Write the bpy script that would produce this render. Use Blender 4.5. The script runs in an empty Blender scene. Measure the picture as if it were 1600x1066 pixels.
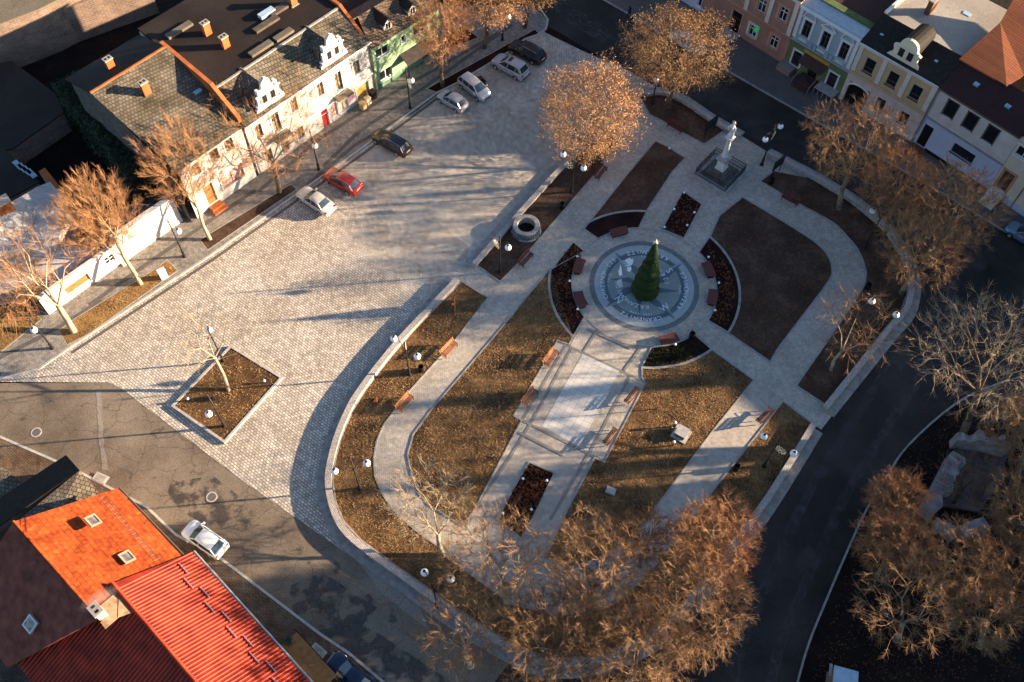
import bpy, math, random
from mathutils import Vector, Matrix, noise, geometry
S = bpy.context.scene
COL = S.collection
R = math.radians
# ---------------------------------------------------------------- camera
CAM_H, FPX, PITCH, ROLL = 75.0, 1480.0, R(58.5), R(1.35)
fw = Vector((0, math.cos(PITCH), -math.sin(PITCH)))
rt0 = Vector((1, 0, 0)); up0 = rt0.cross(fw)
rt = rt0*math.cos(ROLL) + up0*math.sin(ROLL)
up = -rt0*math.sin(ROLL) + up0*math.cos(ROLL)
cam = bpy.data.objects.new('camera', bpy.data.cameras.new('camera'))
COL.objects.link(cam)
cam.data.lens = FPX/1600*36; cam.data.sensor_width = 36
cam.data.clip_start = 1; cam.data.clip_end = 1500
cam.matrix_world = Matrix(((rt.x, up.x, -fw.x, 0), (rt.y, up.y, -fw.y, 0), (rt.z, up.z, -fw.z, CAM_H), (0, 0, 0, 1)))
S.camera = cam
# ---------------------------------------------------------------- light
SUN_EL, SUN_AZ = R(12.5), math.atan2(.125, .992)     # azimuth from +x towards +y
sd = Vector((math.cos(SUN_EL)*math.cos(SUN_AZ), math.cos(SUN_EL)*math.sin(SUN_AZ), math.sin(SUN_EL)))
sun = bpy.data.objects.new('sun', bpy.data.lights.new('sun', 'SUN'))
COL.objects.link(sun)
sun.data.energy = 5.0; sun.data.angle = R(.6); sun.data.color = (1, .77, .52)
sun.rotation_euler = sd.to_track_quat('Z', 'Y').to_euler()
W = bpy.data.worlds.new('World'); S.world = W; W.use_nodes = True
nt = W.node_tree; bg = nt.nodes['Background']
sky = nt.nodes.new('ShaderNodeTexSky'); sky.sky_type = 'NISHITA'; sky.sun_disc = False
sky.sun_elevation = SUN_EL; sky.sun_rotation = math.pi/2 - SUN_AZ
sky.ozone_density = 3.0
nt.links.new(sky.outputs[0], bg.inputs[0]); bg.inputs[1].default_value = 0.064
S.view_settings.view_transform = 'Standard'; S.view_settings.look = 'None'
S.view_settings.exposure = 2.32; S.view_settings.gamma = 1
S.cycles.max_bounces = 5; S.cycles.transparent_max_bounces = 6
# ---------------------------------------------------------------- pixel of the photo -> point of the place (height h)
def P(x, y, h=0.0):
    d = rt*(x-800) - up*(y-533) + fw*FPX
    t = (h-CAM_H)/d.z
    return Vector((d.x*t, d.y*t, h))
def Pxy(x, y, h=0.0):
    p = P(x, y, h); return (p.x, p.y)
# ---------------------------------------------------------------- materials
MATS = {}
def nodes(m):
    m.use_nodes = True; n = m.node_tree; return n, n.nodes['Principled BSDF']
def mat(name, c, rough=.8, var=.12, scale=1.5, bump=0.0, bscale=20, metal=0.0, spec=None, emit=None, c2=None, detail=4):
    """plain surface with two-scale colour variation and optional bump"""
    if name in MATS: return MATS[name]
    m = bpy.data.materials.new(name); MATS[name] = m
    n, b = nodes(m); L = n.links.new; N = n.nodes.new
    tc = N('ShaderNodeTexCoord')
    t = N('ShaderNodeTexNoise'); t.inputs['Scale'].default_value = scale; t.inputs['Detail'].default_value = detail
    L(tc.outputs['Object'], t.inputs['Vector'])
    r = N('ShaderNodeValToRGB'); e = r.color_ramp.elements
    e[0].position = .3; e[1].position = .7
    lo = [v*(1-var) for v in c]; hi = [min(1, v*(1+var)) for v in (c2 or c)]
    if c2: lo = list(c)
    e[0].color = (*lo, 1); e[1].color = (*hi, 1)
    L(t.outputs[0], r.inputs[0]); L(r.outputs[0], b.inputs['Base Color'])
    b.inputs['Roughness'].default_value = rough; b.inputs['Metallic'].default_value = metal
    b.inputs['Specular IOR Level'].default_value = spec if spec is not None else (.5 if rough < .3 else .15)
    if bump:
        t2 = N('ShaderNodeTexNoise'); t2.inputs['Scale'].default_value = bscale; t2.inputs['Detail'].default_value = 3
        L(tc.outputs['Object'], t2.inputs['Vector'])
        bp = N('ShaderNodeBump'); bp.inputs['Strength'].default_value = bump; bp.inputs['Distance'].default_value = .05
        L(t2.outputs[0], bp.inputs['Height']); L(bp.outputs[0], b.inputs['Normal'])
    if emit:
        b.inputs['Emission Color'].default_value = (*emit, 1); b.inputs['Emission Strength'].default_value = 1
    return m
def brickmat(name, c1, c2, mortar, bw, bh, ms=.02, rot=0.0, rough=.8, big=.25, bscale=.25, bump=.6, off=.5, plane='xy', patch=None, speck=0.0, bump_d=.03):
    """rows of stones / tiles in metres, with large patches of tone"""
    if name in MATS: return MATS[name]
    m = bpy.data.materials.new(name); MATS[name] = m
    n, b = nodes(m); L = n.links.new; N = n.nodes.new
    tc = N('ShaderNodeTexCoord'); mp = N('ShaderNodeMapping')
    L(tc.outputs['Object'], mp.inputs[0])
    if plane == 'xz': mp.inputs['Rotation'].default_value = (R(-90), 0, 0)
    elif plane == 'yz': mp.inputs['Rotation'].default_value = (R(-90), 0, R(-90)) if False else (0, R(90), R(90))
    else: mp.inputs['Rotation'].default_value = (0, 0, rot)
    wn = N('ShaderNodeTexNoise'); wn.inputs['Scale'].default_value = 1.3
    L(tc.outputs['Object'], wn.inputs['Vector'])
    wm = N('ShaderNodeMixRGB'); wm.blend_type = 'ADD'; wm.inputs[0].default_value = .05 if plane == 'xy' and rot else .02
    L(mp.outputs[0], wm.inputs[1]); L(wn.outputs[1], wm.inputs[2])
    br = N('ShaderNodeTexBrick'); L(wm.outputs[0], br.inputs['Vector'])
    br.offset = off
    br.inputs['Color1'].default_value = (*c1, 1); br.inputs['Color2'].default_value = (*c2, 1); br.inputs['Mortar'].default_value = (*mortar, 1)
    br.inputs['Scale'].default_value = 1; br.inputs['Mortar Size'].default_value = ms; br.inputs['Mortar Smooth'].default_value = .3
    br.inputs['Brick Width'].default_value = bw; br.inputs['Row Height'].default_value = bh; br.inputs['Bias'].default_value = 0
    nz = N('ShaderNodeTexNoise'); nz.inputs['Scale'].default_value = bscale; nz.inputs['Detail'].default_value = 5; nz.inputs['Roughness'].default_value = .65
    L(tc.outputs['Object'], nz.inputs['Vector'])
    rp = N('ShaderNodeValToRGB'); rp.color_ramp.elements[0].position = .35; rp.color_ramp.elements[1].position = .65
    lo = patch or (1-big,)*3
    rp.color_ramp.elements[0].color = (*lo, 1); rp.color_ramp.elements[1].color = (1, 1, 1, 1)
    L(nz.outputs[0], rp.inputs[0])
    mx = N('ShaderNodeMixRGB'); mx.blend_type = 'MULTIPLY'; mx.inputs[0].default_value = 1
    L(br.outputs[0], mx.inputs[1]); L(rp.outputs[0], mx.inputs[2])
    out = mx.outputs[0]
    if speck:
        vo = N('ShaderNodeTexVoronoi'); vo.inputs['Scale'].default_value = 3.4
        L(tc.outputs['Object'], vo.inputs['Vector'])
        sp = N('ShaderNodeSeparateColor'); L(vo.outputs['Color'], sp.inputs[0])
        r2 = N('ShaderNodeValToRGB'); r2.color_ramp.elements[0].position = .1; r2.color_ramp.elements[1].position = .95
        r2.color_ramp.elements[0].color = (1-speck,)*3+(1,); r2.color_ramp.elements[1].color = (1+speck*.6,)*3+(1,)
        L(sp.outputs[0], r2.inputs[0])
        m2 = N('ShaderNodeMixRGB'); m2.blend_type = 'MULTIPLY'; m2.inputs[0].default_value = 1
        L(out, m2.inputs[1]); L(r2.outputs[0], m2.inputs[2]); out = m2.outputs[0]
    L(out, b.inputs['Base Color']); b.inputs['Roughness'].default_value = rough; b.inputs['Specular IOR Level'].default_value = .12
    if bump:
        bp = N('ShaderNodeBump'); bp.invert = True; bp.inputs['Strength'].default_value = bump; bp.inputs['Distance'].default_value = bump_d
        L(br.outputs['Fac'], bp.inputs['Height'])
        n3 = N('ShaderNodeTexNoise'); n3.inputs['Scale'].default_value = 9
        L(tc.outputs['Object'], n3.inputs['Vector'])
        b2 = N('ShaderNodeBump'); b2.inputs['Strength'].default_value = bump*.35; b2.inputs['Distance'].default_value = .03
        L(n3.outputs[0], b2.inputs['Height']); L(bp.outputs[0], b2.inputs['Normal']); L(b2.outputs[0], b.inputs['Normal'])
    return m
def ribmat(name, c, period=.25, axis='X', depth=.06, var=.2, rough=.5):
    if name in MATS: return MATS[name]
    m = mat(name, c, rough, var, .8)
    n, b = nodes(m); L = n.links.new; N = n.nodes.new
    tc = N('ShaderNodeTexCoord'); w = N('ShaderNodeTexWave'); w.bands_direction = axis
    w.inputs['Scale'].default_value = 2*math.pi/period/20; L(tc.outputs['Object'], w.inputs['Vector'])
    bp = N('ShaderNodeBump'); bp.inputs['Strength'].default_value = 1; bp.inputs['Distance'].default_value = depth
    L(w.outputs[1], bp.inputs['Height']); L(bp.outputs[0], b.inputs['Normal'])
    return m
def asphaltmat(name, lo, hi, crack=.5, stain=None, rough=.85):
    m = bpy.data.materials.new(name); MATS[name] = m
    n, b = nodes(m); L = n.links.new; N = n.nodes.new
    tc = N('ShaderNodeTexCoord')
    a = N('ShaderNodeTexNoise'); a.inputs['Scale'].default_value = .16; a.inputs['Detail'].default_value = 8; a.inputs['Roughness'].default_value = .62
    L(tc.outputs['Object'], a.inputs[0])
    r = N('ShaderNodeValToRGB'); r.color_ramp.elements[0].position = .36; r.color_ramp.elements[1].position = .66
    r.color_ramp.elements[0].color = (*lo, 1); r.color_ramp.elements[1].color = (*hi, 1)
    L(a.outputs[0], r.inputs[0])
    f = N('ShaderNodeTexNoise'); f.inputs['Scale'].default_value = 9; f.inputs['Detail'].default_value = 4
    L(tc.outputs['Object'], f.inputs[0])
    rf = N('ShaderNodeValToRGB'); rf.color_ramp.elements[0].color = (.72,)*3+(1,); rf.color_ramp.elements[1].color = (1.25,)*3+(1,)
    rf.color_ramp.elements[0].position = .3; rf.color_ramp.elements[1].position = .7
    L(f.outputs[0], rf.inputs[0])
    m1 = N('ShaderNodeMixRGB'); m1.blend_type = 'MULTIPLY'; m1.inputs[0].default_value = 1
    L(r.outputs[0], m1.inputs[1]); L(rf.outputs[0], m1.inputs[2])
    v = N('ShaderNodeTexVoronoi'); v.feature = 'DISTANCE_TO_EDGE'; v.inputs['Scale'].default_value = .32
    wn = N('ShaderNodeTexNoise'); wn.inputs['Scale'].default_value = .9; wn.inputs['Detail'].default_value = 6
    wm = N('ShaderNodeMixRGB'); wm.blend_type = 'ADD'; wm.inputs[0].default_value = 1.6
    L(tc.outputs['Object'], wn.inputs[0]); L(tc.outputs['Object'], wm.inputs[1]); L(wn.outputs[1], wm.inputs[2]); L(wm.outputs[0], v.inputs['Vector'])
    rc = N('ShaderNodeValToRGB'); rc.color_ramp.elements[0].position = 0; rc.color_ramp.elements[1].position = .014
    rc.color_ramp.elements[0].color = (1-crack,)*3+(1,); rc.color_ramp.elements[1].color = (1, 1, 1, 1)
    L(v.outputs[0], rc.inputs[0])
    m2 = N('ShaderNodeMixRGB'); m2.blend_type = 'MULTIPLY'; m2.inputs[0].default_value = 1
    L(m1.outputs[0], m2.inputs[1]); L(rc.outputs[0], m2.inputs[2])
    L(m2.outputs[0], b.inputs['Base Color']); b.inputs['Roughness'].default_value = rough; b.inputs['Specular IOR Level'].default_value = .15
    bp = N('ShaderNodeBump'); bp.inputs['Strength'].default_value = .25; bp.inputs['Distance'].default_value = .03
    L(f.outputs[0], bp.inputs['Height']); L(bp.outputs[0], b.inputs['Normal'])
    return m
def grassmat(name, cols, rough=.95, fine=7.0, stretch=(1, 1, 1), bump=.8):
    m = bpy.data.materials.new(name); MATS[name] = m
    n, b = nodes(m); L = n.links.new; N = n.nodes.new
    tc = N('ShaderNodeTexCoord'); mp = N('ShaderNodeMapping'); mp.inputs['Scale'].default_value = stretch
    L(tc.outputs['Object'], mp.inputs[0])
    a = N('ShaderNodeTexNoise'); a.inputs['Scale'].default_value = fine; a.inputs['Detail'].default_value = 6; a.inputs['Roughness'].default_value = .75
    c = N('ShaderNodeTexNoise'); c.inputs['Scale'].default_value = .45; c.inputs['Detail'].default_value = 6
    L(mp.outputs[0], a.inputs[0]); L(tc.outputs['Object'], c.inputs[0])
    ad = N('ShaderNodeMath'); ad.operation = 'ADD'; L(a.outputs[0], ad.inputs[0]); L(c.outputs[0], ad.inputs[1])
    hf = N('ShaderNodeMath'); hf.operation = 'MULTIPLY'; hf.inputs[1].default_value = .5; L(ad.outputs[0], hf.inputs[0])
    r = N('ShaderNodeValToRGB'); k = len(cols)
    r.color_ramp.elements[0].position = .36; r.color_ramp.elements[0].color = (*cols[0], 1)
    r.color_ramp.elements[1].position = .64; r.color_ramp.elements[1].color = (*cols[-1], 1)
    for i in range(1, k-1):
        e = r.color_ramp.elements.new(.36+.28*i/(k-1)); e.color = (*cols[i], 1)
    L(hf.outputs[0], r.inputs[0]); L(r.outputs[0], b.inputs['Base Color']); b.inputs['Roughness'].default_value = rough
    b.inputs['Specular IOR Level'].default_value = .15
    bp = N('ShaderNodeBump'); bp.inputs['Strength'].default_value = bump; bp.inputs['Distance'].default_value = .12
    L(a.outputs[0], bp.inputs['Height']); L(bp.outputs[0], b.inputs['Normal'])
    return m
M = MATS
TERR = 27.6
brickmat('cobbles', (.66, .585, .49), (.42, .37, .31), (.19, .16, .13), .34, .23, .032, rot=R(38), big=.3, bscale=.16, bump=.35, patch=(.80, .77, .73), speck=.2)
brickmat('park_paving', (.51, .45, .375), (.40, .352, .295), (.22, .205, .185), .22, .14, .014, rot=R(35), big=.15, bump=.25, speck=.14, patch=(.84, .81, .78))
brickmat('white_slabs', (.56, .53, .48), (.49, .46, .42), (.33, .30, .26), .62, .62, .022, rot=R(TERR), big=.08, bump=.3, off=0)
brickmat('sidewalk_slabs', (.30, .265, .23), (.23, .205, .18), (.13, .12, .11), .25, .25, .014, rot=R(-45), big=.25, bump=.3, speck=.25)
brickmat('dark_paver_strip', (.15, .135, .125), (.11, .10, .095), (.06, .055, .05), .2, .1, .012, rot=R(-45), big=.2, bump=.3)
brickmat('brown_pavers', (.20, .145, .10), (.13, .095, .07), (.06, .045, .035), .42, .16, .022, rot=R(40), big=.45, bscale=.5, bump=.8, patch=(.5, .42, .36))
brickmat('red_brick', (.42, .19, .095), (.30, .13, .07), (.36, .30, .24), .25, .085, .012, plane='xz', big=.3, bscale=.8)
brickmat('old_brick', (.27, .17, .12), (.18, .115, .09), (.26, .23, .20), .6, .25, .035, plane='xz', big=.35, bscale=.5)
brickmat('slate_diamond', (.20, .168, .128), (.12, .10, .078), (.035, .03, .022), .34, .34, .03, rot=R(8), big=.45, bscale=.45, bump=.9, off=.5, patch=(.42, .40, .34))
brickmat('brown_shingle', (.21, .15, .10), (.14, .10, .07), (.04, .03, .02), .34, .25, .025, rot=R(10), big=.35, bscale=.6, bump=.8)
brickmat('orange_tile', (.40, .075, .015), (.30, .050, .011), (.17, .03, .010), .42, .34, .02, rot=R(.5), big=.45, bscale=.45, bump=.6, off=.5, speck=.3)
brickmat('maroon_tile', (.055, .022, .020), (.045, .019, .018), (.02, .01, .01), .3, .3, .02, rot=R(.5), big=.2, bump=.6)
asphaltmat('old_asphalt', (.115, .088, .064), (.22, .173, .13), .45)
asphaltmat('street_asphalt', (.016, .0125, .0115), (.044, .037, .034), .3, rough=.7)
asphaltmat('wet_asphalt', (.028, .022, .019), (.055, .045, .038), .3, rough=.42)
asphaltmat('pale_asphalt', (.19, .16, .13), (.26, .22, .18), .4)
asphaltmat('tar_roof', (.016, .011, .009), (.032, .023, .018), .0, rough=.75)
asphaltmat('grey_roof', (.20, .175, .15), (.28, .25, .215), .15)
asphaltmat('white_roof', (.34, .33, .32), (.50, .48, .46), .2)
asphaltmat('board_roof', (.11, .09, .065), (.18, .15, .11), .2)
grassmat('dry_lawn', [(.028, .017, .010), (.080, .045, .021), (.15, .082, .034), (.26, .148, .062)], fine=2.6, stretch=(1.6, 1, 1))
grassmat('bare_soil', [(.038, .020, .013), (.062, .035, .023), (.115, .070, .046)], fine=3)
grassmat('mulch', [(.006, .002, .002), (.018, .005, .004), (.045, .014, .009)], fine=9)
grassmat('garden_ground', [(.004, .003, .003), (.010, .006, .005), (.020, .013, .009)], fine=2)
grassmat('ochre_grass', [(.10, .055, .02), (.21, .12, .045), (.32, .2, .08)], fine=5)
grassmat('planter_turf', [(.035, .018, .010), (.10, .052, .022), (.20, .11, .04)], fine=6)
mat('kerb_stone', (.38, .355, .32), .85, .2, 3, bump=.3)
brickmat('wall_cap', (.56, .50, .44), (.38, .34, .30), (.20, .18, .16), .18, .13, .018, rot=R(50), big=.2, bump=.5)
mat('wall_stone', (.33, .30, .28), .9, .3, 3, bump=.5, bscale=8)
mat('kerb_pale', (.27, .25, .225), .85, .25, 2)
mat('white_plaster', (.52, .48, .425), .9, .14, .7, bump=.15, bscale=6, detail=8)
mat('wall_white', (.56, .52, .47), .9, .14, .5, bump=.12, bscale=8, detail=8)
mat('green_plaster', (.24, .36, .21), .9, .08, .6, bump=.1)
mat('green_tile', (.12, .22, .14), .7, .15, 1.5)
mat('pink_plaster', (.32, .17, .125), .9, .14, .7, bump=.15)
mat('salmon_trim', (.42, .25, .16), .9, .12, 1)
mat('cream_plaster', (.58, .50, .37), .9, .08, .7, bump=.1)
mat('beige_plaster', (.46, .33, .19), .9, .10, .7, bump=.1)
mat('rose_plaster', (.52, .42, .37), .9, .15, .9, bump=.1)
mat('blue_plaster', (.27, .34, .37), .9, .1, .8, bump=.1)
mat('paleblue_plaster', (.42, .47, .58), .9, .06, .8)
mat('moss_plaster', (.12, .15, .065), .9, .15, .9)
mat('trim_white', (.60, .59, .56), .7, .06, 2)
mat('trim_cream', (.58, .52, .42), .8, .08, 2)
mat('window_white', (.72, .72, .70), .4, .03, 2)
mat('window_brown', (.09, .06, .045), .5, .1, 2)
mat('glass', (.012, .014, .018), .06, .3, 1, spec=.8)
mat('curtain_glass', (.07, .05, .035), .25, .5, 3, c2=(.26, .20, .13))
mat('tin_grey', (.34, .35, .36), .45, .15, 1, metal=.4)
mat('zinc', (.42, .43, .44), .4, .12, 2, metal=.5)
mat('dark_metal', (.018, .019, .021), .45, .2, 4, metal=.4)
mat('lamp_iron', (.030, .028, .027), .5, .2, 4, metal=.3)
mat('globe', (.86, .86, .84), .3, .02, 3)
mat('tinsel', (.62, .52, .36), .5, .2, 8)
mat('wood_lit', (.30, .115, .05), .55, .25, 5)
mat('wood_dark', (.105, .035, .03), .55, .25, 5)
mat('terracotta', (.34, .105, .035), .85, .25, 1.2, bump=.3)
mat('chimney_cap', (.30, .26, .22), .9, .2, 4)
mat('near_black', (.008, .008, .008), .9, .1, 4)  # near-black for flues, well bottom and door openings
mat('red_tin', (.24, .026, .012), .55, .3, .9, c2=(.40, .045, .02), detail=9)
mat('red_tin_shaded_pan', (.085, .008, .005), .6, .35, .9, c2=(.16, .014, .007), detail=9)  # pans between the ribs, shade put into a darker red
mat('orange_tile_shaded', (.17, .050, .032), .85, .35, 1.4, bump=.5, bscale=5)  # rear slope of the orange roof, its shade mixed into the colour
brickmat('rust_tin', (.27, .085, .035), (.22, .065, .028), (.10, .03, .015), 8, .3, .03, rot=R(.5), big=.25, bump=.5)
mat('door_red', (.45, .012, .015), .4, .1, 3)
mat('door_brown', (.12, .055, .025), .6, .2, 3)
mat('door_ochre', (.28, .13, .045), .6, .2, 3)
mat('stone_light', (.55, .53, .50), .8, .12, 2, bump=.3)
mat('stone_dark', (.105, .095, .082), .9, .35, 2, bump=.5, bscale=6)
mat('compass_pale', (.30, .33, .33), .6, .08, 2)
mat('compass_mid', (.20, .235, .225), .6, .08, 2)
mat('compass_dark', (.085, .115, .135), .6, .12, 2)
mat('compass_band', (.13, .145, .145), .8, .25, 6, bump=.3)
mat('letter_white', (.66, .70, .72), .5, .05, 4)
mat('rubber', (.012, .012, .013), .8, .1, 4)
mat('bin_dark', (.010, .008, .008), .6, .2, 4)
# ---------------------------------------------------------------- mesh collector
class MB:
    def __init__(s): s.v = []; s.f = []; s.mi = []; s.cur = 0; s.sm = False
    def face(s, pts):
        i = len(s.v); s.v += [tuple(p) for p in pts]; s.f.append(tuple(range(i, i+len(pts)))); s.mi.append(s.cur)
    def quadstrip(s, a, b, closed=False):
        n = len(a); i = len(s.v); s.v += [tuple(p) for p in a]+[tuple(p) for p in b]
        for k in range(n if closed else n-1):
            j = (k+1) % n; s.f.append((i+k, i+j, i+n+j, i+n+k)); s.mi.append(s.cur)
    def box(s, x0, x1, y0, y1, z0, z1):
        if x0 > x1: x0, x1 = x1, x0
        if y0 > y1: y0, y1 = y1, y0
        i = len(s.v)
        s.v += [(x0, y0, z0), (x1, y0, z0), (x1, y1, z0), (x0, y1, z0), (x0, y0, z1), (x1, y0, z1), (x1, y1, z1), (x0, y1, z1)]
        for f in ((3, 2, 1, 0), (4, 5, 6, 7), (0, 1, 5, 4), (1, 2, 6, 5), (2, 3, 7, 6), (3, 0, 4, 7)):
            s.f.append(tuple(i+k for k in f)); s.mi.append(s.cur)
    def prism(s, poly, z0, z1):
        """poly: list of xy (ccw), closed solid"""
        a = sum(poly[k][0]*poly[(k+1) % len(poly)][1]-poly[(k+1) % len(poly)][0]*poly[k][1] for k in range(len(poly)))
        if a < 0: poly = poly[::-1]
        n = len(poly); i = len(s.v)
        s.v += [(p[0], p[1], z0) for p in poly]+[(p[0], p[1], z1) for p in poly]
        s.f.append(tuple(range(i+n-1, i-1, -1))); s.f.append(tuple(range(i+n, i+2*n))); s.mi += [s.cur]*2
        for k in range(n):
            j = (k+1) % n; s.f.append((i+k, i+j, i+n+j, i+n+k)); s.mi.append(s.cur)
    def tube(s, a, b, r0, r1, n=6, caps=True):
        a = Vector(a); b = Vector(b); d = b-a
        if d.length < 1e-6: return
        q = d.to_track_quat('Z', 'Y'); A = []; B = []
        for k in range(n):
            t = 2*math.pi*k/n; o = q @ Vector((math.cos(t), math.sin(t), 0))
            A.append(a+o*r0); B.append(b+o*r1)
        s.quadstrip(A, B, True)
        if caps:
            i = len(s.v)-2*n
            s.f.append(tuple(range(i+n-1, i-1, -1))); s.f.append(tuple(range(i+n, i+2*n))); s.mi += [s.cur]*2
    def path(s, pts, rs, n=6):
        for k in range(len(pts)-1): s.tube(pts[k], pts[k+1], rs[k], rs[k+1], n)
    def lathe(s, prof, n=12, c=(0, 0, 0), caps=True):
        """prof list of (r,z)"""
        rings = []
        for r_, z_ in prof:
            rings.append(len(s.v))
            for k in range(n):
                t = 2*math.pi*k/n; s.v.append((c[0]+r_*math.cos(t), c[1]+r_*math.sin(t), c[2]+z_))
        for a, b in zip(rings, rings[1:]):
            for k in range(n):
                j = (k+1) % n; s.f.append((a+k, a+j, b+j, b+k)); s.mi.append(s.cur)
        if caps:
            s.f.append(tuple(rings[0]+k for k in range(n-1, -1, -1))); s.f.append(tuple(rings[-1]+k for k in range(n))); s.mi += [s.cur]*2
    def sphere(s, c, r, n=12, m=8, sz=1):
        s.lathe([(max(.001, r*math.sin(math.pi*k/m)), -r*sz*math.cos(math.pi*k/m)) for k in range(m+1)], n, c, caps=False)
    def build(s, name, mats, parent=None, smooth=False, loc=None):
        me = bpy.data.meshes.new(name); me.from_pydata(s.v, [], s.f)
        if not isinstance(mats, (list, tuple)): mats = [mats]
        for m in mats: me.materials.append(MATS[m] if isinstance(m, str) else m)
        if len(mats) > 1: me.polygons.foreach_set('material_index', s.mi)
        if smooth: me.polygons.foreach_set('use_smooth', [True]*len(me.polygons))
        me.update()
        o = bpy.data.objects.new(name, me); COL.objects.link(o)
        if parent: o.parent = parent
        if loc is not None: o.location = loc
        return o
def empty(name, loc, rz=0, label=None, cat=None, group=None):
    o = bpy.data.objects.new(name, None); COL.objects.link(o); o.empty_display_size = .3
    o.location = loc; o.rotation_euler = (0, 0, rz)
    return tag(o, label, cat, group)
def tag(o, label=None, cat=None, group=None, kind=None):
    if label: o['label'] = label
    if cat: o['category'] = cat
    if group: o['group'] = group
    if kind: o['kind'] = kind
    return o
def dup(root, loc, rz=0, label=None, group=None, scale=None):
    def cp(o, par):
        c = o.copy(); COL.objects.link(c)
        if par: c.parent = par
        for ch in kids.get(o.name, []): cp(ch, c)
        return c
    kids = {}
    for o in bpy.data.objects:
        if o.parent: kids.setdefault(o.parent.name, []).append(o)
    r = cp(root, None); r.location = loc; r.rotation_euler = (0, 0, rz)
    if label: r['label'] = label
    if group: r['group'] = group
    if scale: r.scale = scale if isinstance(scale, tuple) else (scale,)*3
    return r
def sheet(name, pts, z, m, kind='structure', px=True):
    """flat sheet of ground; every sheet is 1.5 cm above the one below"""
    mb = MB(); q = [P(*p) if px else Vector((*p, 0)) for p in pts]
    tri = geometry.tessellate_polygon([[Vector((p.x, p.y, 0)) for p in q]])
    mb.v = [(p.x, p.y, z) for p in q]
    for t in tri:
        a, b, c = (q[i] for i in t)
        mb.f.append(tuple(t) if (b-a).cross(c-a).z > 0 else tuple(t)[::-1]); mb.mi.append(0)
    o = mb.build(name, m); tag(o, kind=kind); return o
    me = o.data
    if me.polygons[0].normal.z < 0: me.flip_normals()
    return o
def strip(name, line, w, z0, z1, m, closed=False, kind='structure', side=0, label=None, cat=None):
    """solid band along world xy polyline, width w"""
    n = len(line); L = []; Rr = []
    for i in range(n):
        p = Vector(line[i]); a = Vector(line[(i-1) % n]) if (closed or i > 0) else p; b = Vector(line[(i+1) % n]) if (closed or i < n-1) else p
        d1 = (p-a).normalized() if (p-a).length > 1e-6 else None; d2 = (b-p).normalized() if (b-p).length > 1e-6 else None
        d1 = d1 or d2; d2 = d2 or d1
        t = (d1+d2)
        if t.length < .2: t = d1
        t.normalize(); nn = Vector((-t.y, t.x)); c = max(.5, nn.dot(Vector((-d1.y, d1.x))))
        L.append(p+nn*(w/2+side)/c); Rr.append(p-nn*(w/2-side)/c)
    mb = MB()
    for k in range(n if closed else n-1):
        j = (k+1) % n
        q = [L[k], Rr[k], Rr[j], L[j]]
        lo = [(p.x, p.y, z0) for p in q]; hi = [(p.x, p.y, z1) for p in q]
        mb.face(hi); mb.face([lo[0], hi[0], hi[3], lo[3]]); mb.face([lo[1], lo[2], hi[2], hi[1]])
        if not closed and k == 0: mb.face([lo[0], lo[1], hi[1], hi[0]])
        if not closed and k == n-2: mb.face([lo[2], lo[3], hi[3], hi[2]])
    o = mb.build(name, m)
    if label: tag(o, label, cat)
    else: tag(o, kind=kind)
    return o
# ================================================================ the ground
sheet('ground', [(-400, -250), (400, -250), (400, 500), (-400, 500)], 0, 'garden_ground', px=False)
# old sunlit asphalt on the lower left, then the dark streets
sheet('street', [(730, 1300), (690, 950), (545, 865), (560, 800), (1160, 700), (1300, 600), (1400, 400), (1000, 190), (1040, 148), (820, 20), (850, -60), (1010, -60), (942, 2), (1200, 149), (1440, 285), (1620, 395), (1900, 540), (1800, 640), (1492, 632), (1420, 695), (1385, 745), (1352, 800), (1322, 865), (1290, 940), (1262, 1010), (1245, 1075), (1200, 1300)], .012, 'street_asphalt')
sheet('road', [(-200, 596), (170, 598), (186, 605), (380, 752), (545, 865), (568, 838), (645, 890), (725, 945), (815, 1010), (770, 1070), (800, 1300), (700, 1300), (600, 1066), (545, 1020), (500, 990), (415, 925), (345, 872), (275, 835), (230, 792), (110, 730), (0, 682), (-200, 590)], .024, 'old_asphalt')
def blob(name, pts, z, m, jag=.35, seed=1):
    rnd = random.Random(seed); q = [P(*p) for p in pts]; out = []
    for i in range(len(q)):
        a = q[i]; b = q[(i+1) % len(q)]; k = max(1, int((b-a).length/.35))
        for j in range(k):
            p = a.lerp(b, j/k); out.append((p.x+rnd.uniform(-jag, jag), p.y+rnd.uniform(-jag, jag)))
    mb = MB(); mb.face([(x, y, z) for x, y in out]); o = mb.build(name, m); tag(o, kind='structure')
    if o.data.polygons[0].normal.z < 0: o.data.flip_normals()
# patches of newer, paler and wetter asphalt
blob('road_patch', [(150, 612), (158, 612), (163, 700), (170, 735), (160, 735), (155, 690)], .034, 'pale_asphalt', .05, 5)
blob('road_patch', [(590, 870), (625, 905), (652, 935), (670, 985), (600, 930), (560, 880)], .034, 'pale_asphalt', .02, 6)
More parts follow.
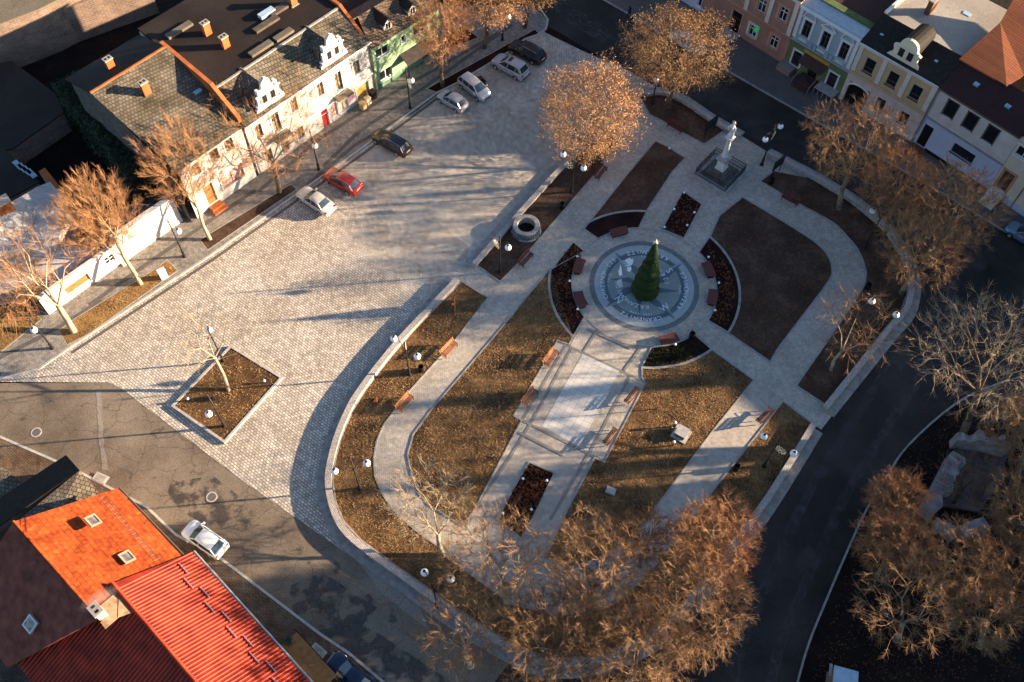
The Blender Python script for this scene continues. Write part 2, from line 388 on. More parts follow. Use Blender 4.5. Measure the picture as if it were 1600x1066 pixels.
# damp stains: one thin sheet per stained stretch, the stain's own ragged outline cut by noise
def stain(pts, seed, cut, z=.036, sc=.75, col=(.055, .042, .032), soft=.16, nm='road_stain'):
    m = bpy.data.materials.new('damp_stain'); n, b = nodes(m); L = n.links.new; N = n.nodes.new
    tc = N('ShaderNodeTexCoord'); mp = N('ShaderNodeMapping'); mp.inputs['Location'].default_value = (seed*7.3, seed*3.1, 0); L(tc.outputs['Object'], mp.inputs[0])
    t = N('ShaderNodeTexNoise'); t.inputs['Scale'].default_value = sc; t.inputs['Detail'].default_value = 8; t.inputs['Roughness'].default_value = .62; L(mp.outputs[0], t.inputs[0])
    r = N('ShaderNodeValToRGB'); r.color_ramp.elements[0].position = cut; r.color_ramp.elements[1].position = cut+soft; L(t.outputs[0], r.inputs[0])
    tr = N('ShaderNodeBsdfTransparent'); mx = N('ShaderNodeMixShader'); L(r.outputs[0], mx.inputs[0]); L(tr.outputs[0], mx.inputs[1]); L(b.outputs[0], mx.inputs[2]); L(mx.outputs[0], n.nodes['Material Output'].inputs[0])
    b.inputs['Base Color'].default_value = (*col, 1); b.inputs['Roughness'].default_value = .5
    MATS['stain_%d' % seed] = m; sheet(nm, pts, z+seed*.0045, 'stain_%d' % seed)
stain([(268, 752), (335, 745), (392, 790), (405, 822), (380, 830), (330, 825), (285, 800), (262, 775)], 1, .47)
stain([(455, 915), (505, 895), (590, 950), (560, 985), (505, 985), (450, 955)], 2, .46)
stain([(495, 985), (560, 975), (592, 990), (700, 1062), (780, 1130), (640, 1130), (560, 1045)], 3, .42)
stain([(395, 800), (440, 820), (560, 900), (640, 975), (625, 985), (520, 905), (400, 830)], 4, .56)
stain([(-20, 660), (60, 640), (180, 660), (250, 740), (240, 790), (110, 725)], 5, .61)
def trk(line, w): # wear track outline round a pixel centre line
    return [(x-w, y) for x, y in line]+[(x+w, y) for x, y in line[::-1]]
ctr = [(1455, 430), (1440, 500), (1400, 590), (1340, 680), (1280, 780), (1225, 900), (1180, 1010), (1160, 1090)]
stain(trk([(x-22, y) for x, y in ctr], 9), 6, .36, z=-.003, sc=1.2, col=(.062, .054, .05), soft=.5, nm='wheel_track')
stain(trk([(x+38, y) for x, y in ctr], 9), 7, .36, z=-.006, sc=1.2, col=(.062, .054, .05), soft=.5, nm='wheel_track')
stain([(860, -10), (940, 40), (1200, 190), (1400, 300), (1560, 400), (1530, 430), (1180, 215), (870, 25)], 8, .42, z=-.012, sc=.6, col=(.06, .052, .05), soft=.5, nm='wheel_track')
blob('street_patch', [(1392, 560), (1412, 540), (1428, 556), (1408, 580)], .021, 'wet_asphalt', .03, 21)
blob('street_patch', [(1240, 880), (1262, 850), (1276, 862), (1252, 896)], .021, 'wet_asphalt', .03, 22)
blob('street_patch', [(1100, 118), (1130, 132), (1122, 142), (1094, 128)], .021, 'wet_asphalt', .03, 23)
# the cobbled square
sheet('cobbled_square', [(-200, 596), (170, 598), (186, 605), (380, 752), (545, 867), (575, 850), (520, 700), (715, 438), (760, 470), (1020, 150), (1041, 147), (985, 112), (906, 78), (853, 52), (846, 47), (820, 62), (800, 80), (760, 105), (722, 128), (683, 147), (560, 237), (468, 302), (330, 400), (105, 545), (60, 575), (0, 590), (-200, 600)], .036, 'cobbles')
# pavement of the left row, with its darker bands
sheet('pavement', [(-60, 612), (0, 592), (60, 577), (103, 546), (330, 398), (468, 300), (560, 235), (683, 145), (722, 126), (760, 103), (800, 78), (818, 62), (838, 55), (851, 46), (855, 33), (845, 22), (830, 10), (640, 10), (300, 250), (60, 430), (-60, 560)], .12, 'sidewalk_slabs')
def pl(pts, h=0): return [Pxy(x, y, h) for x, y in pts]
strip('pavement_kerb', pl([(-60, 614), (0, 594), (60, 578), (105, 546.5), (330, 399), (468, 301.5), (560, 236.5), (683, 146), (722, 127), (760, 104), (800, 79), (820, 63), (840, 56), (853, 46), (856, 32), (842, 12)]), .22, .0, .135, 'kerb_stone')
for i_, ln in enumerate(([(480, 290), (555, 228), (650, 172), (700, 132)], [(505, 262), (560, 208), (660, 140), (700, 112), (800, 40)], [(405, 300), (500, 218), (600, 155), (700, 98), (780, 52)], [(0, 560), (60, 530), (105, 505), (160, 470)], [(140, 478), (250, 400), (345, 335), (400, 298)])):
    strip('pavement_band', pl(ln), .45, .10, .1245+.0013*i_, 'dark_paver_strip')
# gutter row of larger setts beside the square
strip('gutter_row', pl([(110, 549), (332, 403), (470, 306), (562, 241), (684, 150)]), .3, .03, .05, 'dark_paver_strip', side=-.25)
# tree beds in the left pavement
def bed(name, pts, m, kerb='kerb_stone', kw=.10, z=.055, world=False, kz=.09, rim=True):
    q = pts if world else pl(pts)
    sheet(name, q, z, m, px=False)
    if rim: strip('bed_edging', q, kw, .0, kz, kerb, closed=True)
bed('tree_bed', [(313, 376), (455, 289), (464, 297), (325, 392)], 'bare_soil', z=.128, kz=.132, kw=.06)
bed('tree_bed', [(246, 420), (262, 407), (278, 424), (140, 523), (106, 540), (92, 518), (118, 499)], 'ochre_grass', z=.128, kz=.132, kw=.06)
bed('tree_bed', [(-30, 480), (40, 478), (66, 500), (0, 553), (-60, 585)], 'ochre_grass', z=.128, kz=.132, kw=.06)
bed('tree_bed', [(667, 140), (836, 47), (842, 54), (820, 61), (800, 78), (760, 102), (722, 125), (686, 147)], 'mulch', z=.128, kz=.132, kw=.06)
bed('tree_bed', [(722, 42), (748, 60), (700, 78), (690, 60)], 'mulch', z=.128, kz=.132, kw=.06)
# square planter in the cobbles
PQ = [(361.3, 543.5), (440.5, 592), (351.6, 692), (271, 636)]
sheet('planter_turf', pl(PQ), .22, 'planter_turf', px=False)
strip('planter_kerb', pl(PQ), .22, 0, .27, 'kerb_stone', closed=True)
# ================================================================ the park
WALL_L = [(715, 437), (640, 515), (600, 561), (563, 610), (545, 640), (528, 680), (517, 720), (513, 750), (518, 785), (532, 820), (560, 850), (620, 894), (699, 950), (760, 990), (825, 1025), (850, 1033), (876, 1036), (910, 1034), (952, 1024), (1010, 1000), (1060, 960), (1110, 900), (1150, 845), (1200, 778), (1271, 664)]
WALL_R = [(1289, 638), (1382, 523), (1413, 487), (1422, 462), (1424, 440), (1419, 415), (1408, 392), (1393, 368), (1375, 347), (1330, 310), (1300, 292), (1270, 274), (1199, 238)]
WALL_T = [(1157, 212), (1110, 185), (1068, 157), (1036, 144), (1010, 146), (985, 165), (940, 207), (893, 246), (815, 330), (741, 413)]
park = WALL_L + WALL_R + WALL_T
sheet('park_paving', park, .052, 'park_paving')
sheet('park_paving', [(1271, 664), (1289, 638), (1307, 640), (1283, 672)], .05, 'park_paving')
def spl(pts, n=4):
    """smooth a world polyline a little (Catmull-Rom)"""
    out = []
    P4 = [Vector(p) for p in pts]
    for i in range(len(P4)-1):
        p0 = P4[max(0, i-1)]; p1 = P4[i]; p2 = P4[i+1]; p3 = P4[min(len(P4)-1, i+2)]
        for k in range(n):
            t = k/n
            out.append(.5*((2*p1)+(-p0+p2)*t+(2*p0-5*p1+4*p2-p3)*t*t+(-p0+3*p1-3*p2+p3)*t**3))
    out.append(P4[-1]); return [(p.x, p.y) for p in out]
def park_wall(line, label, h=.72, w=.42):
    q = spl(pl(line, h*.75)); root = empty('park_wall', (*q[0], 0), 0, label, 'wall')
    def loc(o): o.parent = root; o.matrix_parent_inverse = Matrix.Translation((-q[0][0], -q[0][1], 0))
    b = strip('wall_body', q, w, 0, h-.08, 'wall_stone'); loc(b); del b['kind']
    b = strip('coping', q, w+.12, h-.078, h, 'wall_cap'); loc(b); del b['kind']
    b = strip('footing', q, .85, 0, .1, 'kerb_pale', side=-(w/2+.42)); loc(b); del b['kind']
park_wall(WALL_L, 'long curved low stone wall with pale coping round the sunny lower side of the park')
park_wall(WALL_R, 'low stone wall with grey coping along the dark street right of the park', .6)
park_wall(WALL_T[:5], 'short low stone wall between the column monument and the large golden tree', .5, .4)
park_wall(WALL_T[6:], 'straight low stone wall between the cobbled square and the bed with the round well', .5, .4)
strip('plaza_kerb', spl(pl([(737, 415), (810, 335), (888, 247)])), .18, .0, .12, 'kerb_stone')
# concentric rings of the compass
CX, CY = 12.62, 52.57
def arc(r, a0, a1, n=24):
    return [(CX+r*math.cos(R(a0+(a1-a0)*k/n)), CY+r*math.sin(R(a0+(a1-a0)*k/n))) for k in range(n+1)]
def ang(x, y):
    p = P(x, y); return math.degrees(math.atan2(p.y-CY, p.x-CX))
RI, RO = 6.98, 9.12
E_ = 'kerb_pale'
# five dark planted beds round the ring
def ringbed(i0, i1, o1, o0, extra=None, name='planting_bed'):
    """pixel corners: inner start, inner end, outer end, outer start"""
    a, b, c, d = ang(*i0), ang(*i1), ang(*o1), ang(*o0)
    def near(x, y):
        while y-x > 180: y -= 360
        while y-x < -180: y += 360
        return y
    b = near(a, b); c = near(b, c); d = near(c, d)
    pts = arc(RI, a, b)
    if extra: pts += pl(extra)
    pts += arc(RO, c, d)
    bed(name, pts, 'mulch', E_, .12, z=.075, world=True, kz=.12)
ringbed((997.6, 357), (935.5, 375), (921.6, 353.6), (1010, 331), [(913, 359)])
ringbed((912.7, 394), (911.5, 498), (896, 525.5), (863, 422), None)
sheet('planting_bed', [(896, 380), (912.7, 394), (868, 470), (864, 421)], .078, 'mulch')
ringbed((1018, 545), (1091, 530), (1110, 545), (1002.7, 576))
ringbed((1106.5, 502), (1095, 393), (1109, 371), (1137, 520))
bed('planting_bed', [(1067, 299.5), (1096.5, 320), (1068.5, 373), (1034, 359)], 'mulch', E_, .12, z=.075, kz=.12)
bed('planting_bed', [(826.6, 723), (866, 740), (838, 798.5), (815, 842), (778, 812), (800, 768)], 'mulch', E_, .12, z=.075, kz=.12)
# lawns
def lawn(pts, m='dry_lawn', world=False, name='lawn'): bed(name, pts, m, E_, .12, z=.072, world=world, kz=.115)
a1, a2 = ang(1010, 331), ang(921.6, 353.6)
lawn(pl([(913, 358.7), (982, 271), (1024, 221), (1045, 231), (1070, 248), (1051, 268.5)]) + arc(RO+.12, a1, a2, 12), 'bare_soil', True)
a1, a2 = ang(1137, 521), ang(1109, 371)
lawn(spl(pl([(1160, 309), (1200, 333), (1238, 356), (1276, 381.5), (1294, 402), (1299.5, 422), (1296, 437), (1276, 465), (1220, 538.5), (1203, 566)])) + arc(RO+.12, a1, a2, 20) + pl([(1124, 338)]), 'bare_soil', True)
a1, a2 = ang(1110, 545), ang(1002.7, 576)
lawn(arc(RO+.12, a2, a1, 14) + pl([(1177.5, 594.6), (1115, 672), (1020, 798.5), (990, 836), (940, 872), (900, 884), (852, 872), (886, 798.5), (929, 716), (944, 723), (1008, 600), (1003, 590)]), 'dry_lawn', True)
a1, a2 = ang(863, 422), ang(896, 526)
if a2 < a1-180: a2 += 360
if a2 > a1+180: a2 -= 360
lawn(arc(RO+.12, a1, a2, 16) + pl([(889, 539), (870.9, 533), (802.5, 650.3), (815, 657), (740.7, 798.5), (722, 822), (690, 802), (668, 788), (656, 773), (645, 748), (636.9, 712), (645.7, 679.5), (673.6, 641.5), (768.6, 531), (800, 493)]), 'dry_lawn', True)
lawn(pl([(721, 441), (762, 466), (710, 533.5), (691, 555), (638, 613.6), (618, 640), (600, 664), (588.7, 689.6), (584, 717.5), (586, 745), (597.6, 773), (615, 798.5), (650, 830), (684, 854), (727, 892), (800, 945), (876, 962), (950, 950), (1003, 907), (1043, 863), (1120, 759), (1192, 668), (1222.9, 628), (1268, 662), (1196, 776), (1146, 842), (1106, 896), (1056, 955), (1006, 995), (950, 1018), (910, 1027), (876, 1029), (852, 1026), (828, 1018), (764, 984), (703, 944), (624, 888), (565, 845), (538, 816), (525, 785), (520, 750), (524, 720), (535, 680), (552, 642), (570, 612), (606, 564), (646, 518)]), 'dry_lawn', True)
lawn(spl(pl([(1291, 536), (1344, 457.5), (1352, 437), (1352, 422), (1342, 394), (1326.7, 374), (1301, 348.5), (1253, 322), (1187.7, 284)]))+pl([(1209, 268), (1270, 280), (1300, 297), (1330, 316), (1372, 350), (1390, 372), (1404, 395), (1414, 416), (1418, 440), (1416, 461), (1407, 486), (1377, 521), (1289, 633), (1244, 603.5)]), 'bare_soil', True)
lawn([(998, 150), (1010, 148), (1038, 147), (1068.5, 160), (1099, 180), (1124, 196), (1132, 205), (1100, 226), (1066, 208), (1043, 194), (1015, 180)], 'bare_soil')
lawn([(744, 414), (815, 334), (893, 251), (950, 205), (962, 225), (928, 274.7), (808, 414), (781, 441)], 'bare_soil')
# light slab terrace on the axis
sheet('terrace', [(870.9, 533), (1010.3, 598.4), (945.7, 722.5), (802.5, 650.3)], .066, 'park_paving')
sheet('terrace_slabs', [(910.2, 552.8), (969.7, 578.1), (905.1, 698.5), (846.9, 666.8)], .078, 'white_slabs')
bands = [[(870.9, 533), (1008, 598)], [(802.5, 650.3), (945.7, 722.5)], [(884, 540), (816, 657)], [(829, 663), (797, 715), (740, 797)], [(893, 545), (829, 663)], [(985, 587), (921, 709)], [(921, 709), (860, 812)], [(810, 676), (880, 712)], [(912, 498), (890, 540)], [(935, 515), (912, 551)], [(1000, 546), (975, 580)], [(918, 515), (985, 545)]]
brickmat('terrace_strip', (.27, .25, .225), (.22, .205, .18), (.16, .15, .13), .2, .1, .012, rot=R(-45), big=.2, bump=.2)
for i_, b_ in enumerate(bands): strip('terrace_band', pl(b_), .24, .05, .081+.0022*i_, 'terrace_strip')
# compass rose
def disc(name, r0, r1, z, m, n=96):
    mb = MB()
    if r0 <= 0: mb.face([(CX+r1*math.cos(2*math.pi*k/n), CY+r1*math.sin(2*math.pi*k/n), z) for k in range(n)])
    else:
        for k in range(n):
            a, b = 2*math.pi*k/n, 2*math.pi*(k+1)/n
            mb.face([(CX+r0*math.cos(a), CY+r0*math.sin(a), z), (CX+r1*math.cos(a), CY+r1*math.sin(a), z), (CX+r1*math.cos(b), CY+r1*math.sin(b), z), (CX+r0*math.cos(b), CY+r0*math.sin(b), z)])
    return tag(mb.build(name, m), kind='structure')
disc('compass_paving_ring', 0, RI, .066, 'park_paving')
disc('compass_brick_ring', 4.8, 5.3, .080, 'compass_band')
disc('compass_ring_edge', RI-.12, RI, .080, 'kerb_pale')
disc('compass_disc', 0, 4.8, .080, 'compass_pale')
disc('compass_inner_disc', 0, 4.1, .088, 'compass_mid')
disc('compass_letter_ring', 3.55, 4.0, .096, 'compass_dark')
def star(angs, r_out, r_in, hw, z):
    mb = MB()
    for a in angs:
        t = R(a); tip = (CX+r_out*math.cos(t), CY+r_out*math.sin(t), z); c = (CX, CY, z)
        for s_, cc in ((1, 0), (-1, 1)):
            w = t+s_*hw; p = (CX+r_in*math.cos(w), CY+r_in*math.sin(w), z)
            mb.cur = cc; mb.face([c, tip, p] if s_ > 0 else [c, p, tip])
    return tag(mb.build('compass_star', ['compass_mid', 'compass_dark']), kind='structure')
star([-10, 80, 170, -100], 3.5, 1.6, R(24), .104)
star([-145, -55, 35, 125], 4.7, 1.9, R(25), .112)
# lettering in the paving
GL = {}
def glyph(ch):
    if ch not in GL:
        cu = bpy.data.curves.new('g', 'FONT'); cu.body = ch; cu.size = 1; cu.align_x = 'CENTER'
        cu.fill_mode = 'FRONT'; cu.extrude = 0
        o = bpy.data.objects.new('g', cu); COL.objects.link(o)
        dg = bpy.context.evaluated_depsgraph_get(); me = bpy.data.meshes.new_from_object(o.evaluated_get(dg))
        GL[ch] = ([tuple(v.co) for v in me.vertices], [tuple(p.vertices) for p in me.polygons])
        bpy.data.objects.remove(o); bpy.data.curves.remove(cu); bpy.data.meshes.remove(me)
    return GL[ch]
def put_glyph(mb, ch, x, y, size, rot, z):
    v, f = glyph(ch); i = len(mb.v); c, s_ = math.cos(rot), math.sin(rot)
    for p in v:
        a, b = p[0]*size, (p[1]-.35)*size; mb.v.append((x+a*c-b*s_, y+a*s_+b*c, z))
    for q in f: mb.f.append(tuple(i+k for k in q)); mb.mi.append(mb.cur)
def arctext(mb, txt, mid, r, size, z, outward=True, step=None):
    n = len(txt); st = step or size*.78/r
    for k, ch in enumerate(txt):
        o = (k-(n-1)/2)*st
        a = R(mid) + (-o if outward else o)
        put_glyph(mb, ch, CX+r*math.cos(a), CY+r*math.sin(a), size, a-math.pi/2 if outward else a+math.pi/2, z)
mb = MB(); ZT = .122
arctext(mb, 'KRANOWITZ', 82, 3.95, .62, ZT, False)
arctext(mb, 'CHRZENOWICZE', 168, 4.05, .56, ZT, True)
arctext(mb, 'CRANEWITZ', -98, 3.95, .58, ZT, True)
arctext(mb, 'KRZANOWICE', -8, 4.05, .60, ZT, False)
arctext(mb, '1240', 84, 3.42, .34, ZT, False); arctext(mb, '1313', 168, 3.45, .34, ZT, True)
arctext(mb, '1265 1498', -98, 3.4, .32, ZT, True); arctext(mb, '1874', -8, 3.45, .34, ZT, False)
arctext(mb, '1265', 27, 2.25, .66, ZT, False)
arctext(mb, 'KRZANOWICE', -136, 2.55, .62, ZT, True)
for ch, a in (('N', -145), ('W', -55), ('S', 35), ('E', 125)): put_glyph(mb, ch, CX+3.1*math.cos(R(a)), CY+3.1*math.sin(R(a)), .95, R(a)+math.pi/2, ZT+.006)
tag(mb.build('compass_lettering', 'letter_white'), kind='structure')
# pale inlaid emblem pieces on the west side of the rose
def inlay(pts, m, z=.128):
    mb = MB(); mb.face([(*Pxy(x/4.844+880, y/4.844+340), z) for x, y in pts]); o = mb.build('stone_inlay', m); tag(o, kind='structure')
    if o.data.polygons[0].normal.z < 0: o.data.flip_normals()
inlay([(470, 322), (490, 318), (500, 310), (512, 322), (530, 318), (528, 345), (520, 365), (500, 372), (478, 378), (466, 350)], 'letter_white')
inlay([(484, 380), (512, 376), (516, 400), (500, 420), (480, 405)], 'letter_white')
inlay([(432, 358), (440, 380), (446, 440), (424, 448), (414, 412), (424, 395)], 'letter_white')
inlay([(408, 482), (440, 470), (447, 505), (450, 535), (418, 530), (404, 512)], 'stone_light')
# ================================================================ street lamps
def lamp_parts(root, arms, ornament=None, H=6.0, globe_h=4.55):
    """arms: list of (dx, dy) horizontal offsets of each globe from the pole"""
    mb = MB()
    mb.lathe([(.24, 0), (.22, .12), (.15, .25), (.13, .75), (.16, .8), (.09, 1.0), (.065, 2.2), (.055, H-.5)], 10)
    mb.lathe([(.09, 2.15), (.1, 2.2), (.09, 2.28)], 10); mb.lathe([(.08, 4.2), (.1, 4.26), (.08, 4.34)], 10)
    mb.build('pole', 'lamp_iron', root, True)
    f = MB(); f.lathe([(.05, H-.5), (.09, H-.42), (.05, H-.34), (.015, H)], 8); f.build('finial', 'lamp_iron', root, True)
    for dx, dy in arms:
        L = math.hypot(dx, dy); ux, uy = dx/L, dy/L; a = MB(); pts = []
        for k in range(9):
            t = k/8; r_ = L*t; z_ = 4.3+.95*math.sin(math.pi*.62*t)*1.0 + .02
            pts.append((ux*r_, uy*r_, z_))
        zt = pts[-1][2]
        a.path(pts, [.035]*9, 6); a.tube((dx, dy, zt), (dx, dy, globe_h+.28), .03, .03, 6)
        a.path([(0, 0, 3.9), (ux*.25, uy*.25, 4.0), (ux*.4, uy*.4, 4.55)], [.02]*3, 5)
        arm = a.build('arm', 'lamp_iron', root, True)
        g = MB(); g.sphere((dx, dy, globe_h), .31, 16, 10); gl = g.build('globe', 'globe', root, True)
        c = MB(); c.lathe([(.11, .26), (.12, .34), (.05, .4)], 10, (dx, dy, globe_h)); c.build('globe_cap', 'lamp_iron', gl, True)
    if ornament:
        ox, oy = ornament; o = MB()
        ll = math.hypot(ox, oy); ux, uy = ox/ll, oy/ll
        for k in range(6):
            t = k*math.pi/3; c, s_ = math.cos(t), math.sin(t); z0 = 4.0
            q = lambda r_, w: (ox*.55+ux*r_*c - uy*w*0, oy*.55+uy*r_*c, z0+r_*s_)
            o.tube(q(.05, 0), q(.52, 0), .035, .03, 5)
            for d_ in (.45, -.45):
                c2, s2 = math.cos(t+d_), math.sin(t+d_)
                o.tube(q(.28, 0), (ox*.55+ux*.5*c2, oy*.55+uy*.5*c2, z0+.5*s2), .03, .025, 5)
        o.build('tinsel_ornament', 'tinsel', root)
def hfit(b, t):
    """height at which the pixel t lies nearest above the ground pixel b"""
    g = P(*b); best = 0; bd = 1e9
    for k in range(0, 1600):
        h = k*.01; q = P(*t, h); d = math.hypot(q.x-g.x, q.y-g.y)
        if d < bd: bd = d; best = h
    return best
def street_lamp(base, globes, label, orn=None, group='street lamps round the square and in the park', H=6.0):
    b = P(*base); root = empty('street_lamp', b, 0, label, 'street lamp', group)
    arms = []
    for g in globes:
        q = P(*g, 4.55); dx, dy = q.x-b.x, q.y-b.y; L = math.hypot(dx, dy)
        k = min(max(L, .6), 1.5)/max(L, 1e-6); arms.append((dx*k, dy*k))
    o = None
    if orn: q = P(*orn, 4.0); o = (q.x-b.x, q.y-b.y); L = math.hypot(*o); o = (o[0]/L*.9, o[1]/L*.9)
    lamp_parts(root, arms, o, H)
street_lamp((289, 402), [(278.6, 361.7)], 'one-globe lamp on the pavement in front of the long blank white wall')
street_lamp((83, 545), [(53, 516)], 'one-globe lamp leaning over the grass at the far left, next to the bent tree trunk')
street_lamp((352, 668), [(326, 647)], 'one-globe lamp in the lower corner of the square planter')
street_lamp((350, 566), [(327, 516)], 'one-globe lamp at the top edge of the square planter, among the bare limbs')
street_lamp((640, 586), [(608.5, 523), (652, 557)], 'two-globe lamp behind the curved wall near the upper lit bench and a small bin', (634, 545))
street_lamp((563, 765), [(513, 738), (573, 724)], 'two-globe lamp beside the leftmost bulge of the curved wall')
street_lamp((781, 426), [(794, 387)], 'one-globe lamp with a tinsel ornament just below the round well', (774, 380))
street_lamp((893, 301), [(871.7, 235.5), (912, 263)], 'two-globe lamp with tinsel at the foot of the big golden tree', (888, 258))
street_lamp((1019, 163), [(1025.5, 125)], 'one-globe lamp in the rounded bed under the broad golden tree by the street')
street_lamp((1190, 258), [(1228.5, 188.5), (1196, 218)], 'two-globe lamp between the column monument and the information board', (1208, 212))
street_lamp((641, 170), [(643, 126)], 'one-globe lamp with tinsel in front of the green house', (640, 132))
street_lamp((498.5, 266), [(492, 228)], 'lamp behind the red car whose top is hidden in tree twigs')
street_lamp((785, 64), [(796, 29)], 'one-globe lamp between the orange trees beside the parked cars')
street_lamp((1193.6, 729), [(1193.6, 682), (1247, 712.6)], 'two-globe lamp with a large tinsel star next to the street wall on the lower right', (1222, 705))
street_lamp((683, 948), [(662, 892), (726, 891)], 'two-globe lamp under the bare trees inside the lower left bend of the wall')
street_lamp((1022, 1006), [(1053, 951)], 'one-globe lamp sunk in the brown crowns at the bottom of the park')
street_lamp((1351, 387), [(1364, 329.5)], 'one-globe lamp by the bend of the right hand wall below the brown trees')
street_lamp((1358, 528), [(1350, 462), (1400, 492)], 'two-globe lamp between the curved path and the right hand wall')
# ================================================================ benches
def make_bench(wood='wood_lit'):
    r = empty('park_bench', (0, 0, 0), 0, 'x', 'bench')
    m = MB()
    for k in range(3): m.box(-.95, .95, -.42+k*.15, -.30+k*.15, .43, .47)
    m.build('seat', wood, r)
    m = MB()
    for k in range(3):
        z = .55+k*.14; y = .08+k*.05
        m.face([(-.95, y, z), (.95, y, z), (.95, y+.04, z+.11), (-.95, y+.04, z+.11)])
        m.face([(-.95, y+.035, z), (-.95, y+.075, z+.11), (.95, y+.075, z+.11), (.95, y+.035, z)])
        m.face([(-.95, y+.04, z+.11), (.95, y+.04, z+.11), (.95, y+.075, z+.11), (-.95, y+.075, z+.11)])
        m.face([(-.95, y, z), (-.95, y+.035, z), (.95, y+.035, z), (.95, y, z)])
    m.build('backrest', wood, r)
    for x in (-.8, .8):
        m = MB(); m.box(x-.03, x+.03, -.44, -.38, .08, .43); m.box(x-.03, x+.03, .02, .08, .08, .43); m.box(x-.03, x+.03, -.44, .08, .38, .428)
        m.path([(x, .06, .43), (x, .15, .7), (x, .22, .95)], [.03]*3, 5); m.path([(x, -.42, .42), (x, -.42, .66), (x, .1, .66)], [.025]*3, 5)
        m.build('leg', 'lamp_iron', r)
    return r
benchL = make_bench(); benchD = make_bench('wood_dark')  # one bench wood in a sunlit and a darker, shaded tone
used = {}
BG = 'benches along the park paths'
def bench(a, b, back, label, dark=False):
    """a, b: pixel ends of the seat; back: pixel of a point on the backrest side"""
    pa, pb, pk = P(*a, .45), P(*b, .45), P(*back, .45)
    d = (pb-pa); n = Vector((-d.y, d.x, 0)); mid = (pa+pb)/2
    rz = math.atan2(d.y, d.x)
    if n.dot(pk-mid) < 0: rz += math.pi
    src = benchD if dark else benchL; mid.z = .055
    if src.name not in used:
        used[src.name] = 1; src.location = mid; src.rotation_euler = (0, 0, rz); src['label'] = label; src['group'] = BG; return
    dup(src, mid, rz, label, BG)
bench((689, 556), (711, 533), (690, 540), 'orange-brown bench nearest the tall two-globe lamp, facing the sunlit left path')
bench((620, 641), (642, 616), (622, 624), 'orange-brown bench half in shadow on the narrow lawn inside the curved wall')
bench((849, 572), (869, 545), (850, 553), 'bench at the top left corner of the light slab terrace')
bench((816, 632), (836, 608), (818, 614), 'bench on the left side of the slab terrace with a tree shadow across it')
bench((980, 631), (999, 608), (1000, 625), 'bench on the right side of the slab terrace, upper of the two there')
bench((946, 697), (966, 670), (968, 688), 'bench at the lower right corner of the light slab terrace')
bench((1185, 663), (1209, 640), (1210, 660), 'dark bench at the bed corner by the street wall, next to a two-globe lamp', True)
bench((1053, 836), (1077, 808), (1050, 810), 'dark bench on the shaded path just above the brown tree crowns', True)
bench((811, 414), (829, 394), (808, 398), 'dark bench on the path below the round well', True)
bench((929, 279), (945, 259), (922, 262), 'dark bench at the foot of the large golden tree', True)
bench((1045, 191), (1068, 204), (1062, 190), 'dark bench backing the rounded bed under the golden street tree', True)
bench((1223, 304), (1249, 318), (1245, 300), 'dark bench near the column monument, backing the bed of the right wall', True)
# backless curved benches round the compass
def ring_bench(px, label):
    p = P(*px, .45); a = math.atan2(p.y-CY, p.x-CX); r = empty('ring_bench', (CX, CY, .068), a, label, 'bench', 'curved dark benches round the compass')
    for nm, z0, z1, r0, r1, h in (('seat', .42, .47, 6.1, 7.05, .135), ('base', 0, .415, 6.3, 6.85, .12)):
        m = MB(); n = 8
        pin = [(r0*math.cos(-h+2*h*k/n), r0*math.sin(-h+2*h*k/n)) for k in range(n+1)]; pout = [(r1*math.cos(-h+2*h*k/n), r1*math.sin(-h+2*h*k/n)) for k in range(n+1)]
        for k in range(n): m.prism([pin[k], pout[k], pout[k+1], pin[k+1]], z0, z1)
        m.build(nm, 'wood_dark' if nm == 'seat' else 'lamp_iron', r)
for px, lb in (((968.5, 364), 'curved dark bench on the top edge of the compass circle'), ((906, 416), 'curved dark bench on the left edge of the compass circle, the upper of two'), ((906, 468), 'curved dark bench on the left edge of the compass circle, the lower of two'),
               ((1045.7, 531), 'curved dark bench on the lower right edge of the compass, next to a bin'), ((1107.8, 421), 'curved dark bench on the right edge of the compass circle, the upper of two'), ((1111.6, 464), 'curved dark bench on the right edge of the compass circle, the lower of two')):
    ring_bench(px, lb)
# ================================================================ litter bins
b0 = empty('litter_bin', (0, 0, 0), 0, 'x', 'litter bin')
m = MB(); m.lathe([(.19, .08), (.26, .12), (.27, .85), (.23, .86), (.21, .3), (.05, .28)], 14, caps=False); m.build('body', 'bin_dark', b0, True)
m = MB(); m.tube((0, .3, 0), (0, .3, 1.05), .03, .03); m.box(-.03, .03, .24, .3, .75, .8); m.build('post', 'lamp_iron', b0)
for i, (px, lb) in enumerate((((658.5, 580), 'small black bin on the lit lawn beside a two-globe lamp'), ((878, 326), 'small black bin in the dark bed between well and golden tree'), ((1204, 287), 'small black bin under the information board near the monument'),
                 ((1354, 452), 'small black bin at the outer bend of the curved path'), ((1149, 734), 'black bin standing in the light at the edge of the lower right path'), ((1080, 528), 'small black bin at the corner of the bed below the compass'))):
    if i: dup(b0, P(*px), 0, lb, 'litter bins in the park')
    else: b0.location = P(*px); b0['label'] = lb; b0['group'] = 'litter bins in the park'
